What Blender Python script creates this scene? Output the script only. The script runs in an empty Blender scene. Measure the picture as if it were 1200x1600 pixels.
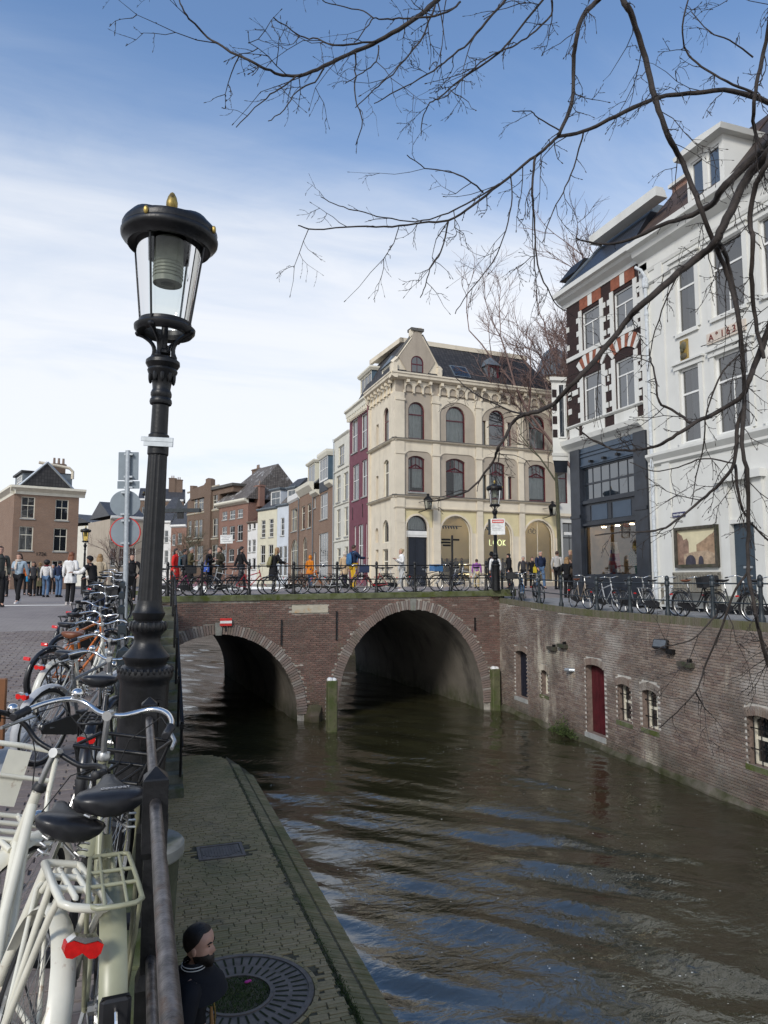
import bpy, bmesh, math, random
import numpy as np
from mathutils import Vector, Matrix
R = math.radians
rng = random.Random(7)
C = bpy.context.scene.collection
# ------------------------------------------------------------------ camera
EYE = Vector((0, 0, 1.65))
FPX, PITCH, YAW = 1110.0, R(5.506), R(18.955)
scene = bpy.context.scene
cd = bpy.data.cameras.new('camera'); cam = bpy.data.objects.new('camera', cd); C.objects.link(cam)
cam.location = EYE; cam.rotation_euler = (R(90) + PITCH, 0, -YAW)
cd.sensor_fit = 'VERTICAL'; cd.sensor_height = 36; cd.lens = FPX / 1600 * 36
cd.clip_start = .05; cd.clip_end = 3000
scene.camera = cam
# ------------------------------------------------------------------ sky, sun, exposure
SUN_EL, SUN_AZ = R(34), R(226)          # azimuth clockwise from +Y
world = bpy.data.worlds.new('World'); scene.world = world; world.use_nodes = True
wn, wl = world.node_tree.nodes, world.node_tree.links
wn.clear()
def WN(t, **k):
 n = wn.new(t)
 for a, b in k.items(): setattr(n, a, b)
 return n
sky = WN('ShaderNodeTexSky', sky_type='NISHITA'); sky.sun_disc = False
sky.sun_elevation = SUN_EL; sky.sun_rotation = SUN_AZ; sky.air_density = 1.0; sky.dust_density = .6; sky.ozone_density = 2.0
tc = WN('ShaderNodeTexCoord'); sep = WN('ShaderNodeSeparateXYZ'); wl.new(tc.outputs['Generated'], sep.inputs[0])
def wmath(op, a, b=None, clamp=False):
 n = WN('ShaderNodeMath', operation=op); n.use_clamp = clamp
 for i, v in enumerate((a, b)):
  if v is None: continue
  if isinstance(v, (int, float)): n.inputs[i].default_value = v
  else: wl.new(v, n.inputs[i])
 return n.outputs[0]
zz = wmath('MAXIMUM', sep.outputs[2], 0.0)
den = wmath('ADD', zz, .16)
cmb = WN('ShaderNodeCombineXYZ')
wl.new(wmath('DIVIDE', sep.outputs[0], den), cmb.inputs[0]); wl.new(wmath('DIVIDE', sep.outputs[1], den), cmb.inputs[1])
mp = WN('ShaderNodeMapping'); wl.new(cmb.outputs[0], mp.inputs[0])
mp.inputs['Rotation'].default_value = (0, 0, R(-28)); mp.inputs['Scale'].default_value = (.55, 1.25, 1); mp.inputs['Location'].default_value = (3.4, 1.35, 0)
n1 = WN('ShaderNodeTexNoise'); n1.inputs['Scale'].default_value = .75; n1.inputs['Detail'].default_value = 9; n1.inputs['Roughness'].default_value = .55; n1.inputs['Distortion'].default_value = .5
wl.new(mp.outputs[0], n1.inputs['Vector'])
n2 = WN('ShaderNodeTexNoise'); n2.inputs['Scale'].default_value = 2.6; n2.inputs['Detail'].default_value = 8; n2.inputs['Roughness'].default_value = .6; n2.inputs['Distortion'].default_value = 1.2
wl.new(mp.outputs[0], n2.inputs['Vector'])
# cloud cover grows towards the horizon, as a layer seen at a grazing angle does
thick = wmath('SUBTRACT', 1.5, wmath('MULTIPLY', sep.outputs[2], 2.0), True)
cov = wmath('ADD', wmath('MULTIPLY', n1.outputs[0], .95), wmath('MULTIPLY', n2.outputs[0], .28))
cov = wmath('ADD', cov, wmath('MULTIPLY', thick, .80))
ramp = WN('ShaderNodeMapRange', interpolation_type='SMOOTHSTEP'); wl.new(cov, ramp.inputs[0])
ramp.inputs[1].default_value = .72; ramp.inputs[2].default_value = 1.40; ramp.inputs[3].default_value = .03; ramp.inputs[4].default_value = .93
cl = WN('ShaderNodeMix', data_type='RGBA'); cl.inputs[6].default_value = (2.7, 3.2, 3.9, 1); cl.inputs[7].default_value = (4.55, 4.65, 4.85, 1)
wl.new(n2.outputs[0], cl.inputs[0])
clr = WN('ShaderNodeMapRange'); wl.new(cov, clr.inputs[0]); clr.inputs[1].default_value = .8; clr.inputs[2].default_value = 1.35
wl.new(clr.outputs[0], cl.inputs[0])
skm = WN('ShaderNodeMix', data_type='RGBA', blend_type='MULTIPLY'); skm.inputs[0].default_value = 1; skm.inputs[7].default_value = (.82, .92, 1.0, 1)
wl.new(sky.outputs[0], skm.inputs[6])
mx = WN('ShaderNodeMix', data_type='RGBA'); wl.new(ramp.outputs[0], mx.inputs[0]); wl.new(skm.outputs[2], mx.inputs[6]); wl.new(cl.outputs[2], mx.inputs[7])
bg = WN('ShaderNodeBackground'); bg.inputs[1].default_value = .1; wl.new(mx.outputs[2], bg.inputs[0])
wo = WN('ShaderNodeOutputWorld'); wl.new(bg.outputs[0], wo.inputs[0])
sd = bpy.data.lights.new('sun', 'SUN'); sun = bpy.data.objects.new('sun', sd); C.objects.link(sun)
sd.energy = 1.25; sd.angle = R(14); sd.color = (1, .95, .87)
sdir = Vector((math.sin(SUN_AZ) * math.cos(SUN_EL), math.cos(SUN_AZ) * math.cos(SUN_EL), math.sin(SUN_EL)))
sun.rotation_euler = sdir.to_track_quat('Z', 'Y').to_euler()
vs = scene.view_settings; vs.view_transform = 'Standard'; vs.look = 'None'; vs.exposure = 1.08; vs.gamma = 1; vs.use_curve_mapping = False
scene.render.engine = 'CYCLES'
# ------------------------------------------------------------------ helpers
_f = Vector((math.sin(YAW) * math.cos(PITCH), math.cos(YAW) * math.cos(PITCH), math.sin(PITCH)))
_r = Vector((math.cos(YAW), -math.sin(YAW), 0)); _u = _r.cross(_f)
def ray(x, y): return _f + _r * ((x - 600) / FPX) + _u * ((800 - y) / FPX)
def at_z(x, y, z): d = ray(x, y); return EYE + d * ((z - EYE.z) / d.z)
def at_d(x, y, D): return EYE + ray(x, y) * D
def at_y(x, y, Y): d = ray(x, y); return EYE + d * (Y / d.y)
def at_x(x, y, X): d = ray(x, y); return EYE + d * (X / d.x)
def pix(P):
 v = Vector(P) - EYE; d = v.dot(_f)
 return (600 + FPX * v.dot(_r) / d, 800 - FPX * v.dot(_u) / d, d)
class Frame:
 def __init__(s, O, ang): s.O = Vector((O[0], O[1], 0)); s.ang = ang; s.d = Vector((math.cos(ang), math.sin(ang), 0)); s.n = Vector((-math.sin(ang), math.cos(ang), 0))
 def w(s, u, y, z): return s.O + s.d * u + s.n * y + Vector((0, 0, z))
 def uz(s, x, y):
  r = ray(x, y); t = (s.O - EYE).dot(s.n) / r.dot(s.n); P = EYE + r * t
  return (P - s.O).dot(s.d), P.z
 def box(s, x0, x1, y0, y1):
  xm, ym = (x0 + x1) / 2, (y0 + y1) / 2
  return s.uz(x0, ym)[0], s.uz(x1, ym)[0], s.uz(xm, y1)[1], s.uz(xm, y0)[1]
ORIG = {}
def tag(o, label=None, cat=None, group=None, kind=None):
 if label: o['label'] = label
 if cat: o['category'] = cat
 if group: o['group'] = group
 if kind: o['kind'] = kind
 return o
def thing(name, label, cat, loc=(0, 0, 0), group=None, rz=0):
 o = bpy.data.objects.new(name, None); C.objects.link(o); o.location = loc; o.rotation_euler = (0, 0, rz)
 o.empty_display_size = .2
 ORIG[o.name] = Vector(loc)
 return tag(o, label, cat, group)
class MB:
 def __init__(s, F=None, T=None): s.v = []; s.f = []; s.m = []; s.F = F; s.T = T
 def P(s, p):
  if s.T is not None: p = s.T @ Vector(p)
  if s.F is not None: return s.F.w(p[0], p[1], p[2])
  return Vector(p)
 def add(s, vs, fs, m=0):
  b = len(s.v); s.v += [tuple(s.P(p)) for p in vs]; s.f += [tuple(b + i for i in q) for q in fs]; s.m += [m] * len(fs); return s
 def box(s, x0, y0, z0, x1, y1, z1, m=0):
  v = [(x, y, z) for z in (z0, z1) for y in (y0, y1) for x in (x0, x1)]
  return s.add(v, [(0, 2, 3, 1), (4, 5, 7, 6), (0, 1, 5, 4), (2, 6, 7, 3), (0, 4, 6, 2), (1, 3, 7, 5)], m)
 def cbox(s, x0, y0, z0, x1, y1, z1, c=.01, m=0):
  def ring(i, z): return [(x0 + i, y0 + i + c, z), (x0 + i + c, y0 + i, z), (x1 - i - c, y0 + i, z), (x1 - i, y0 + i + c, z), (x1 - i, y1 - i - c, z), (x1 - i - c, y1 - i, z), (x0 + i + c, y1 - i, z), (x0 + i, y1 - i - c, z)]
  return s.rings([ring(0, z0), ring(0, z1 - c), ring(c * .7, z1)], True, True, m)
 def rings(s, rs, cap0=False, cap1=False, m=0, close=True):
  n = len(rs[0]); v = [p for r in rs for p in r]; f = []
  for i in range(len(rs) - 1):
   for j in range(n if close else n - 1):
    k = (j + 1) % n; f.append((i * n + j, i * n + k, (i + 1) * n + k, (i + 1) * n + j))
  if cap0: f.append(tuple(range(n - 1, -1, -1)))
  if cap1: f.append(tuple((len(rs) - 1) * n + j for j in range(n)))
  return s.add(v, f, m)
 def lathe(s, prof, c=(0, 0, 0), n=20, m=0, cap=True, flute=None):
  rs = []
  for r, z in prof:
   rs.append([(c[0] + r * math.cos(2 * math.pi * j / n), c[1] + r * math.sin(2 * math.pi * j / n), c[2] + z) for j in range(n)])
  return s.rings(rs, cap, cap, m)
 def tube(s, pts, r, n=8, m=0, cap=True, flat=1.0):
  pts = [Vector(p) for p in pts]
  k = len(pts)
  if k < 2: return s
  rr = [r] * k if isinstance(r, (int, float)) else list(r)
  t = []
  for i in range(k):
   a = pts[min(i + 1, k - 1)] - pts[max(i - 1, 0)]
   t.append(a.normalized() if a.length > 1e-9 else Vector((0, 0, 1)))
  nn = t[0].orthogonal().normalized() if abs(t[0].z) > .95 else t[0].cross(Vector((0, 0, 1))).normalized()
  rs = []
  for i in range(k):
   nn = (nn - t[i] * nn.dot(t[i]))
   nn = nn.normalized() if nn.length > 1e-6 else t[i].orthogonal().normalized()
   b = t[i].cross(nn)
   rs.append([tuple(pts[i] + nn * (rr[i] * math.cos(2 * math.pi * j / n)) + b * (rr[i] * flat * math.sin(2 * math.pi * j / n))) for j in range(n)])
  return s.rings(rs, cap, cap, m)
 def ball(s, c, r, n=10, k=7, m=0):
  r = (r, r, r) if isinstance(r, (int, float)) else r
  rs = []
  for i in range(k + 1):
   a = math.pi * (i / k - .5)
   q = max(math.cos(a), .02)
   rs.append([(c[0] + r[0] * q * math.cos(2 * math.pi * j / n), c[1] + r[1] * q * math.sin(2 * math.pi * j / n), c[2] + r[2] * math.sin(a)) for j in range(n)])
  return s.rings(rs, True, True, m)
 def torus(s, c, Rr, r, n=24, k=8, ax='y', m=0, a0=0, a1=2 * math.pi):
  full = abs(a1 - a0 - 2 * math.pi) < 1e-6
  cnt = n if full else n + 1
  rs = []
  for i in range(cnt):
   a = a0 + (a1 - a0) * i / n
   ring = []
   for j in range(k):
    b = 2 * math.pi * j / k; q = Rr + r * math.cos(b); h = r * math.sin(b)
    if ax == 'y': ring.append((c[0] + q * math.cos(a), c[1] + h, c[2] + q * math.sin(a)))
    else: ring.append((c[0] + q * math.cos(a), c[1] + q * math.sin(a), c[2] + h))
   rs.append(ring)
  if full: rs.append(rs[0])
  return s.rings(rs, not full, not full, m)
 def prism(s, poly, y0, y1, m=0):
  return s.rings([[(p[0], y0, p[1]) for p in poly], [(p[0], y1, p[1]) for p in poly]], True, True, m)
 def build(s, name, mats, parent=None, smooth=False, ang=40, recalc=True):
  me = bpy.data.meshes.new(name)
  o0 = Vector((0, 0, 0))
  p = parent
  while p is not None:
   if p.name in ORIG: o0 = ORIG[p.name]
   p = p.parent
  me.from_pydata([(a - o0.x, b - o0.y, c - o0.z) for a, b, c in s.v], [], s.f)
  for mt in (mats if isinstance(mats, (list, tuple)) else [mats]): me.materials.append(mt)
  if max(s.m, default=0) > 0: me.polygons.foreach_set('material_index', s.m)
  if recalc:
   bm = bmesh.new(); bm.from_mesh(me); bmesh.ops.recalc_face_normals(bm, faces=bm.faces); bm.to_mesh(me); bm.free()
  if smooth:
   me.polygons.foreach_set('use_smooth', [True] * len(me.polygons)); me.set_sharp_from_angle(angle=R(ang))
  me.update()
  o = bpy.data.objects.new(name, me); C.objects.link(o)
  if parent is not None: o.parent = parent
  return o
def each(mb, name, mats, parent=None, smooth=False):
 par = list(range(len(mb.v)))
 def find(a):
  while par[a] != a: par[a] = par[par[a]]; a = par[a]
  return a
 for f in mb.f:
  for q in f[1:]:
   a, b = find(f[0]), find(q)
   if a != b: par[b] = a
 groups = {}
 for k, f in enumerate(mb.f): groups.setdefault(find(f[0]), []).append(k)
 out = []
 for ks in groups.values():
  m = MB(); idx = {}
  for k in ks:
   for q in mb.f[k]:
    if q not in idx: idx[q] = len(m.v); m.v.append(mb.v[q])
   m.f.append(tuple(idx[q] for q in mb.f[k])); m.m.append(mb.m[k])
  out.append(m.build(name, mats, parent, smooth))
 return out
def copy_tree(o, parent=None):
 c = o.copy(); C.objects.link(c)
 if parent is not None: c.parent = parent
 for ch in list(o.children): copy_tree(ch, c)
 return c
def kid(o, name):
 for c in o.children_recursive:
  if c.name.split('.')[0] == name: return c
def paint(o, mt):
 for s in o.material_slots: s.link = 'OBJECT'; s.material = mt
# ------------------------------------------------------------------ materials
def node_mat(name):
 m = bpy.data.materials.new(name); m.use_nodes = True
 nt = m.node_tree; b = nt.nodes['Principled BSDF']
 return m, nt, b
def N(nt, t, **k):
 n = nt.nodes.new(t)
 for a, b in k.items(): setattr(n, a, b)
 return n
def pos_coord(nt, obj=False):
 if obj: return N(nt, 'ShaderNodeTexCoord').outputs['Object']
 return N(nt, 'ShaderNodeNewGeometry').outputs['Position']
def noise(nt, vec, scale, detail=5, rough=.6, dist=0, stretch=None):
 if stretch:
  mp = N(nt, 'ShaderNodeMapping'); nt.links.new(vec, mp.inputs[0]); mp.inputs['Scale'].default_value = stretch; vec = mp.outputs[0]
 n = N(nt, 'ShaderNodeTexNoise'); nt.links.new(vec, n.inputs['Vector'])
 n.inputs['Scale'].default_value = scale; n.inputs['Detail'].default_value = detail; n.inputs['Roughness'].default_value = rough; n.inputs['Distortion'].default_value = dist
 return n.outputs[0]
def mrange(nt, v, a, b, c=0, d=1):
 n = N(nt, 'ShaderNodeMapRange'); nt.links.new(v, n.inputs[0])
 for i, q in enumerate((a, b, c, d)): n.inputs[i + 1].default_value = q
 return n.outputs[0]
def mixc(nt, fac, a, b, mode='MIX'):
 n = N(nt, 'ShaderNodeMix', data_type='RGBA', blend_type=mode)
 for i, q in ((0, fac), (6, a), (7, b)):
  if isinstance(q, (int, float)): n.inputs[i].default_value = q
  elif isinstance(q, tuple): n.inputs[i].default_value = (*q[:3], 1)
  else: nt.links.new(q, n.inputs[i])
 return n.outputs[2]
def ramp_node(nt, v, stops):
 n = N(nt, 'ShaderNodeValToRGB'); nt.links.new(v, n.inputs[0]); e = n.color_ramp.elements
 while len(e) < len(stops): e.new(.5)
 for el, (p, c) in zip(e, stops): el.position = p; el.color = (*c, 1)
 return n.outputs[0]
def bump(nt, b, h, strength=.3, dist=.01):
 n = N(nt, 'ShaderNodeBump'); nt.links.new(h, n.inputs['Height']); n.inputs['Strength'].default_value = strength; n.inputs['Distance'].default_value = dist
 nt.links.new(n.outputs[0], b.inputs['Normal'])
def plain(name, col, rough=.6, metal=0, var=.18, scale=9, bmp=.0, spec=.4, dirt=None, obj=False, coat=0, streak=None):
 m, nt, b = node_mat(name)
 v = pos_coord(nt, obj); n = noise(nt, v, scale)
 c2 = tuple(max(0, x * (1 - var * 1.4)) for x in col); c1 = tuple(min(1, x * (1 + var * .5)) for x in col)
 c = mixc(nt, mrange(nt, n, .3, .7), c2, c1)
 if dirt:
  n2 = noise(nt, v, dirt[1], 6, .65); c = mixc(nt, mrange(nt, n2, dirt[2], dirt[2] + .12), c, dirt[0])
 if streak: c = mixc(nt, mrange(nt, noise(nt, v, streak[1], 6, .6, .3, (1, 1, .16)), .52, .78, 0, streak[2]), c, streak[0])
 nt.links.new(c, b.inputs['Base Color'])
 b.inputs['Roughness'].default_value = rough; b.inputs['Metallic'].default_value = metal; b.inputs['Specular IOR Level'].default_value = spec
 if coat: b.inputs['Coat Weight'].default_value = coat; b.inputs['Coat Roughness'].default_value = .15
 if bmp: bump(nt, b, noise(nt, v, scale * 4), bmp, .01)
 return m
def pieces(name, stops, rough=.8, stain=None, moss=None, bmp=.4, spec=.25):
 m, nt, b = node_mat(name)
 g = N(nt, 'ShaderNodeNewGeometry'); oi = N(nt, 'ShaderNodeObjectInfo')
 a = N(nt, 'ShaderNodeMath', operation='ADD'); nt.links.new(g.outputs['Random Per Island'], a.inputs[0]); nt.links.new(oi.outputs['Random'], a.inputs[1])
 fr = N(nt, 'ShaderNodeMath', operation='FRACT'); nt.links.new(a.outputs[0], fr.inputs[0])
 v = g.outputs['Position']
 big = noise(nt, v, .55, 4)
 mm = N(nt, 'ShaderNodeMath', operation='MULTIPLY_ADD'); nt.links.new(fr.outputs[0], mm.inputs[0]); mm.inputs[1].default_value = .7
 nt.links.new(mrange(nt, big, .3, .7, 0, .3), mm.inputs[2])
 c = ramp_node(nt, mm.outputs[0], stops)
 fine = noise(nt, v, 38, 4)
 c = mixc(nt, mrange(nt, fine, .25, .75, .35, .0), c, (0.02, .018, .016))
 for q in (stain or []):     # (colour, scale, lo, hi, strength)
  n = noise(nt, v, q[1], 7, .66, 0, q[5] if len(q) > 5 else None); c = mixc(nt, mrange(nt, n, q[2], q[3], 0, q[4]), c, q[0])
 if moss:                    # (colour, z0, z1): growth above the waterline or on ledges
  sp = N(nt, 'ShaderNodeSeparateXYZ'); nt.links.new(v, sp.inputs[0])
  h = mrange(nt, sp.outputs[2], moss[1], moss[2], 1, 0)
  mu = N(nt, 'ShaderNodeMath', operation='MULTIPLY'); nt.links.new(h, mu.inputs[0]); nt.links.new(mrange(nt, noise(nt, v, 2.2, 6), .3, .62), mu.inputs[1])
  c = mixc(nt, mu.outputs[0], c, moss[0])
 nt.links.new(c, b.inputs['Base Color']); b.inputs['Roughness'].default_value = rough; b.inputs['Specular IOR Level'].default_value = spec
 if bmp: bump(nt, b, fine, bmp, .004)
 return m
def brick_tex(name, c1, c2, mortar, sx=.22, sz=.065, rough=.85, var=.5, ax='obj'):
 m, nt, b = node_mat(name)
 g = N(nt, 'ShaderNodeTexCoord').outputs['UV']
 t = N(nt, 'ShaderNodeTexBrick'); nt.links.new(g, t.inputs['Vector'])
 t.inputs['Color1'].default_value = (*c1, 1); t.inputs['Color2'].default_value = (*c2, 1); t.inputs['Mortar'].default_value = (*mortar, 1)
 t.inputs['Scale'].default_value = 1; t.inputs['Brick Width'].default_value = sx; t.inputs['Row Height'].default_value = sz; t.inputs['Mortar Size'].default_value = .008
 p = pos_coord(nt); n = noise(nt, p, .8, 5)
 c = mixc(nt, mrange(nt, n, .3, .75, 0, .35), t.outputs[0], tuple(x * .55 for x in c1))
 nt.links.new(c, b.inputs['Base Color']); b.inputs['Roughness'].default_value = rough; b.inputs['Specular IOR Level'].default_value = .2
 return m
def glass_mat(name, tint=(.9, .95, .95), ior=1.9, base=None):
 m, nt, b = node_mat(name)
 if base is not None:
  b.inputs['Base Color'].default_value = (*base, 1); b.inputs['Roughness'].default_value = .03; b.inputs['IOR'].default_value = ior
  bump(nt, b, noise(nt, pos_coord(nt), .9, 2), .06, .05)
  return m
 nt.nodes.remove(b); out = nt.nodes['Material Output']
 tr = N(nt, 'ShaderNodeBsdfTransparent'); tr.inputs[0].default_value = (*tint, 1)
 gl = N(nt, 'ShaderNodeBsdfGlossy'); gl.inputs['Roughness'].default_value = .02
 fr = N(nt, 'ShaderNodeFresnel'); fr.inputs[0].default_value = ior
 bp = N(nt, 'ShaderNodeBump'); nt.links.new(noise(nt, pos_coord(nt), 1.1, 2), bp.inputs['Height']); bp.inputs['Strength'].default_value = .06; bp.inputs['Distance'].default_value = .05
 nt.links.new(bp.outputs[0], gl.inputs['Normal'])
 mxs = N(nt, 'ShaderNodeMixShader'); nt.links.new(fr.outputs[0], mxs.inputs[0]); nt.links.new(tr.outputs[0], mxs.inputs[1]); nt.links.new(gl.outputs[0], mxs.inputs[2]); nt.links.new(mxs.outputs[0], out.inputs[0])
 return m
def emit(name, col, s):
 m, nt, b = node_mat(name); b.inputs['Base Color'].default_value = (*col, 1); b.inputs['Emission Color'].default_value = (*col, 1); b.inputs['Emission Strength'].default_value = s
 return m
M = {}
M['iron'] = plain('black painted iron', (.010, .010, .011), .40, 0, .5, 14, .15, .38, ((.06, .045, .03), 5, .66))
M['iron_worn'] = plain('worn handrail steel', (.16, .145, .14), .38, .75, .5, 30, .2, .5, ((.10, .06, .04), 12, .56))
M['iron_green'] = plain('dark green-grey railing paint', (.022, .03, .036), .45, 0, .4, 8, .1)
M['galv'] = plain('galvanised steel', (.42, .45, .47), .42, .55, .15, 20)
M['chrome'] = plain('brushed chrome', (.75, .74, .72), .16, 1, .15, 25)
M['rubber'] = plain('tyre rubber', (.018, .018, .019), .8, 0, .2, 30)
M['black_plastic'] = plain('black plastic', (.014, .014, .016), .5, 0, .2, 20)
M['saddle'] = plain('black saddle vinyl', (.016, .016, .018), .34, 0, .25, 30, .06)
M['white_paint'] = plain('chipped white bicycle enamel', (.66, .635, .53), .34, 0, .10, 6, 0, .5, ((.24, .11, .045), 13, .62), True, .3)
M['sage_paint'] = plain('sage bicycle enamel', (.30, .30, .20), .36, 0, .15, 6, 0, .5, ((.2, .1, .05), 10, .70), True)
M['red_lens'] = plain('red reflector', (.62, .01, .008), .18, 0, .2, 60, 0, .6)
M['gilt'] = plain('gilded finial', (.42, .30, .08), .45, .5, .5, 12, .2, .5, ((.05, .04, .02), 14, .55))
M['stone'] = plain('weathered grey stone', (.23, .23, .205), .8, 0, .25, 4, .3, .2, ((.14, .15, .08), 3, .56))
M['stone_moss'] = plain('mossy coping stone', (.13, .14, .075), .9, 0, .35, 3, .4, .15, ((.075, .09, .022), 2.2, .50))
M['concrete'] = plain('concrete', (.34, .33, .31), .85, 0, .2, 4, .3)
M['mortar'] = plain('old lime mortar', (.40, .37, .32), .95, 0, .35, 6, .3, .1, ((.13, .12, .085), 1.2, .55))
M['mortar_dark'] = plain('dark joint sand', (.13, .112, .075), .95, 0, .4, 6, .3, .1, ((.06, .07, .02), 1.5, .55))
# ------------------------------------------------------------------ walls with openings, windows
def outline(o, t=0, seg=10):
 u0, u1, z0, z1 = o[0] + t, o[1] - t, o[2] + t, o[3] - t
 rise = o[4] if len(o) > 4 else 0
 if rise <= 0: return [(u0, z0), (u1, z0), (u1, z1), (u0, z1)]
 h = (o[1] - o[0]) / 2; cu = (u0 + u1) / 2
 rise = min(rise, z1 - z0 - .01)
 if rise >= h * .98:   # round arch
  rr = (u1 - u0) / 2; zs = z1 - rr
  return [(u0, z0), (u1, z0)] + [(cu + rr * math.cos(math.pi * k / seg), zs + rr * math.sin(math.pi * k / seg)) for k in range(seg + 1)]
 w = (u1 - u0) / 2; rad = (w * w + rise * rise) / (2 * rise); zc = z1 - rad; a0 = math.asin(min(1, w / rad))
 return [(u0, z0), (u1, z0)] + [(cu + rad * math.sin(a0 - 2 * a0 * k / seg), zc + rad * math.cos(a0 - 2 * a0 * k / seg)) for k in range(seg + 1)]
def facade(mb, u0, u1, z0, z1, ops, depth=.18, y=0, m=0, mr=None):
 if mr is None: mr = m
 us = sorted({u0, u1, *[q for o in ops for q in o[:2]]}); zs = sorted({z0, z1, *[q for o in ops for q in o[2:4]]})
 us = [q for q in us if u0 - 1e-6 <= q <= u1 + 1e-6]; zs = [q for q in zs if z0 - 1e-6 <= q <= z1 + 1e-6]
 for a, b in zip(us[:-1], us[1:]):
  for c, d in zip(zs[:-1], zs[1:]):
   mu, mz = (a + b) / 2, (c + d) / 2
   if any(o[0] < mu < o[1] and o[2] < mz < o[3] for o in ops): continue
   mb.add([(a, y, c), (b, y, c), (b, y, d), (a, y, d)], [(0, 1, 2, 3)], m)
 for o in ops:
  P = outline(o)
  if len(P) > 4:
   arc = P[2:]
   half = len(arc) // 2
   right = arc[:half + 1]; left = arc[half:]
   mb.add([(o[1], y, o[3])] + [(p[0], y, p[1]) for p in right], [tuple([0] + list(range(len(right), 0, -1)))], m)
   mb.add([(o[0], y, o[3])] + [(p[0], y, p[1]) for p in left], [tuple([0] + list(range(len(left), 0, -1)))], m)
  mb.rings([[(p[0], y, p[1]) for p in P], [(p[0], y + depth, p[1]) for p in P]], m=mr)
def ring_frame(mb, o, t, y0, y1, m=0):
 A = outline(o); B = outline(o, t)
 rs = [[(p[0], y1, p[1]) for p in A], [(p[0], y0, p[1]) for p in A], [(p[0], y0, p[1]) for p in B], [(p[0], y1, p[1]) for p in B]]
 mb.rings(rs, m=m)
def window(F, root, o, mat, y=.12, t=.07, nu=1, rows=(), glass=None, sill=None, curtain=None, bar=.035, split=None, name='window'):
 mb = MB(F); ring_frame(mb, o, t, y, y + .07)
 u0, u1, z0, z1 = o[:4]; H = z1 - z0; rise = o[4] if len(o) > 4 else 0
 def top(u):
  if rise <= 0: return z1 - t
  h = (u1 - u0) / 2; x = abs(u - (u0 + u1) / 2)
  if rise >= h * .98: return z1 - h + math.sqrt(max(0, h * h - x * x)) - t * .6
  return z1 - rise * (x / h) ** 2 - t
 for rz in rows: mb.box(u0 + t * .7, y + .01, z0 + H * rz - bar, u1 - t * .7, y + .055, z0 + H * rz + bar)
 for k in range(1, nu):
  u = u0 + t + (u1 - u0 - 2 * t) * k / nu
  zb = z0 + t * .8; zt = top(u)
  if split == 'top': zb = z0 + H * rows[-1]
  elif split == 'bottom': zt = z0 + H * rows[0]
  mb.box(u - bar * .5, y + .018, zb, u + bar * .5, y + .05, zt)
 w = mb.build(name, mat, root)
 P = outline(o, t * .8)
 g = MB(F); g.add([(p[0], y + .035, p[1]) for p in P], [tuple(range(len(P)))]); g.build('pane', glass or M['glass_dark'], w, recalc=False)
 if sill:
  s = MB(F); s.box(u0 - .07, -.07, z0 - .11, u1 + .07, y + .02, z0 - .003); s.build('sill', sill, w)
 if curtain:
  mc, parts = curtain
  c = MB(F)
  for a, b, zb in parts:     # fractions of the width, lower edge fraction
   n = max(6, int((b - a) * (u1 - u0) / .06)); rs = []
   ua, ub = u0 + t + (u1 - u0 - 2 * t) * a, u0 + t + (u1 - u0 - 2 * t) * b
   for zz in (z0 + t + H * zb, z1 - t * (1 if rise <= 0 else 1.2) - (0 if rise <= 0 else 0)):
    rs.append([(ua + (ub - ua) * i / n, y + .16 + .03 * math.sin(i * 2.4), min(zz, top(ua + (ub - ua) * i / n) - .01)) for i in range(n + 1)])
   c.rings(rs, close=False)
  c.build('curtain', mc, w, True)
 return w
def shell(F, root, u0, u1, z0, z1, deep, mat, name='wall'):
 mb = MB(F)
 mb.add([(u0, 0, z0), (u0, deep, z0), (u0, deep, z1), (u0, 0, z1)], [(0, 1, 2, 3)]); mb.add([(u1, 0, z0), (u1, deep, z0), (u1, deep, z1), (u1, 0, z1)], [(3, 2, 1, 0)])
 mb.add([(u0, deep, z0), (u1, deep, z0), (u1, deep, z1), (u0, deep, z1)], [(3, 2, 1, 0)])
 return mb.build(name, mat, root)
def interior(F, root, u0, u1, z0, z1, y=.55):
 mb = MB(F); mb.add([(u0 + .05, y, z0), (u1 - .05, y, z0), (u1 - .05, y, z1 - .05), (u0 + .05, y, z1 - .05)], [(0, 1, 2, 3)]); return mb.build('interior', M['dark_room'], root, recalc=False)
def uvwall(o, F=None):
 me = o.data; uv = me.uv_layers.new(name='UVMap'); root = Vector((0, 0, 0)); p = o
 for poly in me.polygons:
  n = poly.normal
  for li in poly.loop_indices:
   co = me.vertices[me.loops[li].vertex_index].co
   if abs(n.z) > .7: uv.data[li].uv = (co.x, co.y)
   else:
    tx = Vector((-n.y, n.x)); tx = tx.normalized() if tx.length > 1e-6 else Vector((1, 0)); uv.data[li].uv = (co.x * tx.x + co.y * tx.y, co.z)
 return o
def cornice(F, root, u0, u1, z0, prof, mat, name='cornice', e0=True, e1=True):
 mb = MB(F); ring = [(-o, z) for o, z in prof]
 pts = [(.02, prof[0][1])] + [(-o, z) for o, z in prof] + [(.02, prof[-1][1])]
 mb.rings([[(u0, p[0], z0 + p[1]) for p in pts], [(u1, p[0], z0 + p[1]) for p in pts]], True, True)
 return mb.build(name, mat, root)
M['glass_dark'] = glass_mat('window glass', ior=2.2, base=(.012, .015, .018))
M['glass_clear'] = glass_mat('clear window glass', (.86, .9, .9), 1.75)
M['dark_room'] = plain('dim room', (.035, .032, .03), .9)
M['white_wood'] = plain('white window paint', (.74, .735, .70), .45, 0, .08, 3)
M['cream_wood'] = plain('cream window paint', (.72, .68, .56), .5, 0, .08, 3)
M['maroon_wood'] = plain('dark red window paint', (.10, .014, .022), .4, 0, .2, 3)
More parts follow.
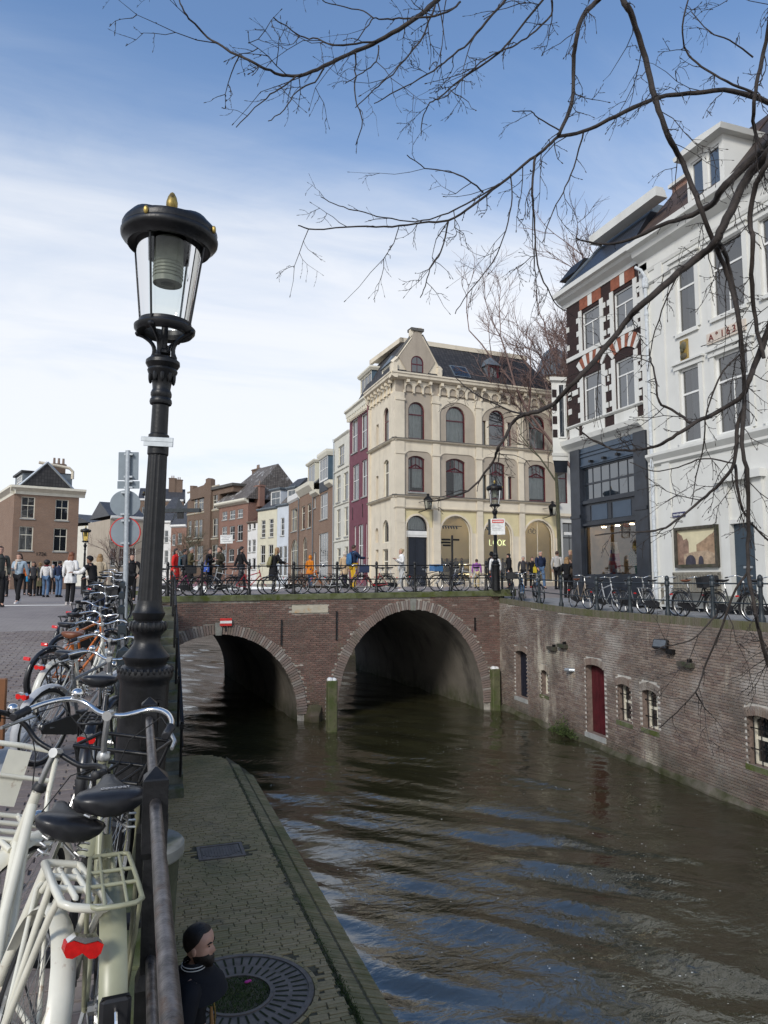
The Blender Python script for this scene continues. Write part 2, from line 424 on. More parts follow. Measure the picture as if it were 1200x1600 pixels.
M['curtain'] = plain('pale net curtain', (.70, .70, .66), .9, 0, .12, 3)
M['sill_stone'] = plain('stone sill', (.33, .33, .31), .8, 0, .2, 5)
# ================================================================== SETTING
WATER_Z, WHARF_Z, WALL_X = -3.25, -2.65, .13
def street_z(Y): # left street climbs towards the bridge
 t = min(max((Y - 5) / 17, 0), 1); t = t * t * (3 - 2 * t); return .88 * t
# ---- water: rippled sheet over the whole canal
def water_mat():
 m, nt, b = node_mat('murky canal water')
 v = pos_coord(nt)
 murk = noise(nt, v, .35, 5)
 c = mixc(nt, mrange(nt, murk, .3, .7), (.019, .018, .008), (.035, .033, .015))
 nt.links.new(c, b.inputs['Base Color']); b.inputs['Roughness'].default_value = .035; b.inputs['IOR'].default_value = 2.25
 b.inputs['Specular Tint'].default_value = (1, 1, 1, 1)
 fine = noise(nt, v, 3.6, 4, .5, .6, (1.0, 1.7, 1))
 tiny = noise(nt, v, 13, 3, .5, .3)
 ad = N(nt, 'ShaderNodeMath', operation='MULTIPLY_ADD'); nt.links.new(tiny, ad.inputs[0]); ad.inputs[1].default_value = .14; nt.links.new(fine, ad.inputs[2])
 # patches of ruffled and of slick water
 patch = mrange(nt, noise(nt, v, .28, 3), .38, .62, .10, .45)
 bp = N(nt, 'ShaderNodeBump'); nt.links.new(ad.outputs[0], bp.inputs['Height']); nt.links.new(patch, bp.inputs['Strength']); bp.inputs['Distance'].default_value = .055
 nt.links.new(bp.outputs[0], b.inputs['Normal'])
 return m
M['water'] = water_mat()
def water_sheet():
 xs = np.concatenate([[-1.2], np.linspace(.0, 14.2, 214), [16]]); ys = np.concatenate([[-14], np.linspace(3, 24, 320), np.linspace(24.4, 70, 230)])
 X, Y = np.meshgrid(xs, ys); r = np.random.RandomState(5)
 Z = np.zeros_like(X)
 for i in range(18):         # swell running away from the wharf, many directions and lengths
  lam = r.uniform(.45, 1.9); a = R(r.normal(50, 17)); k = 2 * math.pi / lam
  kx, ky = k * math.sin(a), k * math.cos(a); ph = r.uniform(0, 6.3)
  warp = .5 * np.sin(X * .61 + ph) + .5 * np.sin(Y * .47 + 2 * ph)
  env = .5 + .5 * np.sin(X * r.uniform(.15, .5) + Y * r.uniform(.1, .4) + ph * 3)
  Z += .0072 * lam ** 1.25 * env * np.sin(kx * X + ky * Y + ph + warp)
 Z *= np.clip((Y + 2) / 4, 0, 1)
 ny, nx = X.shape
 v = np.stack([X, Y, Z + WATER_Z], -1).reshape(-1, 3)
 idx = np.arange(ny * nx).reshape(ny, nx)
 f = np.stack([idx[:-1, :-1], idx[:-1, 1:], idx[1:, 1:], idx[1:, :-1]], -1).reshape(-1, 4)
 me = bpy.data.meshes.new('water'); me.from_pydata(v.tolist(), [], f.tolist()); me.materials.append(M['water'])
 me.polygons.foreach_set('use_smooth', [True] * len(me.polygons)); me.update()
 o = bpy.data.objects.new('water', me); C.objects.link(o); return tag(o, kind='structure')
water_sheet()
M['foam'] = plain('foam', (.62, .62, .58), .6)
mb = MB(); r = random.Random(2)
cl_ = [(r.uniform(3, 12.5), r.uniform(6, 24), r.uniform(.3, 1.2)) for i in range(46)]
for i in range(900):
 cx_, cy_, q = r.choice(cl_); x, y = cx_ + r.gauss(0, q), cy_ + r.gauss(0, q * .8); s_ = abs(r.gauss(0, .006)) + .004
 if x < 2.7 or x > 12.7 or y > 24.5: continue
 mb.add([(x + s_ * math.cos(a), y + s_ * math.sin(a) * r.uniform(.6, 1), WATER_Z + .03) for a in (0, 1.3, 2.5, 3.8, 5.0)], [(0, 1, 2, 3, 4)])
tag(mb.build('foam', M['foam'], None, recalc=False), 'scattered specks of foam drifting on the brown canal water', 'foam', kind='stuff')
# ---- left bank street
M['street'] = pieces('worn street clinkers', [(0, (.17, .135, .12)), (.35, (.23, .19, .17)), (.6, (.20, .165, .155)), (.8, (.27, .23, .20)), (1, (.15, .12, .115))], .75, [((.33, .30, .27), .5, .5, .75, .5)])
M['kerb'] = plain('grey kerb stone', (.33, .34, .345), .75, 0, .25, 5, .2)
def sheet(name, xs, ys, zf, mat, kind='structure'):
 v = []; f = []
 for y in ys:
  for x in xs: v.append((x, y, zf(x, y)))
 n = len(xs)
 for j in range(len(ys) - 1):
  for i in range(n - 1): f.append((j * n + i, j * n + i + 1, (j + 1) * n + i + 1, (j + 1) * n + i))
 mb = MB(); mb.add(v, f); o = mb.build(name, mat, None, True); return tag(o, kind=kind)
def street_tex():
 m, nt, b = node_mat('distant street paving')
 v = pos_coord(nt)
 t = N(nt, 'ShaderNodeTexBrick'); nt.links.new(v, t.inputs['Vector'])
 t.inputs['Color1'].default_value = (.25, .21, .19, 1); t.inputs['Color2'].default_value = (.19, .155, .145, 1); t.inputs['Mortar'].default_value = (.09, .08, .07, 1)
 t.inputs['Scale'].default_value = 1; t.inputs['Brick Width'].default_value = .21; t.inputs['Row Height'].default_value = .075; t.inputs['Mortar Size'].default_value = .006
 c = mixc(nt, mrange(nt, noise(nt, v, .4, 5), .35, .7, 0, .5), t.outputs[0], (.33, .29, .25))
 nt.links.new(c, b.inputs['Base Color']); b.inputs['Roughness'].default_value = .75
 return m
M['street_far'] = street_tex()
ys = [-30, -8, 0, 3, 5] + [5 + i * .85 for i in range(1, 21)] + [24.9]
left_street = sheet('street', [-60, -12, -5, -2, -1.2, -.6, -.12], ys, lambda x, y: street_z(y) - .012, M['street_far'])
tag(sheet('street', [-.12, .0, WALL_X - .01], [-8, 0, 3, 5, 6.2], lambda x, y: street_z(y) - .012, M['street_far']), kind='structure')
def frac_bricks(F_area, step_x, step_y): pass
# ---- bricks: helper that lays single pieces; the nearest become objects of their own, the rest one joined part
def lay(parent, items, mat, name, maxn=300, stuff_name=None, view=True):
 def dist(it):
  p = it[0].translation
  x, y, d = pix(p)
  seen = d > .2 and -25 < x < 1225 and -25 < y < 1625
  return (0 if seen else 1, (p - EYE).length)
 items = sorted(items, key=dist)
 single = [it for it in items[:maxn] if dist(it)[0] == 0]; rest = items[len(single):]
 base = {}
 def shape(sz, k):
  key = (tuple(round(q, 3) for q in sz), k)
  if key not in base:
   r = random.Random(hash(key) & 0xffff); x, y, z = (q / 2 for q in sz); c = min(sz) * .12
   j = lambda q: q * r.uniform(.93, 1.0)
   lo = [(-x, -y, -z), (x, -y, -z), (x, y, -z), (-x, y, -z)]
   mid = [(-j(x), -j(y), z - c), (j(x), -j(y), z - c), (j(x), j(y), z - c), (-j(x), j(y), z - c)]
   top = [(p[0] * (1 - c / x), p[1] * (1 - c / y), z + r.uniform(-.1, .1) * c) for p in mid]
   v = lo + mid + top
   f = [(0, 1, 5, 4), (1, 2, 6, 5), (2, 3, 7, 6), (3, 0, 4, 7), (4, 5, 9, 8), (5, 6, 10, 9), (6, 7, 11, 10), (7, 4, 8, 11), (8, 9, 10, 11)]
   base[key] = (v, f, None)
  return base[key]
 root = ORIG.get(parent.name, Vector((0, 0, 0)))
 meshes = {}
 for i, (T, sz) in enumerate(single):
  k = i % 4; v, f, _ = shape(sz, k); key = (tuple(round(q, 3) for q in sz), k)
  if key not in meshes:
   me = bpy.data.meshes.new(name); me.from_pydata(v, [], f); me.materials.append(mat); me.update(); meshes[key] = me
  o = bpy.data.objects.new(name, meshes[key]); C.objects.link(o); o.parent = parent
  T2 = T.copy(); T2.translation = T.translation - root; o.matrix_local = T2
 if rest:
  V = []; Fc = []
  for i, (T, sz) in enumerate(rest):
   v, f, _ = shape(sz, i % 4); b = len(V)
   V += [tuple(T @ Vector(p) - root) for p in v]; Fc += [tuple(b + q for q in g) for g in f]
  me = bpy.data.meshes.new(stuff_name or name); me.from_pydata(V, [], Fc); me.materials.append(mat); me.update()
  o = bpy.data.objects.new(stuff_name or name + '_field', me); C.objects.link(o); o.parent = parent; o['kind'] = 'stuff'
def basis(px, py, pz, loc):
 m = Matrix.Identity(4)
 for i, a in enumerate((px, py, pz)):
  for k in range(3): m[k][i] = a[k]
 m.translation = loc; return m
def wall_bricks(F, u0, u1, z0, z1, skip, pu=.22, pz=.067, jit=.004, proud=.012, keep=None):
 out = []; r = random.Random(3); row = 0; z = z0
 while z + pz <= z1 + 1e-6:
  u = u0 - (.5 * pu if row % 2 else 0)
  while u < u1:
   a, b = max(u, u0), min(u + pu, u1)
   if b - a > .05:
    cu, cz = (a + b) / 2, z + pz / 2
    if not skip(cu, cz, (b - a) / 2):
     p = F.w(cu, -proud + r.uniform(-jit, jit), cz + r.uniform(-.002, .002))
     out.append((basis(F.d, Vector((0, 0, 1)), -F.n, p), (round(b - a - .012, 2), pz - .013, .03)))
   u += pu
  z += pz; row += 1
 return out
# street clinkers near the camera, running across the street
items = []; r = random.Random(11)
for j in range(-4, 150):
 y = 1.4 + j * .098
 for i in range(16):
  x = -3.4 + i * .205 + (.1 if j % 2 else 0) + r.uniform(-.008, .008)
  if x > -.02 and y > 6: continue
  if -1.24 < x < -1.0: continue
  px_, py_, d_ = pix((x, y, street_z(y)))
  if d_ < .6 or px_ < -60 or px_ > 320: continue
  T = basis(Vector((1, r.uniform(-.03, .03), 0)).normalized(), Vector((0, 1, .05)).normalized(), Vector((0, -.05, 1)).normalized(), Vector((x, y, street_z(y) - .012 + r.uniform(-.004, .003))))
  items.append((T, (.197, .091, .03)))
lay(left_street, items, M['street'], 'paving_brick', 300, 'paving_bricks')
kb = thing('kerb', 'flat grey stone kerb strip between the brick street and the parked bicycles', 'kerb', (-1.12, 5, 0))
for i in range(22):
 y0 = 1 + i * .95; z0, z1 = street_z(y0), street_z(y0 + .93)
 mb = MB(); mb.rings([[(-1.23, y, z - .1), (-1.01, y, z - .1), (-1.01, y, z + .03), (-1.03, y, z + .045), (-1.21, y, z + .045), (-1.23, y, z + .03)] for y, z in ((y0, z0), (y0 + .93, z1))], True, True)
 mb.build('kerb_stone', M['kerb'], kb)
# ---- quay wall carrying the left street, with its coping
M['brick_moss'] = pieces('mossy quay bricks', [(0, (.09, .075, .06)), (.3, (.15, .11, .09)), (.6, (.11, .10, .075)), (.85, (.20, .17, .14)), (1, (.09, .09, .05))], .85, [((.075, .078, .03), 1.3, .50, .66, .7)], ((.035, .038, .014), -3.2, -1.6))
qw = thing('quay_wall', 'mossy brick quay wall holding up the left street behind the lamp post', 'wall', (WALL_X, 4, WHARF_Z))
mb = MB(); mb.box(-.4, -14, -3.9, WALL_X, 5.6, -.03); mb.box(-.7, 5.6, -3.9, -.16, 25.0, -.03)
mb.rings([[(-.7, y, -.03), (-.16, y, -.03), (-.16, y, street_z(y) - .03), (-.7, y, street_z(y) - .03)] for y in (5.6, 8, 11, 14, 17, 20, 22, 25)], True, True)
mb.build('wall', M['mortar_dark'], qw)
mb = MB()
for i in range(16): mb.cbox(WALL_X - .20, -9 + i * .95, -.03, WALL_X + .015, -9 + i * .95 + .93, .02, .012)
for i in range(18):
 y = 6.3 + i * .95; mb.rings([[(-.36, yy, street_z(yy) - .1), (-.1, yy, street_z(yy) - .1), (-.1, yy, street_z(yy) + .05), (-.36, yy, street_z(yy) + .05)] for yy in (y, y + .93)], True, True)
mb.build('coping', M['stone_moss'], qw)
Fq = Frame((-.16, 25), -math.pi / 2)
lay(qw, wall_bricks(Fq, 0, 19.3, -2.6, .7, lambda u, z, h: z > street_z(25 - u) - .1), M['brick_moss'], 'brick', 120, 'bricks')
# ---- the wharf at water level
M['wharf_brick'] = pieces('damp wharf clinkers', [(0, (0.233, 0.178, 0.080)), (.25, (0.339, 0.255, 0.120)), (.5, (0.403, 0.301, 0.152)), (.75, (0.307, 0.240, 0.100)), (1, (0.445, 0.332, 0.176))], .62, [((.13, .125, .04), .7, .44, .64, .6), ((.05, .045, .035), 1.6, .56, .7, .5)], None, .5, .4)
M['wharf_edge'] = pieces('mossy wharf edge bricks', [(0, (0.158, 0.133, 0.060)), (.4, (0.242, 0.199, 0.098)), (.7, (0.294, 0.240, 0.128)), (1, (0.200, 0.173, 0.072))], .65, [((.06, .075, .018), 1.4, .42, .6, .7)], None, .5, .4)
EDGE_IN, EDGE_OUT = 2.16, 2.62
def wharf_end(x): # far end is rounded
 return 18.6 - max(0, x - 1.5) ** 2 * 1.5
mb = MB(); pl = [(WALL_X - .6, -14)] + [(EDGE_IN, -14)] + [(x, wharf_end(x)) for x in (EDGE_IN, 1.9, 1.6, 1.2, .8, .3, -.28)]
pl = [(x, y) for x, y in pl]
mb.rings([[(x, y, -3.9) for x, y in pl], [(x, y, WHARF_Z - .009) for x, y in pl]], True, True)
pe = [(EDGE_IN, -14), (EDGE_OUT, -14), (EDGE_OUT, 16.7), (2.5, 17.3), (EDGE_IN, wharf_end(EDGE_IN) + .35)]
mb.rings([[(x, y, -3.9) for x, y in pe], [(x, y, WHARF_Z - .016 - max(0, x - EDGE_IN) * .30) for x, y in pe]], True, True)
wharf = mb.build('wharf', M['mortar_dark']); tag(wharf, kind='structure')
GR, MH = Vector((1.10, 7.93, WHARF_Z)), Vector((1.37, 12.0, WHARF_Z))
items = []; r = random.Random(21)
for j in range(0, 260):
 y = 4.3 + j * .0565
 off = r.uniform(-.1, .1) + (.1 if j % 2 else 0)
 for i in range(13):
  x = WALL_X - .5 + i * .205 + off
  xa, xb = max(x - .097, -.15 if y > 6 else WALL_X - .03), min(x + .097, EDGE_IN - .015)
  if xb - xa < .04 or y > wharf_end(x) - .06: continue
  if (Vector((x, y, 0)) - Vector((GR.x, GR.y, 0))).length < .87: continue
  if abs(x - MH.x) < .455 and abs(y - MH.y) < .33: continue
  T = basis(Vector((1, r.uniform(-.02, .02), 0)).normalized(), Vector((r.uniform(-.02, .02), 1, 0)).normalized(), Vector((r.uniform(-.02, .02), r.uniform(-.03, .03), 1)).normalized(), Vector(((xa + xb) / 2, y, WHARF_Z - .012 + r.uniform(-.004, .004))))
  items.append((T, (round(xb - xa + .006, 2), .051, .03)))
lay(wharf, items, M['wharf_brick'], 'paving_brick', 300, 'paving_bricks')
items = []
for j in range(0, 230):
 y = 4.0 + j * .0595
 for x0, x1 in ((EDGE_IN + .03, EDGE_IN + .24), (EDGE_IN + .25, EDGE_OUT + .01)):
  xm = (x0 + x1) / 2
  if y > (16.9 if xm > 2.4 else 17.6): continue
  T = basis(Vector((1, 0, -.30)).normalized(), Vector((0, 1, 0)), Vector((.30, 0, 1)).normalized(), Vector((xm, y + r.uniform(-.005, .005), WHARF_Z - .018 - (xm - EDGE_IN) * .30 + r.uniform(-.004, .006))))
  items.append((T, (.205, .053, .03)))
lay(wharf, items, M['wharf_edge'], 'edge_brick', 200, 'edge_bricks')
# moss and weeds in the joint along the edge
mb = MB(); r = random.Random(31)
for i in range(3000):
 y = r.uniform(4.5, 17); d = r.gauss(0, .03)
 if r.random() < .55: y = r.gauss(7.2, .8)
 x = EDGE_IN + d + .01; h = r.uniform(.002, .018); a = r.uniform(0, 6.3); w = .006
 dx, dy = math.cos(a) * w, math.sin(a) * w
 mb.add([(x - dx, y - dy, WHARF_Z - .01), (x + dx, y + dy, WHARF_Z - .01), (x + r.uniform(-.02, .02), y + r.uniform(-.02, .02), WHARF_Z + h)], [(0, 1, 2)])
M['moss'] = plain('moss and weeds', (.05, .075, .016), .9, 0, .5, 12)
tag(mb.build('edge_moss', M['moss'], None, recalc=False), 'strip of green moss and small weeds in the wharf edge joint', 'moss', kind='stuff')
# ---- right bank street and far ground
def right_z(y): return .70 + max(0, min(1, (y - 19) / 6)) * .22
wallpts = [(12.4, 9), (12.57, 11.7), (12.8, 15), (13.1, 20.2), (13.37, 25.2)]
def right_wall_x(y): return float(np.interp(y, [p[1] for p in wallpts], [p[0] for p in wallpts]))
M['flag'] = plain('grey quay flagstones', (.25, .25, .25), .8, 0, .25, 2.5, .2)
mb = MB(); ysr = [-10, 0, 6, 9, 12, 15, 18, 20, 22, 24, 25.2]
v = [];
for y in ysr: v += [(right_wall_x(y) + .05, y, right_z(y)), (15.9, y, right_z(y) + .03), (60, y, right_z(y) + .03)]
mb.add(v, [(3 * i + k, 3 * i + k + 1, 3 * i + k + 4, 3 * i + k + 3) for i in range(len(ysr) - 1) for k in (0, 1)])
tag(mb.build('quay', M['flag']), kind='structure')
tag(sheet('ground', [-400, -60, -12, .9], [24.9, 40, 70, 140, 900], lambda x, y: .88, M['street_far']), kind='structure')
tag(sheet('ground', [13.3, 16, 60, 400], [25.2, 29, 40, 70, 140, 900], lambda x, y: .93 if y < 26 else 1.25, M['street_far']), kind='structure')
tag(sheet('ground', [.9, 6, 13.3], [66, 140, 900], lambda x, y: 1.2, M['street_far']), kind='structure')
tag(sheet('ground', [-900, -60], [-300, 24.9], lambda x, y: -.05, M['street_far']), kind='structure')
tag(sheet('ground', [60, 900], [-300, 25.2], lambda x, y: .68, M['street_far']), kind='structure')
fb = MB()
fb.box(-1.5, 40, -3.9, .9, 70, .85); fb.box(13.3, 40, -3.9, 15, 70, .9)
tag(fb.build('canal_wall', M['brick_moss']), 'brick canal walls beyond the bridge seen through its arches', 'wall')
# ================================================================== BRIDGE
BY = 25.0; BSKEW = -.07
M['bridge_brick'] = pieces('bridge bricks', [(0, (0.102, 0.076, 0.065)), (.2, (0.205, 0.119, 0.097)), (.42, (0.152, 0.100, 0.083)), (.62, (0.246, 0.148, 0.118)), (.8, (0.187, 0.129, 0.105)), (.9, (0.301, 0.224, 0.188)), (.94, (0.614, 0.558, 0.488)), (1, (0.740, 0.686, 0.615))], .85, [((.06, .055, .045), .7, .5, .72, .6), ((.09, .095, .035), .9, .62, .75, .5)], ((.045, .05, .018), -3.2, -2.3))
M['voussoir'] = pieces('arch ring bricks', [(0, (0.168, 0.132, 0.114)), (.3, (0.264, 0.198, 0.168)), (.6, (0.204, 0.162, 0.144)), (.85, (0.360, 0.324, 0.288)), (1, (0.480, 0.456, 0.420))], .85, [((.08, .08, .05), 1.1, .5, .7, .6)])
M['vault'] = pieces('sooty vault masonry', [(0, (0.130, 0.117, 0.098)), (.5, (0.169, 0.150, 0.124)), (1, (0.130, 0.117, 0.098))], .9, [((.19, .17, .145), .5, .5, .68, .7), ((.035, .032, .028), .8, .52, .66, .7, (1, 1, .3))], ((.04, .045, .02), -3.2, -2.5))
bridge = thing('bridge', 'low brick bridge of two arches across the canal with a mossy coping', 'bridge', (7, BY, WATER_Z))
ARCH = [(2.62, -3.02, 2.76, 2.84), (9.72, -3.0, 2.9, 3.57)]     # centre x, spring z, half width, rise
def in_arch(x, z, g=0):
 for cx, cz, a, b in ARCH:
  if z < cz:
   if abs(x - cx) < a + g: return True
  elif ((x - cx) / (a + g)) ** 2 + ((z - cz) / (b + g)) ** 2 < 1: return True
 return False
def cop_z(x): return .93 + (x - .9) * .011      # underside of the coping
x0, x1 = .3, 13.45
mb = MB()
# spandrel wall with the two openings: columns of quads under the coping
xs = sorted(set([x0, x1] + [cx + rr * math.cos(math.pi * k / 40) for cx, cz, rr, rb in ARCH for k in range(41)]))
xs = [x for x in xs if x0 <= x <= x1]
def low(x, side):
 xm = x + side * 1e-4
 for cx, cz, rr, rb in ARCH:
  if abs(xm - cx) < rr: return cz + rb * math.sqrt(max(0, 1 - ((x - cx) / rr) ** 2))
 return -3.9
for yy in (BY, BY + 13.8):
 mb = MB()
 for a, b in zip(xs[:-1], xs[1:]):
  za, zb = low(a, 1), low(b, -1); sh = BSKEW * (yy - BY)
  mb.add([(a + sh, yy, za), (b + sh, yy, zb), (b + sh, yy, cop_z(b)), (a + sh, yy, cop_z(a))], [(0, 1, 2, 3)])
 mb.build('spandrel_wall', M['mortar'], bridge, recalc=False)
mb = MB()
for cx, cz, rr, rb in ARCH:
 prof = [(cx - rr, -3.9)] + [(cx - rr * math.cos(math.pi * k / 36), cz + rb * math.sin(math.pi * k / 36)) for k in range(37)] + [(cx + rr, -3.9)]
 rs = [[(p[0] + BSKEW * y, BY + y, p[1]) for p in prof] for y in np.linspace(.0, 13.8, 12)]
 mb.rings(rs, close=False)
mb.build('vault', M['vault'], bridge, True)
Fb = Frame((0, BY), 0)
plaque = (5.9, 7.3)
pl0 = at_y(456, 952, BY); pl1 = at_y(512, 952, BY)
def skipb(u, z, h):
 if in_arch(u, z, .36) or z > cop_z(u) - .05: return True
 if pl0.x - .03 < u < pl1.x + .03 and abs(z - pl0.z) < .16: return True
 return False
lay(bridge, wall_bricks(Fb, .3, 13.4, -3.25, 1.1, skipb, .225, .07), M['bridge_brick'], 'brick', 300, 'bricks')
vs_items = []
for ai, (cx, cz, ra, rb) in enumerate(ARCH):
 r = random.Random(5 + ai); A_ = np.linspace(0, math.pi, 2000); ga, gb = ra + .17, rb + .17
 L_ = np.concatenate([[0], np.cumsum(np.hypot(np.diff(ga * np.cos(A_)), np.diff(gb * np.sin(A_))))]); n = int(L_[-1] / .092)
 for k in range(n):
  a = float(np.interp((k + .5) / n * L_[-1], L_, A_)); x, z = cx - ga * math.cos(a), cz + gb * math.sin(a)
  if z < -3.2 or x < .32 or x > 13.4: continue
  rad = Vector((-math.cos(a) / ga, 0, math.sin(a) / gb)).normalized(); tan = Vector((rad.z, 0, -rad.x))
  vs_items.append((basis(tan, rad, Vector((0, -1, 0)), Vector((x, BY - .02 + r.uniform(-.008, .008), z))), (.078, .35 + r.choice((0, 0, .03)), .06)))
lay(bridge, vs_items, M['voussoir'], 'voussoir', 290)
for cx, cz, _, rr in ARCH:
 mb = MB(); mb.prism([(cx - .1, cz + rr - .03), (cx + .1, cz + rr - .03), (cx + .125, cz + rr + .40), (cx - .125, cz + rr + .40)], BY - .07, BY + .1); mb.build('keystone', M['stone'], bridge)
# pier nose
mb = MB(); pc = 5.95; pw = .34; _ = (ARCH[1][0] - ARCH[1][2] - ARCH[0][0] - ARCH[0][2]) / 2
mb.rings([[(pc - pw, BY + .02, z), (pc - pw * .4, BY - q, z), (pc + pw * .4, BY - q, z), (pc + pw, BY + .02, z)] for z, q in ((-3.9, .35), (-3.05, .30), (-2.7, .03))], True, True)
mb.build('cutwater', M['brick_moss'], bridge)
# coping blocks
nb = 9
for i in range(nb):
 a = .3 + (13.3 - .3) * i / nb; b = .3 + (13.3 - .3) * (i + 1) / nb - .008
 mb = MB(); mb.rings([[(x, BY - .07, cop_z(x)), (x, BY - .07, cop_z(x) + .17), (x, BY - .05, cop_z(x) + .19), (x, BY + .42, cop_z(x) + .19), (x, BY + .42, cop_z(x))] for x in (a, b)], True, True)
 mb.build('coping_block', M['stone_moss'], bridge)
mb = MB(); mb.box(pl0.x, BY - .035, pl0.z - .13, pl1.x, BY + .05, pl0.z + .13)
M['plaque'] = plain('stained sandstone tablet', (.46, .42, .33), .85, 0, .12, 4, .3, .2, ((.42, .27, .14), 3, .52))
mb.build('stone_tablet', M['plaque'], bridge)
for px_, py0, py1 in ((440, 968, 1008), (526, 955, 1000), (742, 965, 985)):
 a = at_y(px_, py0, BY - .05); b = at_y(px_, py1, BY - .05)
 MB().box(a.x - .025, BY - .07, b.z, a.x + .025, BY - .03, a.z).build('wall_anchor', M['iron'], bridge)
mb = MB(); mb.box(12.95, BY - .18, cop_z(13) - .02, 14.0, BY + .5, cop_z(13) + .24); mb.build('end_block', M['stone_moss'], bridge)
# deck
deck = sheet('bridge_deck', [.3 - .0, 4, 7, 10, 13.45], [BY + .42, 28, 32, 36, BY + 14], lambda x, y: cop_z(x) + .13 + .16 * math.sin((y - BY) / 14 * math.pi), M['street_far'])
mb = MB()
for i in range(9):
 x = .3 - 1 + 13.2 * i / 9; mb.box(x, BY + 13.8, cop_z(x), x + 13.2 / 9 - .01, BY + 14.1, cop_z(x) + .2)
mb.build('far_coping', M['stone_moss'], bridge)
# no-passage board over the left arch
sg = at_y(353, 972, BY - .1)
ns = thing('channel_sign', 'small red board with a white bar over the left bridge arch', 'sign', (sg.x, BY - .1, sg.z))
M['sign_red'] = plain('sign red', (.55, .03, .025), .45); M['sign_white'] = plain('sign white', (.75, .75, .72), .45)
MB().cbox(sg.x - .2, BY - .115, sg.z - .13, sg.x + .2, BY - .09, sg.z + .13, .01).build('board', M['sign_red'], ns)
MB().box(sg.x - .2, BY - .121, sg.z - .042, sg.x + .2, BY - .1155, sg.z + .042).build('bar', M['sign_white'], ns)
MB().box(sg.x - .02, BY - .09, sg.z - .3, sg.x + .02, BY + .02, sg.z - .05).build('bracket', M['iron'], ns)
# ================================================================== RIGHT QUAY WALL
M['quay_brick'] = pieces('old quay bricks', [(0, (0.126, 0.096, 0.082)), (.2, (0.208, 0.148, 0.123)), (.4, (0.261, 0.197, 0.156)), (.55, (0.192, 0.151, 0.132)), (.7, (0.297, 0.234, 0.190)), (.85, (0.246, 0.202, 0.167)), (1, (0.355, 0.304, 0.247))], .85, [((.46, .43, .39), .55, .52, .70, .7), ((.55, .50, .40), .8, .55, .66, .8, (1, 1, .3)), ((.085, .072, .06), .6, .50, .68, .6)], ((.05, .047, .03), -3.3, -2.3))
M['quay_mortar'] = plain('quay mortar', (.56, .53, .48), .95, 0, .3, 5, .3, .1, ((.34, .31, .26), 1.1, .56))
rq = thing('quay_wall', 'long brick quay wall with cellar doors and barred windows along the right water edge', 'wall', (12.8, 16, WATER_Z))
segs = list(zip(wallpts[:-1], wallpts[1:]))
p0, p1 = Vector((12.5, 10.6)), Vector((13.37, 25.2))
angw = math.atan2(p0.y - p1.y, p0.x - p1.x); Fr = Frame((p1.x, p1.y), angw); WL = (p1 - p0).length
wall_top = lambda u: right_z(25.2 - u) + .02
# openings measured on the wall: x0,x1,y0,y1, kind
ops_px = [('door_blue', 806, 824, 1016, 1090), ('slot', 845, 857, 1046, 1086), ('door_red', 916, 945, 1038, 1148), ('win', 965, 987, 1068, 1128), ('win', 1004, 1028, 1077, 1140), ('winbig', 1168, 1215, 1118, 1200)]
ops = []
for k, a, b, c, d in ops_px:
 u0, u1, z0, z1 = Fr.box(a, b, c, d); ops.append((k, u0, u1, z0, z1))
H_ = []
for k, u0, u1, z0, z1 in ops:
 H_.append((u0, u1, z0, z1, .12 if k != 'door_blue' else .1))
mb = MB(Fr); n_top = .52
facade(mb, 0, WL, -3.9, n_top, H_, .30, 0, 0, 1)
for i in range(len(ysr) - 1): pass
top_pts = [(0, right_z(25.2) - .02)] + [((25.2 - y) * WL / 14.6, right_z(y) - .02) for y in (24, 22, 20, 18, 14, 10.6)]
for (ua, za), (ub, zb) in zip(top_pts[:-1], top_pts[1:]): mb.add([(ua, 0, n_top), (ub, 0, n_top), (ub, 0, zb), (ua, 0, za)], [(0, 1, 2, 3)])
mb.build('mortar_wall', [M['quay_mortar'], plain('quay reveal bricks', (.20, .15, .125), .9, 0, .3, 9, .3)], rq)
def zt_at(u): return float(np.interp(u, [p[0] for p in top_pts], [p[1] for p in top_pts]))
def skipr(u, z, h):
 if z > zt_at(u) - .13: return True
 for o in H_:
  if o[0] - h * .4 < u < o[1] + h * .4 and o[2] - .02 < z < o[3] + .20 and (z < o[3] - .12 or o[0] - .02 < u < o[1] + .02): return True
 return False
lay(rq, wall_bricks(Fr, 0, WL, -3.25, .9, skipr), M['quay_brick'], 'brick', 300, 'bricks')
# soldier course under the coping, and the segmental arches over the openings
items = []; r = random.Random(8)
for i in range(int(WL / .073)):
 u = .04 + i * .073; items.append((basis(Fr.d, Vector((0, 0, 1)), -Fr.n, Fr.w(u, -.014 + r.uniform(-.004, .004), zt_at(u) - .02)), (.06, .21, .03)))
lay(rq, items, pieces('mossy coping bricks', [(0, (.12, .11, .08)), (.4, (.16, .14, .10)), (.7, (.11, .11, .06)), (1, (.2, .18, .14))], .85, [((.085, .09, .03), .9, .50, .68, .75)]), 'coping_brick', 200, 'coping_bricks')
items = []
for o in H_:
 n = max(5, int((o[1] - o[0] + .16) / .07)); cu = (o[0] + o[1]) / 2
 for k in range(n):
  q = (k + .5) / n - .5; u = cu + q * (o[1] - o[0] + .16); a = q * .7
  items.append((basis(Fr.d * math.cos(a) + Vector((0, 0, -1)) * math.sin(a), Vector((0, 0, 1)) * math.cos(a) + Fr.d * math.sin(a), -Fr.n, Fr.w(u, -.016, o[3] + .07 - q * q * .42)), (.058, .2, .03)))
lay(rq, items, M['quay_brick'], 'arch_brick', 120)
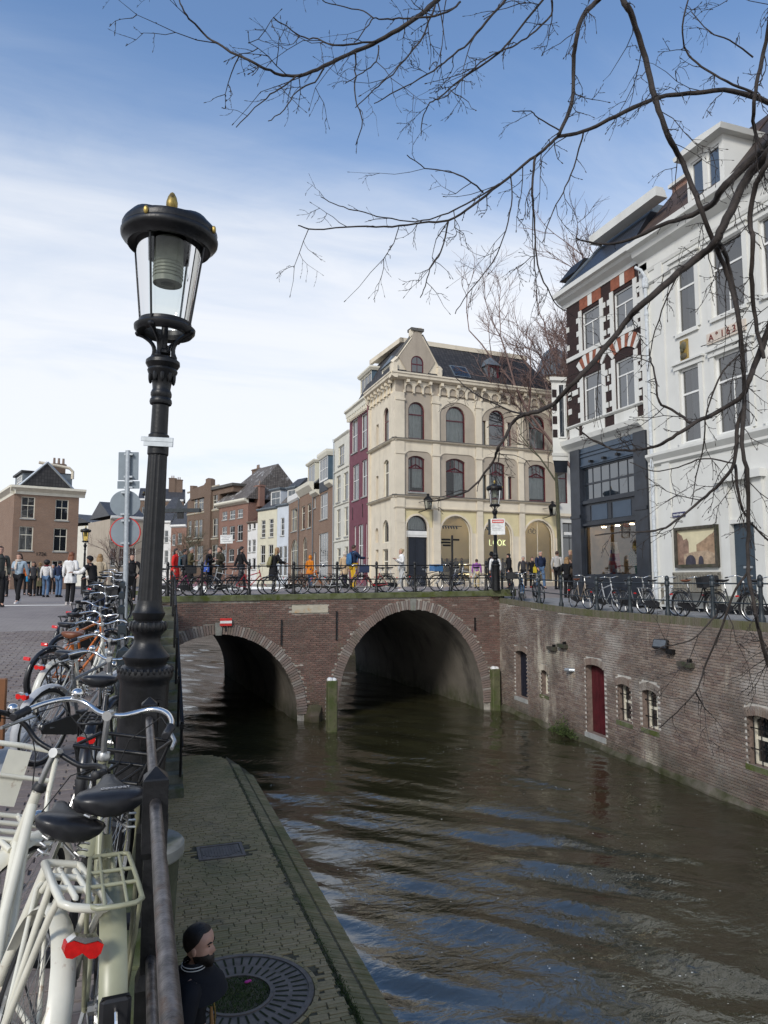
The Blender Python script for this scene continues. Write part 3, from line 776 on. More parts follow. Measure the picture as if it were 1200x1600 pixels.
# copings: narrow stone edge on the wall
M['door_red'] = plain('dark red cellar door', (.085, .012, .016), .5, 0, .3, 4, .1); M['door_blue'] = plain('dark blue door paint', (.012, .016, .03), .45, 0, .3, 4)
for (k, u0, u1, z0, z1), o in zip(ops, H_):
 if k.startswith('door'):
  mb = MB(Fr); P = outline(o, .0); mb.rings([[(p[0], .22, p[1]) for p in P], [(p[0], .28, p[1]) for p in P]], True, True)
  d = mb.build('door', M[k], rq); d['label'] = 'dark red plank door' if k == 'door_red' else 'dark blue cellar door'
  n = 5
  mb = MB(Fr)
  for i in range(n): a = u0 + (u1 - u0) * i / n; mb.box(a + .008, .205, z0 + .02, a + (u1 - u0) / n - .008, .222, z1 - .13)
  mb.build('plank', M[k], d)
  MB(Fr).box(u0 - .06, -.05, z0 - .14, u1 + .06, .25, z0 - .003).build('threshold', M['sill_stone'], rq)
 else:
  w = window(Fr, rq, o, M['cream_wood'], .2, .055, 2, (.5,) if k != 'slot' else (), M['glass_dark'], None)
  MB(Fr).box(u0 - .06, -.03, z0 - .12, u1 + .06, .2, z0 - .003).build('sill', M['stone_moss'], w)
  if k != 'slot':
   mb = MB(Fr); n = 3 if k == 'win' else 4
   for i in range(n): a = u0 + (u1 - u0) * (i + .5) / n; mb.tube([(a, .09, z0 + .01), (a, .09, z1 - .03)], .012, 6)
   for zz in (.3, .7): mb.box(u0, .084, z0 + (z1 - z0) * zz - .012, u1, .096, z0 + (z1 - z0) * zz + .012)
   mb.build('bars', M['iron'], w)
# fittings on the wall: floodlights, spouts, junction box
def on_wall(px_, py_, out=0):
 u, z = Fr.uz(px_, py_); return Fr.w(u, -out, z)
M['lamp_face'] = plain('floodlight glass', (.10, .11, .12), .1)
for (px_, py_, lab) in ((1040, 1006, 'black floodlight fixed high on the quay wall'),):
 p = on_wall(px_, py_, .14); t = thing('floodlight', lab, 'floodlight', p)
 mb = MB(T=Matrix.Translation(p) @ Matrix.Rotation(R(18), 4, 'Z') @ Matrix.Rotation(R(25), 4, 'Y')); mb.cbox(-.07, -.2, -.13, .05, .2, .11, .015); mb.build('housing', M['iron'], t)
 mb = MB(T=Matrix.Translation(p) @ Matrix.Rotation(R(18), 4, 'Z') @ Matrix.Rotation(R(25), 4, 'Y')); mb.box(-.078, -.17, -.10, -.071, .17, .08); mb.build('glass', M['lamp_face'], t)
 q = on_wall(px_ + 12, py_ + 12, .08); mb = MB(); mb.tube([p, (p.x + .12, p.y, p.z - .1), q, on_wall(px_ + 10, py_ + 14, -.02)], .02, 6); mb.box(q.x - .07, q.y - .12, q.z - .06, q.x + .05, q.y + .1, q.z + .06); mb.build('bracket', M['iron'], t)
M['oldwood'] = plain('weathered oak', (.085, .075, .06), .85, 0, .35, 7, .3, .2, ((.045, .05, .03), 3, .5))
for (px_, py_, dx, lab) in ((866, 1013, -.35, 'left grey timber beam end jutting from the quay wall'), (882, 1009, .3, 'right grey timber beam end jutting from the quay wall beside another'), (1076, 1038, .45, 'lone grey beam end jutting from the quay wall below the floodlight')):
 p = on_wall(px_, py_, 0); t = thing('beam_end', lab, 'beam', p)
 mb = MB(Fr); u, z = Fr.uz(px_, py_); mb.cbox(u - .26, -.16, z - .055, u + .26, -.02, z + .06, .012); mb.build('beam', M['oldwood'], t)
 mb = MB(Fr); mb.box(u + .1, -.13, z + .06, u + .16, .02, z + .14); mb.build('strap', M['iron'], t)
p = on_wall(893, 1047, .1); t = thing('wall_spout', 'pale drain spout on a small plaster patch beside the red door', 'pipe', p)
mb = MB(Fr); u, z = Fr.uz(897, 1048); mb.box(u - .15, -.022, z - .2, u + .12, .01, z + .28); mb.build('plaster_patch', M['plaque'], t)
mb = MB(Fr); mb.tube([(u + .05, 0, z + .02), (u - .05, -.12, z + .02), (u - .25, -.16, z)], .055, 10); mb.build('pipe', M['galv'], t)
# bush of moss on the ledge, footing ledge along the waterline
mb = MB(Fr); mb.rings([[(u, -.12, -3.9), (u, -.10 - .05 * math.sin(u * 1.7), -3.22), (u, -.05, -3.12 + .05 * math.sin(u * 2.3)), (u, .0, -3.08 + .06 * math.sin(u * 1.3))] for u in np.linspace(0, WL, 80)], close=False); mb.build('footing', M['brick_moss'], rq)
c = on_wall(890, 1136, .18); mb = MB(); r = random.Random(4)
for i in range(900):
 a, b = r.gauss(0, .32), abs(r.gauss(0, .16)); p = Vector((c.x + r.gauss(-.05, .09), c.y + a, -3.2 + b * 1.5 * math.exp(-a * a * 3)))
 d = Vector((r.gauss(0, 1), r.gauss(0, 1), r.gauss(.2, 1))).normalized() * .05; e = d.orthogonal().normalized() * .02
 mb.add([tuple(p - e), tuple(p + e), tuple(p + d)], [(0, 1, 2)])
tag(mb.build('moss_clump', M['moss'], recalc=False), 'dark clump of moss at the foot of the right quay wall', 'moss')
# mooring posts standing in the water
M['post_wood'] = plain('algae covered mooring post', (.13, .13, .07), .85, 0, .35, 6, .4, .2, ((.07, .085, .03), 3, .48)); M['cap_white'] = plain('white post cap', (.72, .72, .70), .5)
for (px_, py_, top_y, lab) in ((518, 1143, 1060, 'mossy mooring post with a white cap in front of the bridge pier'), (774, 1108, 1042, 'mossy mooring post with a white cap by the right quay wall')):
 b = at_z(px_, py_, WATER_Z); D = pix(b)[2]; zt = EYE.z - (top_y - 907) / 1115 * D
 t = thing('mooring_post', lab, 'mooring post', (b.x, b.y, WATER_Z - .3))
 mb = MB(); mb.cbox(b.x - .16, b.y - .16, WATER_Z - .6, b.x + .16, b.y + .16, zt - .08, .03); mb.build('pile', M['post_wood'], t)
 mb = MB(); mb.ball((b.x - .06, b.y, zt - .07), (.11, .15, .09), 10, 6); mb.ball((b.x + .07, b.y, zt - .08), (.10, .14, .08), 10, 6); mb.build('cap', M['cap_white'], t)
# ================================================================== CORNER HOUSE, cream plaster, shop below
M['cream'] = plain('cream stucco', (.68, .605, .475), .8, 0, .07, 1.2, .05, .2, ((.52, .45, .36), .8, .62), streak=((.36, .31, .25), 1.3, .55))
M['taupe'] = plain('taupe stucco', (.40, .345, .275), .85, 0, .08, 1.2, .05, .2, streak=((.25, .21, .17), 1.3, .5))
M['yellow'] = plain('pale yellow panel', (.64, .555, .33), .8, 0, .08, 2)
M['dark_string'] = plain('dark slate ledge', (.10, .095, .085), .7, 0, .2, 3)
def rooftile(name, c1, c2, sx=.24, sz=.3, rough=.7, lichen=None):
 m, nt, b = node_mat(name); g = N(nt, 'ShaderNodeTexCoord').outputs['UV']
 t = N(nt, 'ShaderNodeTexBrick'); nt.links.new(g, t.inputs['Vector']); t.offset = 0
 t.inputs['Color1'].default_value = (*c1, 1); t.inputs['Color2'].default_value = (*c2, 1); t.inputs['Mortar'].default_value = (.008, .008, .009, 1)
 t.inputs['Scale'].default_value = 1; t.inputs['Brick Width'].default_value = sx; t.inputs['Row Height'].default_value = sz; t.inputs['Mortar Size'].default_value = .025; t.inputs['Mortar Smooth'].default_value = .6
 c = t.outputs[0]; p = pos_coord(nt)
 if lichen: c = mixc(nt, mrange(nt, noise(nt, p, lichen[1], 6), lichen[2], lichen[3], 0, .85), c, lichen[0])
 nt.links.new(c, b.inputs['Base Color']); b.inputs['Roughness'].default_value = rough
 bump(nt, b, t.outputs[1], -.8, .05)
 return m
M['tile_black'] = rooftile('black roof tiles', (.022, .021, .022), (.045, .042, .042))
M['tile_grey'] = rooftile('old grey roof tiles', (.10, .085, .075), (.17, .15, .135), .26, .3, .8, ((.55, .55, .55), 1.2, .56, .72))
M['slate'] = rooftile('blue slate', (.030, .038, .055), (.045, .055, .075), .2, .12, .4)
M['slate_grey'] = rooftile('dark slates', (.05, .052, .058), (.085, .085, .09), .22, .16, .5)
M['tile_red'] = rooftile('red clay tiles', (.10, .04, .03), (.07, .03, .025))
M['lead'] = plain('lead sheet', (.16, .19, .215), .55, .3, .2, 3)
M['brick_wall'] = brick_tex('brown brickwork', (.25, .15, .10), (.20, .125, .09), (.30, .25, .20))
M['brick_red'] = brick_tex('red brickwork', (.26, .13, .095), (.21, .11, .085), (.28, .22, .18))
M['brick_dark'] = brick_tex('dark brickwork', (.17, .11, .075), (.13, .085, .06), (.22, .18, .15))
G0 = 1.2
FF = Frame((15.72, 43.46), R(4.4)); FS = Frame((15.72, 49.03), R(-90))
ch = thing('corner_house', 'cream stucco corner house with arched windows, pointed gable and a shop below', 'house', (15.72, 43.46, G0))
UR = FF.uz(871, 800)[0]
def fb(*a): return FF.box(*a)
def zc(y): return FF.uz(618, y)[1]
Z_S1, Z_S2, Z_A0, Z_C0, Z_C1 = zc(774), zc(685), zc(612), zc(592), zc(582)
pil = [(0.0, .62), (FF.uz(675, 700)[0], FF.uz(686, 700)[0]), (FF.uz(742.7, 700)[0], FF.uz(752, 700)[0]), (FF.uz(808.6, 700)[0], FF.uz(816.5, 700)[0]), (UR - .12, UR)]
top3 = [(*fb(638, 663.8, 628, 686), 9), (*fb(696.8, 727.2, 635, 692), 9), (*fb(764, 788.8, 641, 697), 9), (*fb(826.3, 851.8, 649, 702), 9)]
side3 = [fb(754.4, 761.5, 657.5, 697), fb(791.6, 799, 660, 697)]
mid2 = [(*fb(638, 663.8, 712, 768.5), .22), (*fb(696.8, 727, 716.5, 777), .25), (*fb(764.7, 789.2, 722, 780), .2), (*fb(826.3, 853.2, 726, 783.5), .25)]
side2 = [fb(754.8, 761.8, 742, 780), fb(792.6, 800, 745, 780)]
gd = list(fb(634.5, 667.7, 805.5, 918)); gd[2] = G0
shops = []
for a, b, c in ((688.3, 735.7, 806), (755.5, 800.1, 811.5), (819.2, 864.6, 813)):
 o = list(fb(a, b, c, 915)); o[2] = G0 + .35; shops.append(o)
big = lambda o: (o[0], o[1], o[2], o[3], 9)
allops = top3 + side3 + mid2 + side2 + [big(gd)] + [big(o) for o in shops]
allops = [tuple(o) for o in allops]
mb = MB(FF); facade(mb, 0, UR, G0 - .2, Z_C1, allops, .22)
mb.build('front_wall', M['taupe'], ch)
# cream relief skins between pilasters: ground floor arches, middle floor round-cornered bays, upper arches
def bay_skin(z0, z1, fn, name, y=-.07):
 mb = MB(FF)
 for k in range(4):
  a, b = pil[k][1], pil[k + 1][0]; o = fn(k, a, b); facade(mb, a, b, z0, z1, [o] if o else [], .07, y)
 return mb.build(name, M['cream'], ch)
def rr_bay(a, b, z0, z1, c=.45, seg=5):   # opening with rounded top corners, given as an arch of small rise
 return (a, b, z0, z1)
mb = MB(FF)
for k in range(4):          # middle floor: cream band above, rounded corners
 a, b = pil[k][1], pil[k + 1][0]; zt = Z_S2 - .75
 P = [(a + .02, Z_S1 + .02), (a + .02, zt - .5)] + [(a + .02 + .5 - .5 * math.cos(q), zt - .5 + .5 * math.sin(q)) for q in np.linspace(0, math.pi / 2, 6)] + [(b - .02 - .5 + .5 * math.sin(q), zt - .5 + .5 * math.cos(q)) for q in np.linspace(0, math.pi / 2, 6)] + [(b - .02, Z_S1 + .02)]
 up = P[1:-1]; tops = [(p[0], Z_S2 - .05) for p in up]
 mb.rings([[(p[0], -.05, p[1]) for p in up], [(p[0], -.05, p[1]) for p in tops]], close=False)
 mb.rings([[(p[0], -.05, p[1]) for p in up], [(p[0], .0, p[1]) for p in up]], close=False)
each(mb, 'bay_moulding', M['cream'], ch)
mb = MB(FF)
for k in range(1, 4):       # upper floor: wide blind arches
 a, b = pil[k][1], pil[k + 1][0]; zt = Z_A0 - .28; h = (b - a) / 2 - .02; n = 14
 arc = [((a + b) / 2 - h * math.cos(math.pi * q / n), zt - h * .8 + h * .8 * math.sin(math.pi * q / n)) for q in range(n + 1)]
 mb.rings([[(p[0], -.05, p[1]) for p in arc], [(p[0], -.05, Z_A0 - .03) for p in arc]], close=False)
 mb.rings([[(p[0], -.05, p[1]) for p in arc], [(p[0], .0, p[1]) for p in arc]], close=False)
each(mb, 'blind_arch', M['cream'], ch)
ZB = zc(792); mb = MB(FF); mby = MB(FF)
for k, o in enumerate([gd] + shops):
 a, b = pil[k][1], pil[k + 1][0]; oo = (o[0] - .12, o[1] + .12, G0 - .1, o[3] + .12, 9)
 facade(mby, a + .03, b - .03, oo[3] - (oo[1] - oo[0]) / 2, ZB - .03, [(oo[0], oo[1], oo[3] - (oo[1] - oo[0]) / 2 - .5, oo[3], 9)], .03, -.03)
 ring_frame(mb, oo, .12, -.08, .03)
 facade(mb, a, oo[0], G0 - .1, oo[3] - (oo[1] - oo[0]) / 2, [], .03, -.035); facade(mb, oo[1], b, G0 - .1, oo[3] - (oo[1] - oo[0]) / 2, [], .03, -.035)
mby.build('spandrel_panel', M['yellow'], ch); mb.build('arch_moulding', M['cream'], ch)
mb = MB(FF); mb.box(.62, -.06, ZB, UR, .0, Z_S1 - .12); mb.build('frieze_band', M['cream'], ch)
for a, b in pil:
 mb = MB(FF)
 mb.box(a, -.14, G0 - .1, b, .02, ZB); mb.box(a, -.14, ZB + .02, b, .02, Z_S1 - .12); mb.box(a, -.12, Z_S1 + .02, b, .02, Z_S2 - .14); mb.box(a, -.12, Z_S2 + .02, b, .02, Z_A0)
 for z in np.arange(G0 + .5, ZB, .62): mb.box(a - .012, -.15, z, b + .012, .0, z + .03)
 for z in (Z_A0 - .55, Z_S2 - 1.0): mb.box(a - .05, -.17, z, b + .05, .0, z + .16)
 mb.build('pilaster', M['cream'], ch)
cornice(FF, ch, -.16, UR + .1, ZB - .1, [(.12, 0), (.17, .04), (.2, .10)], M['cream'], 'ledge')
cornice(FF, ch, -.2, UR + .1, Z_S1 - .12, [(.12, 0), (.22, .06), (.26, .12)], M['cream'], 'ledge'); cornice(FF, ch, -.26, UR + .12, Z_S1 + .003, [(.27, 0), (.27, .03), (.12, .08)], M['dark_string'], 'ledge_cap')
cornice(FF, ch, -.2, UR + .1, Z_S2 - .12, [(.12, 0), (.22, .06), (.26, .12)], M['cream'], 'ledge'); cornice(FF, ch, -.26, UR + .12, Z_S2 + .003, [(.27, 0), (.27, .03), (.12, .08)], M['dark_string'], 'ledge_cap')
# corbelled arcade under the eaves
def arcade(F, us, z0, z1, wdt):
 mb = MB(F); n = max(2, round((us[1] - us[0]) / wdt)); w = (us[1] - us[0]) / n
 o = [(us[0] + w * i + w * .12, us[0] + w * (i + 1) - w * .12, z0 - .01, z1 - .22, 9) for i in range(n)]
 facade(mb, us[0], us[1], z0, z1, o, .10, -.10)
 for i in range(n + 1): u = us[0] + w * i; mb.box(u - .06, -.15, z0 - .12, u + .06, .0, z0 + .06)
 mb.build('corbel_arcade', M['cream'], ch)
for k in range(4): arcade(FF, (pil[k][1] + .004, pil[k + 1][0] - .004), Z_A0 + .12, Z_C0 - .03, .74)
cornice(FF, ch, -.45, UR + .25, Z_C0, [(.18, 0), (.42, .12), (.44, .28), (.50, .32), (.50, .42)], M['cream'], 'cornice')
mb = MB(FF)
for k in range(4):
 for q in ((0.1, .5, .9) if k == 0 else (.05, .5, .95)):
  u = pil[k][1] + (pil[k + 1][0] - pil[k][1]) * q; mb.box(u - .10, -.34, Z_C0 - .2, u + .10, -.1, Z_C0 - .004)
each(mb, 'bracket', M['cream'], ch)
# windows
CUR = lambda *p: (M['curtain'], p)
gl = M['glass_clear']
window(FF, ch, top3[0], M['maroon_wood'], .12, .08, 1, (.66,), gl, None, CUR((0, .95, 0)))
window(FF, ch, top3[1], M['maroon_wood'], .12, .08, 1, (.60,), gl, None, CUR((0, .5, 0), (.5, 1, 0)))
window(FF, ch, top3[2], M['maroon_wood'], .12, .08, 1, (.58,), M['glass_dark'], None)
window(FF, ch, top3[3], M['maroon_wood'], .12, .08, 1, (.62,), gl, None, CUR((0, 1, 0)))
for o in side3: window(FF, ch, o, M['maroon_wood'], .12, .06, 1, (), M['glass_dark'], None)
for k, (o, cu) in enumerate(zip(mid2, (((.0, .18, 0), (.3, 1, .1)), ((.5, 1, .0),), ((.0, .45, 0), (.55, 1, 0)), ((0, 1, .05),)))):
 w = window(FF, ch, o, M['maroon_wood'], .12, .08, 4, (.66,), gl, M['sill_stone'] if k == 0 else None, CUR(*cu), .03, 'top')
 mb = MB(FF); zz = o[2] + (o[3] - o[2]) * .66; um = (o[0] + o[1]) / 2    # pointed transom
 mb.tube([(o[0] + .05, .14, zz - .05), (um, .14, zz + .25), (o[1] - .05, .14, zz - .05)], .045, 4); mb.build('transom', M['maroon_wood'], w)
for o in side2: window(FF, ch, o, M['maroon_wood'], .12, .06, 1, (), gl, None, CUR((0, 1, 0)))
mb = MB(FF)
for o in (top3[2], mid2[2]):
 for u in (o[0] - .14, o[1] + .14): mb.box(u - .09, -.02, o[2], u + .09, .12, side3[0][3] if o is top3[2] else side2[0][3])
each(mb, 'mullion', M['cream'], ch)
interior(FF, ch, .3, UR - .2, Z_S1 + .1, Z_C0 - .1, .9)
# entrance: double door, lintel, fan light
M['navy'] = plain('navy door paint', (.012, .016, .026), .35, 0, .2, 4)
zl0, zl1 = FF.uz(650, 839)[1], FF.uz(650, 829.5)[1]
MB(FF).box(gd[0], .02, zl0, gd[1], .22, zl1).build('door_lintel', M['white_wood'], ch)
window(FF, ch, (gd[0], gd[1], zl1 + .003, gd[3], 9), M['navy'], .1, .07, 1, (), gl, None, CUR((0, 1, 0)))
for s in (0, 1):
 a = gd[0] + (gd[1] - gd[0]) / 2 * s; b = a + (gd[1] - gd[0]) / 2
 mb = MB(FF); mb.box(a + .01, .13, G0, b - .01, .19, zl0); d = mb.build('door', M['navy'], ch)
 mb = MB(FF)
 for za, zb in ((.2, .9), (1.05, zl0 - G0 - .2)):
  mb.box(a + .1, .115, G0 + za, a + .14, .132, G0 + zb); mb.box(b - .14, .115, G0 + za, b - .1, .132, G0 + zb); mb.box(a + .1, .115, G0 + zb - .04, b - .1, .131, G0 + zb); mb.box(a + .1, .115, G0 + za, b - .1, .131, G0 + za + .04)
 mb.build('door_panel', M['navy'], d)
# shop: glazed arches and the lit room behind
M['shop_wall'] = plain('warm shop wall', (.62, .52, .34), .8, 0, .05, 1)
M['shop_light'] = emit('shop ceiling lamp', (1, .86, .62), 5)
M['shop_fill'] = emit('spot lamp', (1, .86, .6), 18)  # emission for the added boxes that brighten the striped house shop
sx0, sx1 = shops[0][0] - .3, shops[2][1] + .2; zf, zcl = G0 + .05, ZB - .1
mb = MB(FF); mb.add([(sx0, .5, zf), (sx1, .5, zf), (sx1, 4.2, zf), (sx0, 4.2, zf), (sx0, .5, zcl), (sx1, .5, zcl), (sx1, 4.2, zcl), (sx0, 4.2, zcl)], [(0, 1, 2, 3), (7, 6, 5, 4), (3, 2, 6, 7), (0, 3, 7, 4), (1, 5, 6, 2)])
mb.build('shop_room', M['shop_wall'], ch, recalc=False)
for k, u in enumerate((sx0 + 1.3, (sx0 + sx1) / 2, sx1 - 1.4)):
 mb = MB(FF); mb.box(u - .9, 1.6, zcl - .06, u + .9, 1.75, zcl - .03); mb.box(u - .9, 3.0, zcl - .06, u + .9, 3.15, zcl - .03); mb.build('shop_light', M['shop_light'], ch)
mb = MB(FF)
for o in shops[:2]:
 mb.box(o[0], 1.2, zcl - .95, o[1], 1.26, zcl - .9)
 for q in range(9): u = o[0] + .2 + q * .21; mb.tube([(u, 1.23, zcl - .92), (u + .03, 1.15, zcl - 1.12)], .055, 6)
mb.build('spot_track', M['iron'], ch)
M['poster_dark'] = plain('dark portrait print', (.03, .028, .026), .5, 0, .4, 2, 0, .4, ((.30, .16, .06), 1.1, .56))
for o, q, wd in ((shops[0], .52, .42), (shops[0], .0, .3), (shops[1], .85, .35)):
 u = o[0] + (o[1] - o[0]) * q; mb = MB(FF); mb.box(u - wd, 3.9, zcl - 2.6, u + wd, 3.95, zcl - 1.05); mb.build('picture', M['poster_dark'], ch)
M['shelf'] = plain('shop shelf', (.5, .42, .28), .6); M['glow'] = emit('shelf light', (1, .8, .45), 3)
mb = MB(FF)
for z in (.9, 1.25, 1.6, 1.95): mb.box(sx0 + .3, 3.7, zf + z, sx1 - 3, 4.15, zf + z + .04)
mb.box(sx0 + .6, 2.2, zf, sx0 + 2.8, 2.7, zf + 1.0); mb.build('shelf', M['shelf'], ch)
mb = MB(FF)
for z in (.88, 1.58): mb.box(sx0 + .4, 3.66, zf + z - .03, sx1 - 3.2, 3.69, zf + z)
each(mb, 'shelf_light', M['glow'], ch)
for k, o in enumerate(shops): window(FF, ch, big(o), M['cream_wood'], .12, .05, 2 if k == 2 else 1, (), gl, None, None, .03, name='shop_window')
def text_mesh(name, s, size, T, mat, parent, ext=.006, align='CENTER', spacing=1.0):
 cu = bpy.data.curves.new(name, 'FONT'); cu.body = s; cu.size = size; cu.extrude = ext; cu.align_x = align; cu.align_y = 'CENTER'; cu.space_character = spacing
 o = bpy.data.objects.new(name, cu); C.objects.link(o); dg = bpy.context.evaluated_depsgraph_get(); dg.update()
 me = bpy.data.meshes.new_from_object(o.evaluated_get(dg)); C.objects.unlink(o); bpy.data.objects.remove(o)
 me.transform(T); p = parent; o0 = Vector((0, 0, 0))
 while p is not None:
  if p.name in ORIG: o0 = ORIG[p.name]
  p = p.parent
 me.transform(Matrix.Translation(-o0)); me.materials.clear(); me.materials.append(mat)
 ob = bpy.data.objects.new(name, me); C.objects.link(ob); ob.parent = parent; return ob
def facing(F, u, y, z): return basis(F.d, Vector((0, 0, 1)), -F.n, F.w(u, y, z))
M['neon'] = emit('pale neon letters', (.85, .9, .45), .8)
u, z = FF.uz(777.5, 847.5)
for k, st_ in enumerate(([[(-.12, .25), (-.12, -.25), (.14, -.25)]], [[(.24 * math.cos(q), .25 * math.sin(q)) for q in np.linspace(0, 6.283, 17)]], [[(.24 * math.cos(q), .25 * math.sin(q)) for q in np.linspace(0, 6.283, 17)]], [[(-.12, .25), (-.12, -.25)], [(.16, .25), (-.12, 0), (.16, -.25)]])):
 mb = MB(FF)
 for ln in st_: mb.tube([(u - .42 + k * .37 + a * .66, .25, z + b * .8) for a, b in ln], .022, 5)
 mb.build('neon_letter', M['neon'], ch)
u, z = FF.uz(843, 829); mb = MB(FF);
for q in range(3): mb.torus((u + (q - 1) * .18, .9, z + .1 * (q % 2)), .16, .02, 14, 5)
mb.build('hanging_lamp', M['iron'], ch)
# ---- canal side of the corner house
sL = 49.03 - 43.46
def sb(*a): return FS.box(*a)
w3 = (*sb(599, 607.5, 637, 692.5), 9); n3 = [sb(587.7, 591.6, 663.4, 701.6), sb(611, 615.8, 647.8, 686)]
w2 = (*sb(599.7, 607.3, 718.4, 778), .2); n2 = [sb(587.3, 591.2, 744, 783.5), sb(611, 615.5, 734, 776.5)]
w1 = (*sb(598, 607.2, 812.6, 848), 9); n1 = [(*sb(586.5, 591.2, 825, 848), 9), (*sb(610, 615.5, 819, 846), 9)]
w0 = list(sb(597.6, 606.3, 858, 914)); n0 = [list(sb(586.8, 591.2, 859, 914)), list(sb(610, 615.5, 856, 914))]
for o in [w0] + n0: o[2] = G0 + .5
mb = MB(FS); facade(mb, 0, sL - .0, G0 - .2, Z_C1, [w3, w2, w1, tuple(w0)] + n3 + n2 + n1 + [tuple(o) for o in n0], .2); mb.build('side_wall', M['cream'], ch)
mb = MB(FS)
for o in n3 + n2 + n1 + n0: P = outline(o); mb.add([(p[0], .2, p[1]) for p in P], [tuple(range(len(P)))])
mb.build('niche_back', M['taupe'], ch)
for o, rows in ((w3, (.62,)), (w2, (.66,)), (w1, ()), (tuple(w0), (.6,))): window(FS, ch, o, M['maroon_wood'] if o is w3 else M['cream_wood'], .12, .07, 1, rows, M['glass_dark'])
for a, b in ((0, .35), (sL - .62, sL - .0)):
 mb = MB(FS)
 for z0, z1 in ((G0 - .1, Z_S1 - .12), (Z_S1 + .02, Z_S2 - .14), (Z_S2 + .02, Z_A0)): mb.box(a + .001, -.12, z0, b - (.0 if a == 0 else -.12), .02, z1)
 mb.build('pilaster', M['cream'], ch)
for zs in (Z_S1, Z_S2): cornice(FS, ch, -.05, sL + .2, zs - .12, [(.1, 0), (.2, .06), (.24, .12)], M['cream'], 'ledge'); cornice(FS, ch, -.05, sL + .24, zs + .003, [(.25, 0), (.25, .03), (.1, .08)], M['dark_string'], 'ledge_cap')
arcade(FS, (.36, sL - .64), Z_A0 + .12, Z_C0 - .03, .74)
cornice(FS, ch, -.05, sL + .45, Z_C0 + .002, [(.18, 0), (.42, .12), (.44, .28), (.49, .32), (.49, .415)], M['cream'], 'cornice')
mb = MB(FS)
for q in range(7): u = .5 + q * (sL - .9) / 6; mb.box(u - .1, -.34, Z_C0 - .2, u + .1, -.1, Z_C0 - .004)
each(mb, 'bracket', M['cream'], ch)
# ---- roof
ZR = FF.uz(760, 556)[1] + 1.0
mb = MB(FF); zb = Z_C0 + .40
mb.add([(-.2, -.2, zb), (UR, -.2, zb), (UR - 1.0, 2.3, ZR), (1.6, 2.3, ZR)], [(0, 1, 2, 3)]); mb.add([(-.2, -.2, zb), (1.6, 2.3, ZR), (2.1, 8, ZR), (.42, 8, zb)], [(3, 2, 1, 0)])
mb.add([(UR, -.2, zb), (UR, 8, zb), (UR - 1.0, 8, ZR), (UR - 1.0, 2.3, ZR)], [(0, 1, 2, 3)])
roof_o = uvwall(mb.build('roof', M['tile_black'], ch, recalc=False))
for o in [roof_o]:
 uv = o.data.uv_layers[0]
 for p in o.data.polygons:
  for li in p.loop_indices:
   co = o.data.vertices[o.data.loops[li].vertex_index].co; uv.data[li].uv = ((co.x if p.index == 0 else co.y), co.z * 1.5)
mb = MB(FF); mb.box(1.4, 2.2, ZR - .05, UR - .8, 2.45, ZR + .28); mb.box(1.4, 2.2, ZR - .06, 1.65, 8, ZR + .275); mb.box(1.5, 2.4, ZR + .1, UR - .9, 8, ZR + .25); mb.build('roof_edge', M['cream'], ch)
mb = MB(FF)
for q in range(4): mb.lathe([(.11, ZR + .2), (.11, ZR + .75), (.14, ZR + .78)], (5.2 + q * .42, 6, 0), 8)
mb.box(4.9, 5.75, ZR + .2, 6.8, 6.25, ZR + .55); mb.build('chimney', M['brick_dark'], ch)
shell(FF, ch, .9, UR - .02, G0 - .2, zb, 5.6, M['cream'])
# pointed gable over the first bay
def gp(x, y): u, z = FF.uz(x, y); return (u, z)
gpts = [gp(613.5, 581), gp(613.5, 566), gp(620, 560), gp(643, 528), gp(643.5, 515), gp(660, 515), gp(660, 526), gp(684.5, 573), gp(689, 576), gp(689, 590)]
gpts[0] = (gpts[0][0], zb - .02); gpts[-1] = (gpts[-1][0], zb - .02)
gw = (*fb(642, 661.5, 556, 585), 9); gw = (gw[0], gw[1], zb + .18, gw[3], 9)
mb = MB(FF); um = (gw[0] + gw[1]) / 2; Pw = outline(gw, 0, 12)
# gable skin: outer outline stitched to the window outline
outer = []
for p in Pw:
 dx, dz = p[0] - um, p[1] - (gw[2] + gw[3]) / 2; best = None
 for (a, b) in zip(gpts, gpts[1:] + gpts[:1]):
  ex, ez = b[0] - a[0], b[1] - a[1]; den_ = dx * ez - dz * ex
  if abs(den_) < 1e-9: continue
  t = ((a[0] - um) * ez - (a[1] - (gw[2] + gw[3]) / 2) * ex) / den_; s_ = ((a[0] - um) * dz - (a[1] - (gw[2] + gw[3]) / 2) * dx) / den_
  if t > 0 and -1e-6 <= s_ <= 1 + 1e-6 and (best is None or t < best): best = t
 best = best or 1; outer.append((um + dx * best, (gw[2] + gw[3]) / 2 + dz * best))
mb.prism(gpts, .05, .5)
mb.build('gable_back', M['cream'], ch)
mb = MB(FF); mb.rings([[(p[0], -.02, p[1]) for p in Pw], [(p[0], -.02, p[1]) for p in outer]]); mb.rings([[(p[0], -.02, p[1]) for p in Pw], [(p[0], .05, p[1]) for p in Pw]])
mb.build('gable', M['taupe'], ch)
mb = MB(FF)
for i in (1, 2, 3, 4, 6, 7, 8): a, b = gpts[i], gpts[i + 1]; mb.tube([(a[0], .1, a[1]), (b[0], .1, b[1])], .16, 4)
mb.tube([(gpts[0][0] + .15, -.0, gpts[0][1]), (gpts[1][0] + .15, 0, gpts[1][1])], .2, 4); mb.tube([(gpts[9][0] - .15, 0, gpts[9][1]), (gpts[8][0] - .15, 0, gpts[8][1])], .2, 4)
mb.build('gable_moulding', M['cream'], ch)
mb = MB(FF)
for a, b in ((gpts[2], gpts[3]), (gpts[6], gpts[7])): mb.tube([(a[0], .08, a[1] + .14), (b[0], .08, b[1] + .14)], .11, 4)
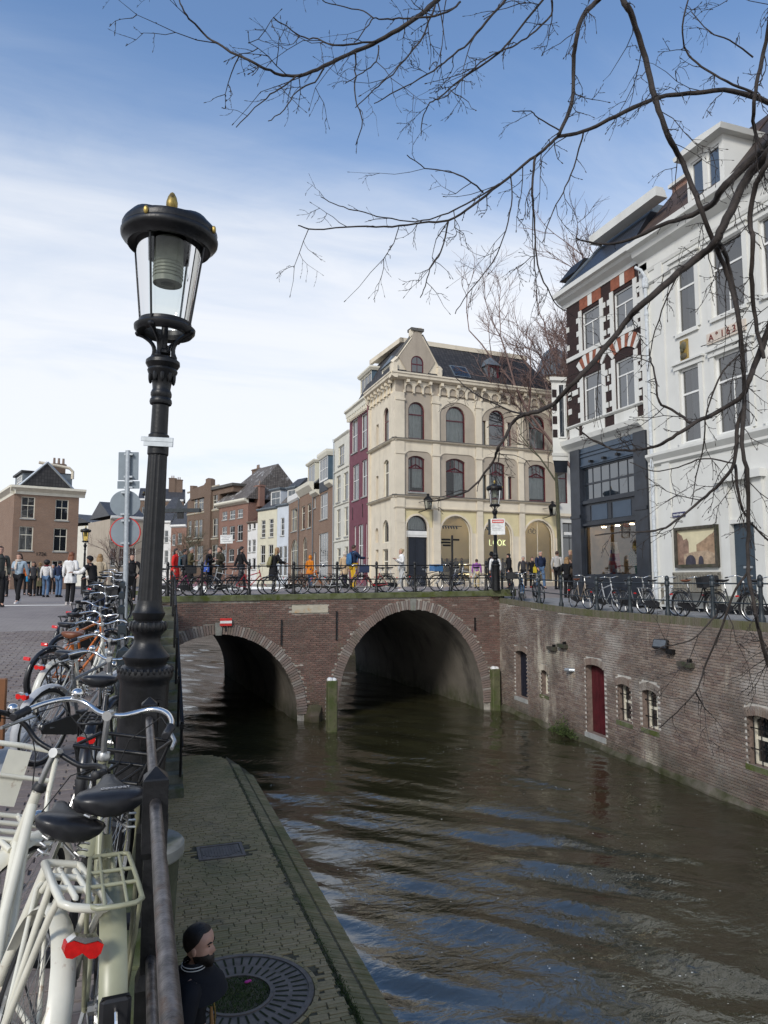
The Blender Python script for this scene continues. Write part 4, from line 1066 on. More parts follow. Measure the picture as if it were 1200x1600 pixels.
mb.box(gpts[4][0] - .08, -.1, gpts[4][1] - .05, gpts[5][0] + .08, .55, gpts[4][1] + .14); mb.build('gable_coping', M['dark_string'], ch)
window(FF, ch, gw, M['maroon_wood'], .0, .07, 2, (.5,), M['glass_dark'], None)
# attic dormers and a roof light
def dormer(F, root, u0, u1, z0, z1, y0, deep, wall, wood, roofm, nu=1, rows=(.5,), hip=0, ridge=.3, front=None):
 mb = MB(F); o = (u0 + .09, u1 - .09, z0 + .12, z1 - .1)
 facade(mb, u0, u1, z0, z1, [o], .06, y0); mb.build('dormer_front', front or wood, root)
 d = MB(F); d.add([(u0, y0, z0), (u0, y0 + deep, z0), (u0, y0 + deep, z1), (u0, y0, z1)], [(0, 1, 2, 3)]); d.add([(u1, y0, z0), (u1, y0 + deep, z0), (u1, y0 + deep, z1), (u1, y0, z1)], [(3, 2, 1, 0)]); dm = d.build('dormer', wall, root)
 window(F, dm, o, wood, y0 + .02, .05, nu, rows, M['glass_dark'], None, None, .03) if False else None
 w = window(F, root, o, wood, y0 + .02, .05, nu, rows, M['glass_dark'], None, None, .03)
 t = MB(F)
 if hip: t.add([(u0 - .12, y0 - .12, z1), (u1 + .12, y0 - .12, z1), (u1 + .12, y0 + deep, z1), (u0 - .12, y0 + deep, z1), ((u0 + u1) / 2, y0 + .35, z1 + hip), ((u0 + u1) / 2, y0 + deep, z1 + hip)], [(0, 1, 4), (1, 2, 5, 4), (3, 0, 4, 5), (0, 3, 2, 1)])
 else: t.rings([[(u0 - .1, y0 - .1, z1), (u1 + .1, y0 - .1, z1), (u1 + .1, y0 + deep, z1), (u0 - .1, y0 + deep, z1)], [(u0 - .2, y0 - .22, z1 + ridge * .6), (u1 + .2, y0 - .22, z1 + ridge * .6), (u1 + .2, y0 + deep, z1 + ridge * .6), (u0 - .2, y0 + deep, z1 + ridge * .6)], [(u0 - .2, y0 - .22, z1 + ridge), (u1 + .2, y0 - .22, z1 + ridge), (u1 + .2, y0 + deep, z1 + ridge), (u0 - .2, y0 + deep, z1 + ridge)]], True, True)
 t.build('dormer_roof', roofm, root); return w
o = fb(767, 783.5, 574, 599); dormer(FF, ch, o[0], o[1], zb + .1, o[3] + .25, .35, 2, M['lead'], M['maroon_wood'], M['lead'], 1, (), .7)
o = FS.box(592, 604, 569, 592); dormer(FS, ch, o[0] - .2, o[1] + .3, zb + .1, zb + 1.25, .3, 2, M['lead'], M['cream_wood'], M['lead'], 1, (), .8)
a0, a1 = FF.uz(711, 585)[0], FF.uz(737, 585)[0]; zz0, zz1 = zb + .35, zb + 1.35
ry = lambda z: -.2 + (z - zb) / (ZR - zb) * 2.5
mb = MB(FF); mb.rings([[(a0, ry(zz0) - .06, zz0), (a1, ry(zz0) - .06, zz0), (a1, ry(zz1) - .06, zz1), (a0, ry(zz1) - .06, zz1)], [(a0, ry(zz0) + .1, zz0), (a1, ry(zz0) + .1, zz0), (a1, ry(zz1) + .1, zz1), (a0, ry(zz1) + .1, zz1)]], True, True); sl = mb.build('roof_light', M['lead'], ch)
mb = MB(FF); mb.add([(a0 + .08, ry(zz0 + .08) - .075, zz0 + .08), (a1 - .08, ry(zz0 + .08) - .075, zz0 + .08), (a1 - .08, ry(zz1 - .08) - .075, zz1 - .08), (a0 + .08, ry(zz1 - .08) - .075, zz1 - .08)], [(0, 1, 2, 3)]); mb.build('pane', M['glass_dark'], sl, recalc=False)
# wall lanterns on the corner house
def wall_lantern(F, px_, py_, label):
 u, z = F.uz(px_, py_); p = F.w(u, -.75, z); t = thing('wall_lantern', label, 'lantern', p, 'wall lanterns on the cream corner house')
 n = 6; mb = MB(); mb.lathe([(.30, .30), (.34, .33), (.16, .50), (.10, .52), (.10, .66), (.12, .68), (.05, .72)], p, n); mb.build('lantern_roof', M['iron'], t)
 mb = MB()
 for k in range(n): a = 2 * math.pi * k / n; mb.tube([(p.x + .3 * math.cos(a), p.y + .3 * math.sin(a), p.z + .31), (p.x + .2 * math.cos(a), p.y + .2 * math.sin(a), p.z - .3)], .016, 4)
 mb.lathe([(.21, -.32), (.21, -.27)], p, n); mb.build('lantern_frame', M['iron'], t)
 mb = MB(); mb.lathe([(.195, -.27), (.29, .30)], p, n, cap=False); mb.build('glass', M['glass_clear'], t)
 mb = MB(); mb.tube([tuple(F.w(u - .35, .0, z - .45)), tuple(F.w(u - .3, -.3, z - .45)), tuple(F.w(u - .05, -.7, z - .32))], .03, 5); mb.tube([tuple(F.w(u - .35, .0, z + .2)), tuple(F.w(u - .1, -.7, z + .25))], .02, 5); mb.build('bracket', M['iron'], t)
wall_lantern(FF, 661, 790, 'black wall lantern over the navy double door of the cream house')
wall_lantern(FF, 853.5, 800, 'black wall lantern at the right end of the cream house')
# ================================================================== ROW HOUSES along the canal behind the bridge
def row_house(name, label, F, x0, x1, ytop, mat, wins, wood, deep=9, gz=G0, uvs=False, reveal=.16, extra=()):
 u0, u1 = F.uz(x0, 880)[0], F.uz(x1, 880)[0]; zt = F.uz((x0 + x1) / 2, ytop)[1]
 h = thing(name, label, 'house', F.w(u0, 0, gz)); mb = MB(F)
 oo = []
 for w in wins:
  o = list(F.box(*w[:4])); o[2] = max(o[2], gz + .05); o[0] = max(o[0], u0 + .1); o[1] = min(o[1], u1 - .1)
  if len(w) > 6: o.append(w[6])
  oo.append(tuple(o))
 facade(mb, u0, u1, gz - .3, zt, oo, reveal); f = mb.build('front_wall', mat, h)
 s = shell(F, h, u0, u1, gz - .3, zt, deep, mat)
 if uvs: uvwall(f); uvwall(s)
 for w, o in zip(wins, oo): window(F, h, o, wood, .08, .07, w[4], w[5], M['glass_dark'], M['sill_stone'] if len(w) < 7 and o[2] > gz + .6 else None, None, .028)
 h['u'] = (u0, u1, zt)
 return h, u0, u1, zt
def pipe_down(F, root, u, z0, z1, mat):
 mb = MB(F); mb.tube([(u, -.1, z0), (u, -.1, z1)], .05, 6); mb.lathe([(.09, 0), (.1, .25)], (u, -.1, z1 - .05), 6); mb.build('drainpipe', mat, root)
def gable_roof(F, root, u0, u1, z, y0, y1, zr, mat, name='roof', hipl=0, hipr=0):
 ym = (y0 + y1) / 2; mb = MB(F)
 mb.add([(u0, y0, z), (u1, y0, z), (u1 - hipr, ym, zr), (u0 + hipl, ym, zr)], [(0, 1, 2, 3)]); mb.add([(u1, y1, z), (u0, y1, z), (u0 + hipl, ym, zr), (u1 - hipr, ym, zr)], [(0, 1, 2, 3)])
 mb.add([(u0, y1, z), (u0, y0, z), (u0 + hipl, ym, zr)], [(0, 1, 2)]); mb.add([(u1, y0, z), (u1, y1, z), (u1 - hipr, ym, zr)], [(0, 1, 2)])
 o = mb.build(name, mat, root, recalc=False); me = o.data; uv = me.uv_layers.new(name='UVMap')
 for p in me.polygons:
  for li in p.loop_indices:
   co = me.vertices[me.loops[li].vertex_index].co; q = co.x * F.d.x + co.y * F.d.y if p.index < 2 else co.x * F.n.x + co.y * F.n.y; uv.data[li].uv = (q, co.z * 1.4)
 return o
def chimney(F, root, u, y, z0, z1, w=.5, mat=None, pots=2):
 mb = MB(F); mb.box(u - w, y - .35, z0, u + w, y + .35, z1); mb.box(u - w - .08, y - .43, z1 - .2, u + w + .08, y + .43, z1 - .06)
 o = mb.build('chimney', mat or M['brick_dark'], root); mb = MB(F)
 for k in range(pots): mb.lathe([(.12, z1), (.1, z1 + .55)], (u + (k - (pots - 1) / 2) * .4, y, 0), 7)
 mb.build('chimney_pot', M['brick_red'], o); uvwall(o); return o
M['plum'] = plain('plum painted brick', (.17, .058, .078), .7, 0, .14, 1.6, .25, .3)
M['ivory'] = plain('ivory plaster', (.62, .60, .52), .8, 0, .08, 1.5)
M['paleblue'] = plain('pale blue plaster', (.56, .60, .64), .8, 0, .08, 1.5)
M['paleyellow'] = plain('pale yellow plaster', (.62, .585, .45), .8, 0, .08, 1.5)
M['whiteplaster'] = plain('white plaster', (.70, .69, .66), .8, 0, .08, 1.5)
M['boards'] = plain('dark weatherboards', (.055, .065, .08), .6, 0, .2, 3)
M['blue_lead'] = plain('blue-grey dormer cheek', (.075, .12, .16), .5, 0, .15, 2)
ww, cw = M['white_wood'], M['cream_wood']
FS0 = FS
# plum house
h, u0, u1, zt = row_house('plum_house', 'plum red painted brick house left of the cream corner house', FS, 545.3, 577, 645, M['plum'],
 [(549.5, 558.6, 655, 707, 2, (.5,)), (564.3, 573.4, 646, 700, 2, (.5,)), (551, 560.7, 726, 781, 2, (.55,)), (565.3, 575, 718, 775, 2, (.55,)), (553, 556.3, 822, 884, 1, (.4,)), (559.4, 567.3, 820, 905, 2, (.62,)), (571, 574.8, 818, 884, 1, (.4,))], ww, uvs=True)
cornice(FS, h, u0 - .05, u1 - .04, zt - .1, [(.05, 0), (.3, .2), (.34, .5), (.48, .62), (.48, .75)], cw)
mb = MB(FS)
for q in range(12): u = u0 + .2 + q * (u1 - u0 - .4) / 11; mb.box(u - .07, -.3, zt - .25, u + .07, -.02, zt + .08)
each(mb, 'bracket', cw, h); pipe_down(FS, h, u1 - .12, G0, zt, M['plum'])
gable_roof(FS, h, u0, u1, zt + .6, .3, 9, zt + 3.2, M['slate_grey'])
o = FS.box(553.5, 566, 577, 624); dormer(FS, h, u0 + 1.3, u0 + 4.2, zt + .65, zt + 3.0, .5, 4, M['blue_lead'], cw, cw, 3, (.5,))
for u in (u0 + 1.0, u0 + 3.6): MB(FS).box(u - .03, -.035, zt - 8.2, u + .03, -.004, zt - 7.2).build('wall_anchor', M['iron'], h)
# ivory house
h, u0, u1, zt = row_house('ivory_house', 'narrow tall ivory plaster house between the plum house and the brown brick one', FS, 521.3, 545, 683, M['ivory'],
 [(528.8, 537.8, 696, 725.5, 2, (.5,)), (525.3, 532, 743.5, 784.5, 2, (.55,)), (537, 544, 738, 781, 1, (.55,)), (526, 532.2, 796, 840, 2, (.55,)), (538.2, 544, 792, 838, 1, (.55,)), (526.5, 532.2, 856.5, 882, 1, (.5,)), (538.5, 544, 854, 880, 1, (.5,))], cw)
cornice(FS, h, u0, u1, zt - .05, [(.03, 0), (.12, .12), (.14, .2)], M['ivory'])
for z_ in (FS.uz(533, 735)[1], FS.uz(533, 789)[1], FS.uz(533, 846)[1]): cornice(FS, h, u0 + .05, u1 - .05, z_, [(.05, 0), (.09, .05), (.09, .12)], M['ivory'], 'ledge')
gable_roof(FS, h, u0, u1, zt, 1, 9, zt + .6, M['slate_grey']); pipe_down(FS, h, u0 + .1, G0, zt, M['galv'])
# brown brick house with the tall boarded dormer
h, u0, u1, zt = row_house('brick_house', 'brown brick house with a tall boarded dormer window rising through its eaves', FS, 489, 521, 766, M['brick_wall'],
 [(490.6, 493.8, 777, 793.5, 1, ()), (500, 512, 771, 811, 3, (.5,)), (497.7, 512.5, 833, 906, 4, (.38,)), (489.8, 494, 863, 900, 1, ())], ww, uvs=True)
ua, ub = FS.uz(499.6, 780)[0], FS.uz(513, 780)[0]
mb = MB(FS); z0_, z1_ = FS.uz(506, 768)[1], FS.uz(506, 752)[1]
for k in range(7): zz_ = z0_ + (z1_ - z0_) * k / 7; mb.box(ua, -.06 - .0, zz_, ub, .1, zz_ + (z1_ - z0_) / 7 - .02)
each(mb, 'weatherboard', M['boards'], h)
dormer(FS, h, ua, ub, z1_, FS.uz(506, 716)[1], -.06, 5, M['blue_lead'], ww, cw, 3, (.5,), 0, .55)
cornice(FS, h, u0, ua - .04, zt - .25, [(.05, 0), (.4, .25), (.45, .5)], cw); cornice(FS, h, ub + .04, u1 - .04, zt - .02, [(.05, 0), (.4, .25), (.45, .5)], cw)
gable_roof(FS, h, u0, u1, zt + .2, .2, 9, zt + 3.6, M['slate_grey']); pipe_down(FS, h, u0 + .1, G0, zt, M['lead'])
# pair of brown houses with arched ground-floor windows
h, u0, u1, zt = row_house('brick_house', 'brown brick house with a cream dormer and an arched doorway below', FS, 467.5, 489, 771, M['brick_wall'],
 [(471, 476.3, 791, 827, 1, (.7,)), (480, 486, 787, 824.5, 1, (.7,)), (473, 479.6, 839, 906, 2, (.7,), 9)], cw, uvs=True)
cornice(FS, h, u0, u1 - .04, zt - .1, [(.05, 0), (.3, .3), (.5, .55), (.55, .9)], cw)
gable_roof(FS, h, u0, u1, zt + .7, .2, 9, zt + 5.2, M['slate_grey']); dormer(FS, h, u0 + 1.8, u0 + 5.0, zt + .75, zt + 2.9, .4, 4, M['paleyellow'], cw, cw, 2, ())
h, u0, u1, zt = row_house('brick_house', 'plain brown brick house with one tall window over an arched shop window', FS, 450.3, 467.2, 783, M['brick_wall'],
 [(455, 464, 795, 830, 2, (.6,)), (454, 466, 843, 906, 2, (.72,), 1.2)], cw, uvs=True)
cornice(FS, h, u0, u1 - .04, zt - .1, [(.03, 0), (.2, .2), (.2, .75)], ww); gable_roof(FS, h, u0, u1, zt + .5, .2, 9, zt + 5.5, M['slate']); pipe_down(FS, h, u1 - .15, G0, zt, M['lead'])
# the row bends with the canal
F2 = Frame((9.74, 95.39), math.atan2(-.9415, .3371))
h, u0, u1, zt = row_house('pale_blue_house', 'pale blue plaster house with one upper window and a small dormer', F2, 432.2, 449.8, 791, M['paleblue'],
 [(438.6, 444.2, 809, 837, 2, (.33, .66)), (435.5, 441, 854, 900, 2, (.6,)), (442.5, 448, 853, 900, 2, (.6,))], ww)
cornice(F2, h, u0, u1 - .04, zt - .05, [(.05, 0), (.25, .15), (.25, .3)], M['lead']); gable_roof(F2, h, u0, u1, zt + .2, .1, 8, zt + 3.7, M['tile_grey'], hipl=.6, hipr=.1); dormer(F2, h, u0 + 1.2, u0 + 3.0, zt + .4, zt + 1.9, .6, 3, M['lead'], ww, M['lead'], 2, (.5,))
h, u0, u1, zt = row_house('pale_yellow_house', 'pale yellow plaster house with dark roof and white dormer', F2, 401.6, 432, 797, M['paleyellow'],
 [(408, 414.6, 813, 840, 2, (.25, .5, .75)), (420.5, 427.2, 811, 839, 2, (.25, .5, .75)), (407, 414.3, 852, 880, 2, (.5,)), (419.3, 426.8, 851, 880, 2, (.5,))], ww)
cornice(F2, h, u0, u1 - .04, zt - .05, [(.05, 0), (.25, .15), (.25, .3)], M['lead']); gable_roof(F2, h, u0, u1, zt + .2, .1, 8, zt + 4.0, M['slate_grey'], hipl=2.4, hipr=.1); dormer(F2, h, u0 + 2.2, u0 + 4.4, zt + .4, zt + 2.2, .5, 3, M['paleblue'], ww, M['lead'], 2, (.5,))
h, u0, u1, zt = row_house('low_white_house', 'low white house with small red tiled roof beside the yellow one', F2, 386.2, 401.4, 818, M['whiteplaster'],
 [(387.5, 392, 818.5, 828.5, 1, ()), (395, 399.4, 817, 826.5, 1, ()), (386.9, 391.7, 844, 863, 2, (.5,)), (394, 399.3, 843, 862.5, 2, (.5,)), (387, 391.5, 873, 890, 1, ()), (394, 399.3, 872, 890, 1, ())], ww)
cornice(F2, h, u0, u1, zt - .0, [(.05, 0), (.25, .15), (.25, .25)], M['brick_dark']); gable_roof(F2, h, u0, u1, zt + .1, .1, 7, zt + 2.6, M['tile_red'])
h, u0, u1, zt = row_house('tiled_brick_house', 'red brown brick house with a big hipped tile roof and nine white framed windows', F2, 340.8, 386, 789, M['brick_red'],
 [(347.2, 355, 799.5, 812.5, 2, (.5,)), (358.8, 367.5, 797.5, 811, 2, (.5,)), (371.2, 379.5, 795.5, 809, 2, (.5,)), (346.7, 354.6, 823, 840, 2, (.5,)), (358.5, 366.7, 822, 844, 2, (.55,)), (370.7, 379.3, 820, 845, 2, (.55,)), (357, 365.6, 858, 878, 2, (.5,)), (370, 378.5, 857, 878, 2, (.5,)), (346, 353.5, 859, 878, 2, (.5,))], ww, deep=8, uvs=True)
cornice(F2, h, u0 - .4, u1 + .1, zt - .1, [(.05, 0), (.5, .25), (.6, .4), (.6, .6)], cw)
gable_roof(F2, h, u0 - .4, u1 + .4, zt + .45, -.4, 8.5, zt + 5.2, M['tile_grey'], hipl=3.6, hipr=.2); chimney(F2, h, u1 + .1, 1.5, zt - .5, zt + 2.2, .7, M['brick_red'], 1)
h, u0, u1, zt = row_house('ornate_brick_house', 'ornate dark brick house with a stepped gable and tall chimney', F2, 290.5, 340.3, 778, M['brick_dark'],
 [(303, 308.5, 778, 797, 1, (.6,)), (310, 318, 777, 797, 2, (.6,)), (319.5, 323.5, 777, 797, 1, (.6,)), (333, 339.8, 773, 795, 2, (.6,)), (294, 299, 814, 838, 1, (.65,)), (303.5, 309, 813, 840, 1, (.65,)), (310, 316, 812, 840, 1, (.65,)), (317.5, 322.5, 811, 840, 1, (.65,)), (332.5, 340, 810, 838, 2, (.65,)), (296, 304, 853, 885, 2, (.6,)), (307, 318, 853, 885, 2, (.6,)), (331, 339.5, 851, 880, 2, (.6,))], M['cream_wood'], uvs=True)
mb = MB(F2); pts = [F2.uz(*q) for q in ((299.5, 779), (299.5, 759), (304.5, 759), (304.5, 764), (321, 758), (324, 754), (324, 749), (328, 747), (332, 749), (332, 779))]
pts[0] = (pts[0][0], zt); pts[-1] = (pts[-1][0], zt); mb.prism(pts, -.25, .4); uvwall(mb.build('stepped_gable', M['brick_dark'], h))
ug0, ug1 = F2.uz(322, 800)[0], F2.uz(331.5, 800)[0]
uvwall(MB(F2).box(ug0, -.3, G0, ug1, .0, zt - .0).build('pier', M['brick_dark'], h))
for z_ in (F2.uz(312, 803)[1], F2.uz(312, 846)[1], F2.uz(312, 767)[1]): cornice(F2, h, u0, u1, z_, [(.03, 0), (.12, .1), (.12, .25)], M['plaque'], 'ledge')
zt2 = F2.uz(341, 764)[1]; mb = MB(F2); mb.box(ug1 + .02, .01, zt, u1 + 4, 8, zt2); uvwall(mb.build('upper_wall', M['brick_dark'], h)); mb = MB(F2); mb.box(ug1, -.25, zt2 + .002, u1 + 4.2, 8, zt2 + .35); mb.build('flat_roof', M['dark_string'], h)
chimney(F2, h, F2.uz(355, 764)[0] - 1.0, 5, zt2 + .3, zt2 + 3.0, 1.1, M['brick_dark'], 2)
# houses far down the canal, seen past the lamp post
def far_house(name, label, x0, x1, D, ang, ytop, mat, wins, wood, roof=None, rise=3, uvs=False, hip=0):
 O = at_d(x0, 907, D); F = Frame((O.x, O.y), R(ang)); h, u0, u1, zt = row_house(name, label, F, x0, x1, ytop, mat, wins, wood, uvs=uvs)
 cornice(F, h, u0, u1, zt - .05, [(.05, 0), (.3, .2), (.3, .5)], wood)
 if roof: gable_roof(F, h, u0 - .2, u1 + .2, zt + .4, -.2, 8, zt + rise, roof, hipl=hip, hipr=hip)
 return h, F, u0, u1, zt
far_house('gabled_house', 'narrow red brick house with steep grey gable roof beside the ornate brick house', 266, 290, 118, -40, 824, M['brick_red'], [(269, 274, 835, 852, 1, (.5,)), (278, 284, 833, 850, 1, (.5,)), (269, 275, 862, 884, 1, (.5,)), (278, 285, 861, 884, 1, (.5,))], ww, M['slate_grey'], 6, True, 1.5)
far_house('grey_white_house', 'grey white plaster house at the far bend of the canal', 243, 266, 122, -30, 818, M['whiteplaster'], [(246, 251, 829, 848, 1, (.5,)), (257, 263, 829, 848, 1, (.5,)), (247, 252, 860, 880, 1, (.5,)), (257, 263, 860, 880, 1, (.5,))], ww, M['slate_grey'], 5, False, 1)
h, F, u0, u1, zt = far_house('long_roofed_house', 'dark brown house block with a long flat roof and chimneys behind the canal bend', 214, 284, 150, -5, 783, M['brick_dark'], [(222, 227, 792, 806, 1, ()), (258, 264, 790, 804, 1, ()), (268, 274, 790, 804, 1, ())], ww, M['slate_grey'], 3.2, True)
chimney(F, h, F.uz(268, 780)[0], 3, zt + 1, zt + 5.5, .8, M['brick_dark'], 2); chimney(F, h, F.uz(278, 780)[0], 3, zt + 1, zt + 5.2, .8, M['brick_dark'], 2)
far_house('pale_grey_house', 'pale grey plaster house with many tall windows on the left bank', 138, 170, 95, 38, 822, M['ivory'], [(140.5, 147, 833, 852, 2, (.5,)), (149, 156, 831, 851, 2, (.5,)), (158, 166, 829, 850, 2, (.5,)), (141, 148, 860, 884, 2, (.5,)), (150, 157, 860, 884, 2, (.5,)), (159, 167, 859, 884, 2, (.5,))], ww, M['slate_grey'], 1.8)
far_house('stone_fronted_house', 'light stone fronted house behind the round traffic signs', 170, 222, 88, 20, 812, M['taupe'], [(173, 181, 825, 846, 2, (.5,)), (186, 194, 824, 846, 2, (.5,)), (200, 208, 823, 845, 2, (.5,)), (173, 181, 857, 884, 2, (.5,)), (186, 194, 857, 884, 2, (.5,)), (202, 212, 856, 884, 2, (.5,))], ww, M['slate_grey'], 2.5)
# ---- brick house on the left bank
lc = at_d(17, 907, 62); FL = Frame((lc.x, lc.y), R(17)); FL2 = Frame((lc.x - 9 * math.cos(R(-73)) , lc.y - 9 * math.sin(R(-73))), R(-73))
h, u0, u1, zt = row_house('brick_house', 'brown brick corner house with a dark tiled gable on the left bank', FL, 17.3, 119.5, 770, M['brick_wall'],
 [(33, 54.5, 776, 810, 2, (.6,)), (86.5, 107, 780.5, 813, 2, (.6,)), (29.5, 51.5, 822.5, 860, 2, (.65,)), (83.5, 104.5, 825.5, 861.5, 2, (.65,)), (40, 49, 876, 900, 1, ()), (81, 99, 876, 900, 2, ())], cw, uvs=True, deep=12)
mb = MB(FL)
cornice(FL, h, u0 - .35, u1 + .5, zt - .25, [(.06, 0), (.1, .25), (.35, .45), (.5, .55), (.5, .75)], cw)
zr = FL.uz(64, 722)[1]; mb.prism([(u0 + .4, zt + .45), (u1 - .5, zt + .45), ((u0 + u1) / 2 - .1, zr)], .3, 12.2); mb.build('attic', M['brick_dark'], h)
mb = MB(FL); um = (u0 + u1) / 2 - .1
mb.add([(u0 + .3, .25, zt + .45), (u1 - .4, .25, zt + .45), (um, .28, zr + .05)], [(0, 1, 2)])
g = mb.build('tile_hung_gable', M['tile_black'], h, recalc=False); uvwall(g)
mb = MB(FL); mb.tube([(u0 + .3, .22, zt + .45), (um, .22, zr + .08)], .1, 4); mb.tube([(um, .22, zr + .08), (u1 - .4, .22, zt + .45)], .1, 4); mb.build('verge', M['galv'], h)
chimney(FL, h, um + 1.4, 2.5, zr - 1.5, zr + .35, .55, M['brick_dark'], 3)
a, b = FL.uz(100, 760)[0], FL.uz(117, 760)[0]; mb = MB(FL); mb.box(a - 1.6, 1.2, zt + .4, b, 6, zt + 2.0); mb.build('roof_cabin', M['lead'], h)
mb = MB(FL); mb.tube([(a - 2, 1.1, zt + 2.9), (b - .3, 1.1, zt + 2.6), (b, 1.1, zt + 2.3), (b, 1.1, zt + 1.6)], .14, 8); mb.build('roof_rail', M['cream'], h)
o = (0, 0); mb = MB(FL2)
wl_ = [FL2.box(6, 15, 778, 810), FL2.box(3, 12, 830, 870)]
Ls = 9
ops2 = [(Ls - 3.2, Ls - 1.6, zt - 4.3 + 1.6, zt - .9), (Ls - 3.2, Ls - 1.6, zt - 7.2, zt - 4.4), (Ls - 6.5, Ls - 5, zt - 2.7, zt - .9), (Ls - 6.5, Ls - 5, zt - 7.2, zt - 4.4)]
facade(mb, 0, Ls, G0 - .3, zt, ops2, .16); uvwall(mb.build('side_wall', M['brick_wall'], h))
for o in ops2: window(FL2, h, o, cw, .08, .09, 2, (.6,), M['glass_dark'])
cornice(FL2, h, 0, Ls + .3, zt - .252, [(.06, 0), (.1, .25), (.35, .45), (.49, .55), (.49, .745)], cw)
mb = MB(FL2); mb.box(2.5, .9, zt + .45, Ls - 2.2, 5, zt + 2.0); mb.build('glazed_attic', M['lead'], h);
mb = MB(FL2); mb.box(2.3, .7, zt + 2.02, Ls - 2.0, 5, zt + 2.2); mb.build('attic_roof', M['slate_grey'], h)
window(FL2, h, (Ls - 5, Ls - 2.6, zt + .7, zt + 1.8), ww, .82, .08, 4, (.5,), M['glass_dark'])
text_mesh('number_plate', '1726', .45, facing(FL, FL.uz(64, 866)[0], -.03, FL.uz(64, 866)[1]), M['iron'], h)
# ================================================================== RIGHT BANK: striped house with shop, white house
FW = Frame((15.8, 30), R(-90)); GZ = right_z(25)
def wz(x, y): return FW.uz(x, y)
def wu(x): return FW.uz(x, 800)[0]
M['dark_brick'] = brick_tex('dark purple brick', (.050, .030, .028), (.036, .024, .023), (.028, .02, .02), .22, .065)
M['orange_brick'] = plain('orange rubbed brick', (.27, .09, .05), .8, 0, .25, 6)
M['stucco_white'] = plain('white stucco', (.64, .635, .595), .75, 0, .05, 1.3, .03, .2, ((.58, .57, .51), .7, .62), streak=((.42, .41, .36), 1.1, .5))
M['shop_black'] = plain('blue black shopfront stone', (.025, .030, .040), .30, 0, .3, 2.5, .03)
M['shop_blue'] = plain('slate blue fascia paint', (.055, .080, .115), .4, 0, .12, 2)
sh = thing('striped_house', 'dark brick house with white quoins, orange blocks and a black shopfront on the right quay', 'house', FW.w(wu(893), 0, GZ))
A, B = wu(893), wu(1013)
zc0 = wz(942, 437)[1]; zb0 = wz(952, 687)[1]; zs1 = wz(952, 530)[1]
wins = [(*FW.box(909.5, 938, 479, 541), .08), (*FW.box(959, 990.5, 452, 521), .08), (*FW.box(912, 941.5, 583, 655), .08), (*FW.box(962, 992, 557, 636), .08)]
# level the rows
zt_u, zb_u = (wins[0][3] + wins[1][3]) / 2, (wins[0][2] + wins[1][2]) / 2; zt_l, zb_l = (wins[2][3] + wins[3][3]) / 2, (wins[2][2] + wins[3][2]) / 2
wins = [(w[0], w[1], zb_u if i < 2 else zb_l, zt_u if i < 2 else zt_l) for i, w in enumerate(wins)]
mb = MB(FW); facade(mb, A, B, zb0, zc0, wins, .14); uvwall(mb.build('upper_wall', M['dark_brick'], sh))
mb = MB(FW); mbo = MB(FW)
def blk(m_, u0, u1, z0, z1, p=.03): m_.box(u0, -p, z0, u1, .0, z1)
for w in wins:
 H = w[3] - w[2]
 for s in (0, 1):
  e = w[0] - .20 if s == 0 else w[1] + .002; blk(mb, e, e + .198, w[2], w[3] + .12)
  for k, q in enumerate((.12, .46, .80)):
   e2 = w[0] - .34 if s == 0 else w[1] + .202; blk(mb, e2, e2 + .138, w[2] + H * q, w[2] + H * q + .20)
for (z, h) in ((zs1 - .12, .16),): blk(mb, A, B, z, z + h, .06)
for q in (.25, .62):
 for z0 in (zb_l, zb_u): pass
zh = zt_l - zb_l
for q in (.10, .42): blk(mb, A - .0, A + .20, zb_l + zh * q + .3, zb_l + zh * q + .52); blk(mb, B - .22, B, zb_l + zh * q + .3, zb_l + zh * q + .52)
for q in (.2, .62): blk(mb, A, A + .16, zb_u + zh * q, zb_u + zh * q + .2); blk(mb, B - .18, B, zb_u + zh * q, zb_u + zh * q + .2)
for z in (zb_l + zh * .66,): blk(mb, A, wins[2][0] - .345, z, z + .2); blk(mb, wins[2][1] + .345, wins[3][0] - .345, z, z + .2); blk(mb, wins[3][1] + .345, B, z, z + .2)
each(mb, 'quoin', M['stucco_white'], sh)
mb = MB(FW); mbo = MB(FW)
for w in wins[:2]:      # blocks above the upper windows
 zt = w[3] + .125; n = 5
 for k in range(n):
  a = w[0] - .1 + (w[1] - w[0] + .2) * k / n; (mb if k in (2,) else mbo).box(a + .004, -.035, zt, a + (w[1] - w[0] + .2) / n - .004, 0, zt + .42)
for w in wins[2:]:      # alternating arch over the lower windows
 cu = (w[0] + w[1]) / 2; n = 9
 for k in range(n):
  a0 = -.72 + 1.44 * k / n; a1 = -.72 + 1.44 * (k + 1) / n; r0, r1 = .95, 1.45; zc_ = w[3] + .14 - .72
  P = [(cu + r0 * math.sin(a0), zc_ + r0 * math.cos(a0)), (cu + r0 * math.sin(a1), zc_ + r0 * math.cos(a1)), (cu + r1 * math.sin(a1), zc_ + r1 * math.cos(a1)), (cu + r1 * math.sin(a0), zc_ + r1 * math.cos(a0))]
  (mbo if k % 2 else mb).prism(P, -.04, .0)
each(mb, 'arch_block', M['stucco_white'], sh); each(mbo, 'arch_block', M['orange_brick'], sh)
M['glass_sky'] = glass_mat('house window glass', ior=2.5, base=(.015, .022, .03))
for i, w in enumerate(wins): window(FW, sh, w, ww, .06, .06, 2, (.68,), M['glass_sky'], None, None, .025, 'bottom')
cornice(FW, sh, A - .1, B, zb_l - .10, [(.03, 0), (.1, .05), (.1, .095)], M['stucco_white'], 'sill_band')
mb = MB(FW)
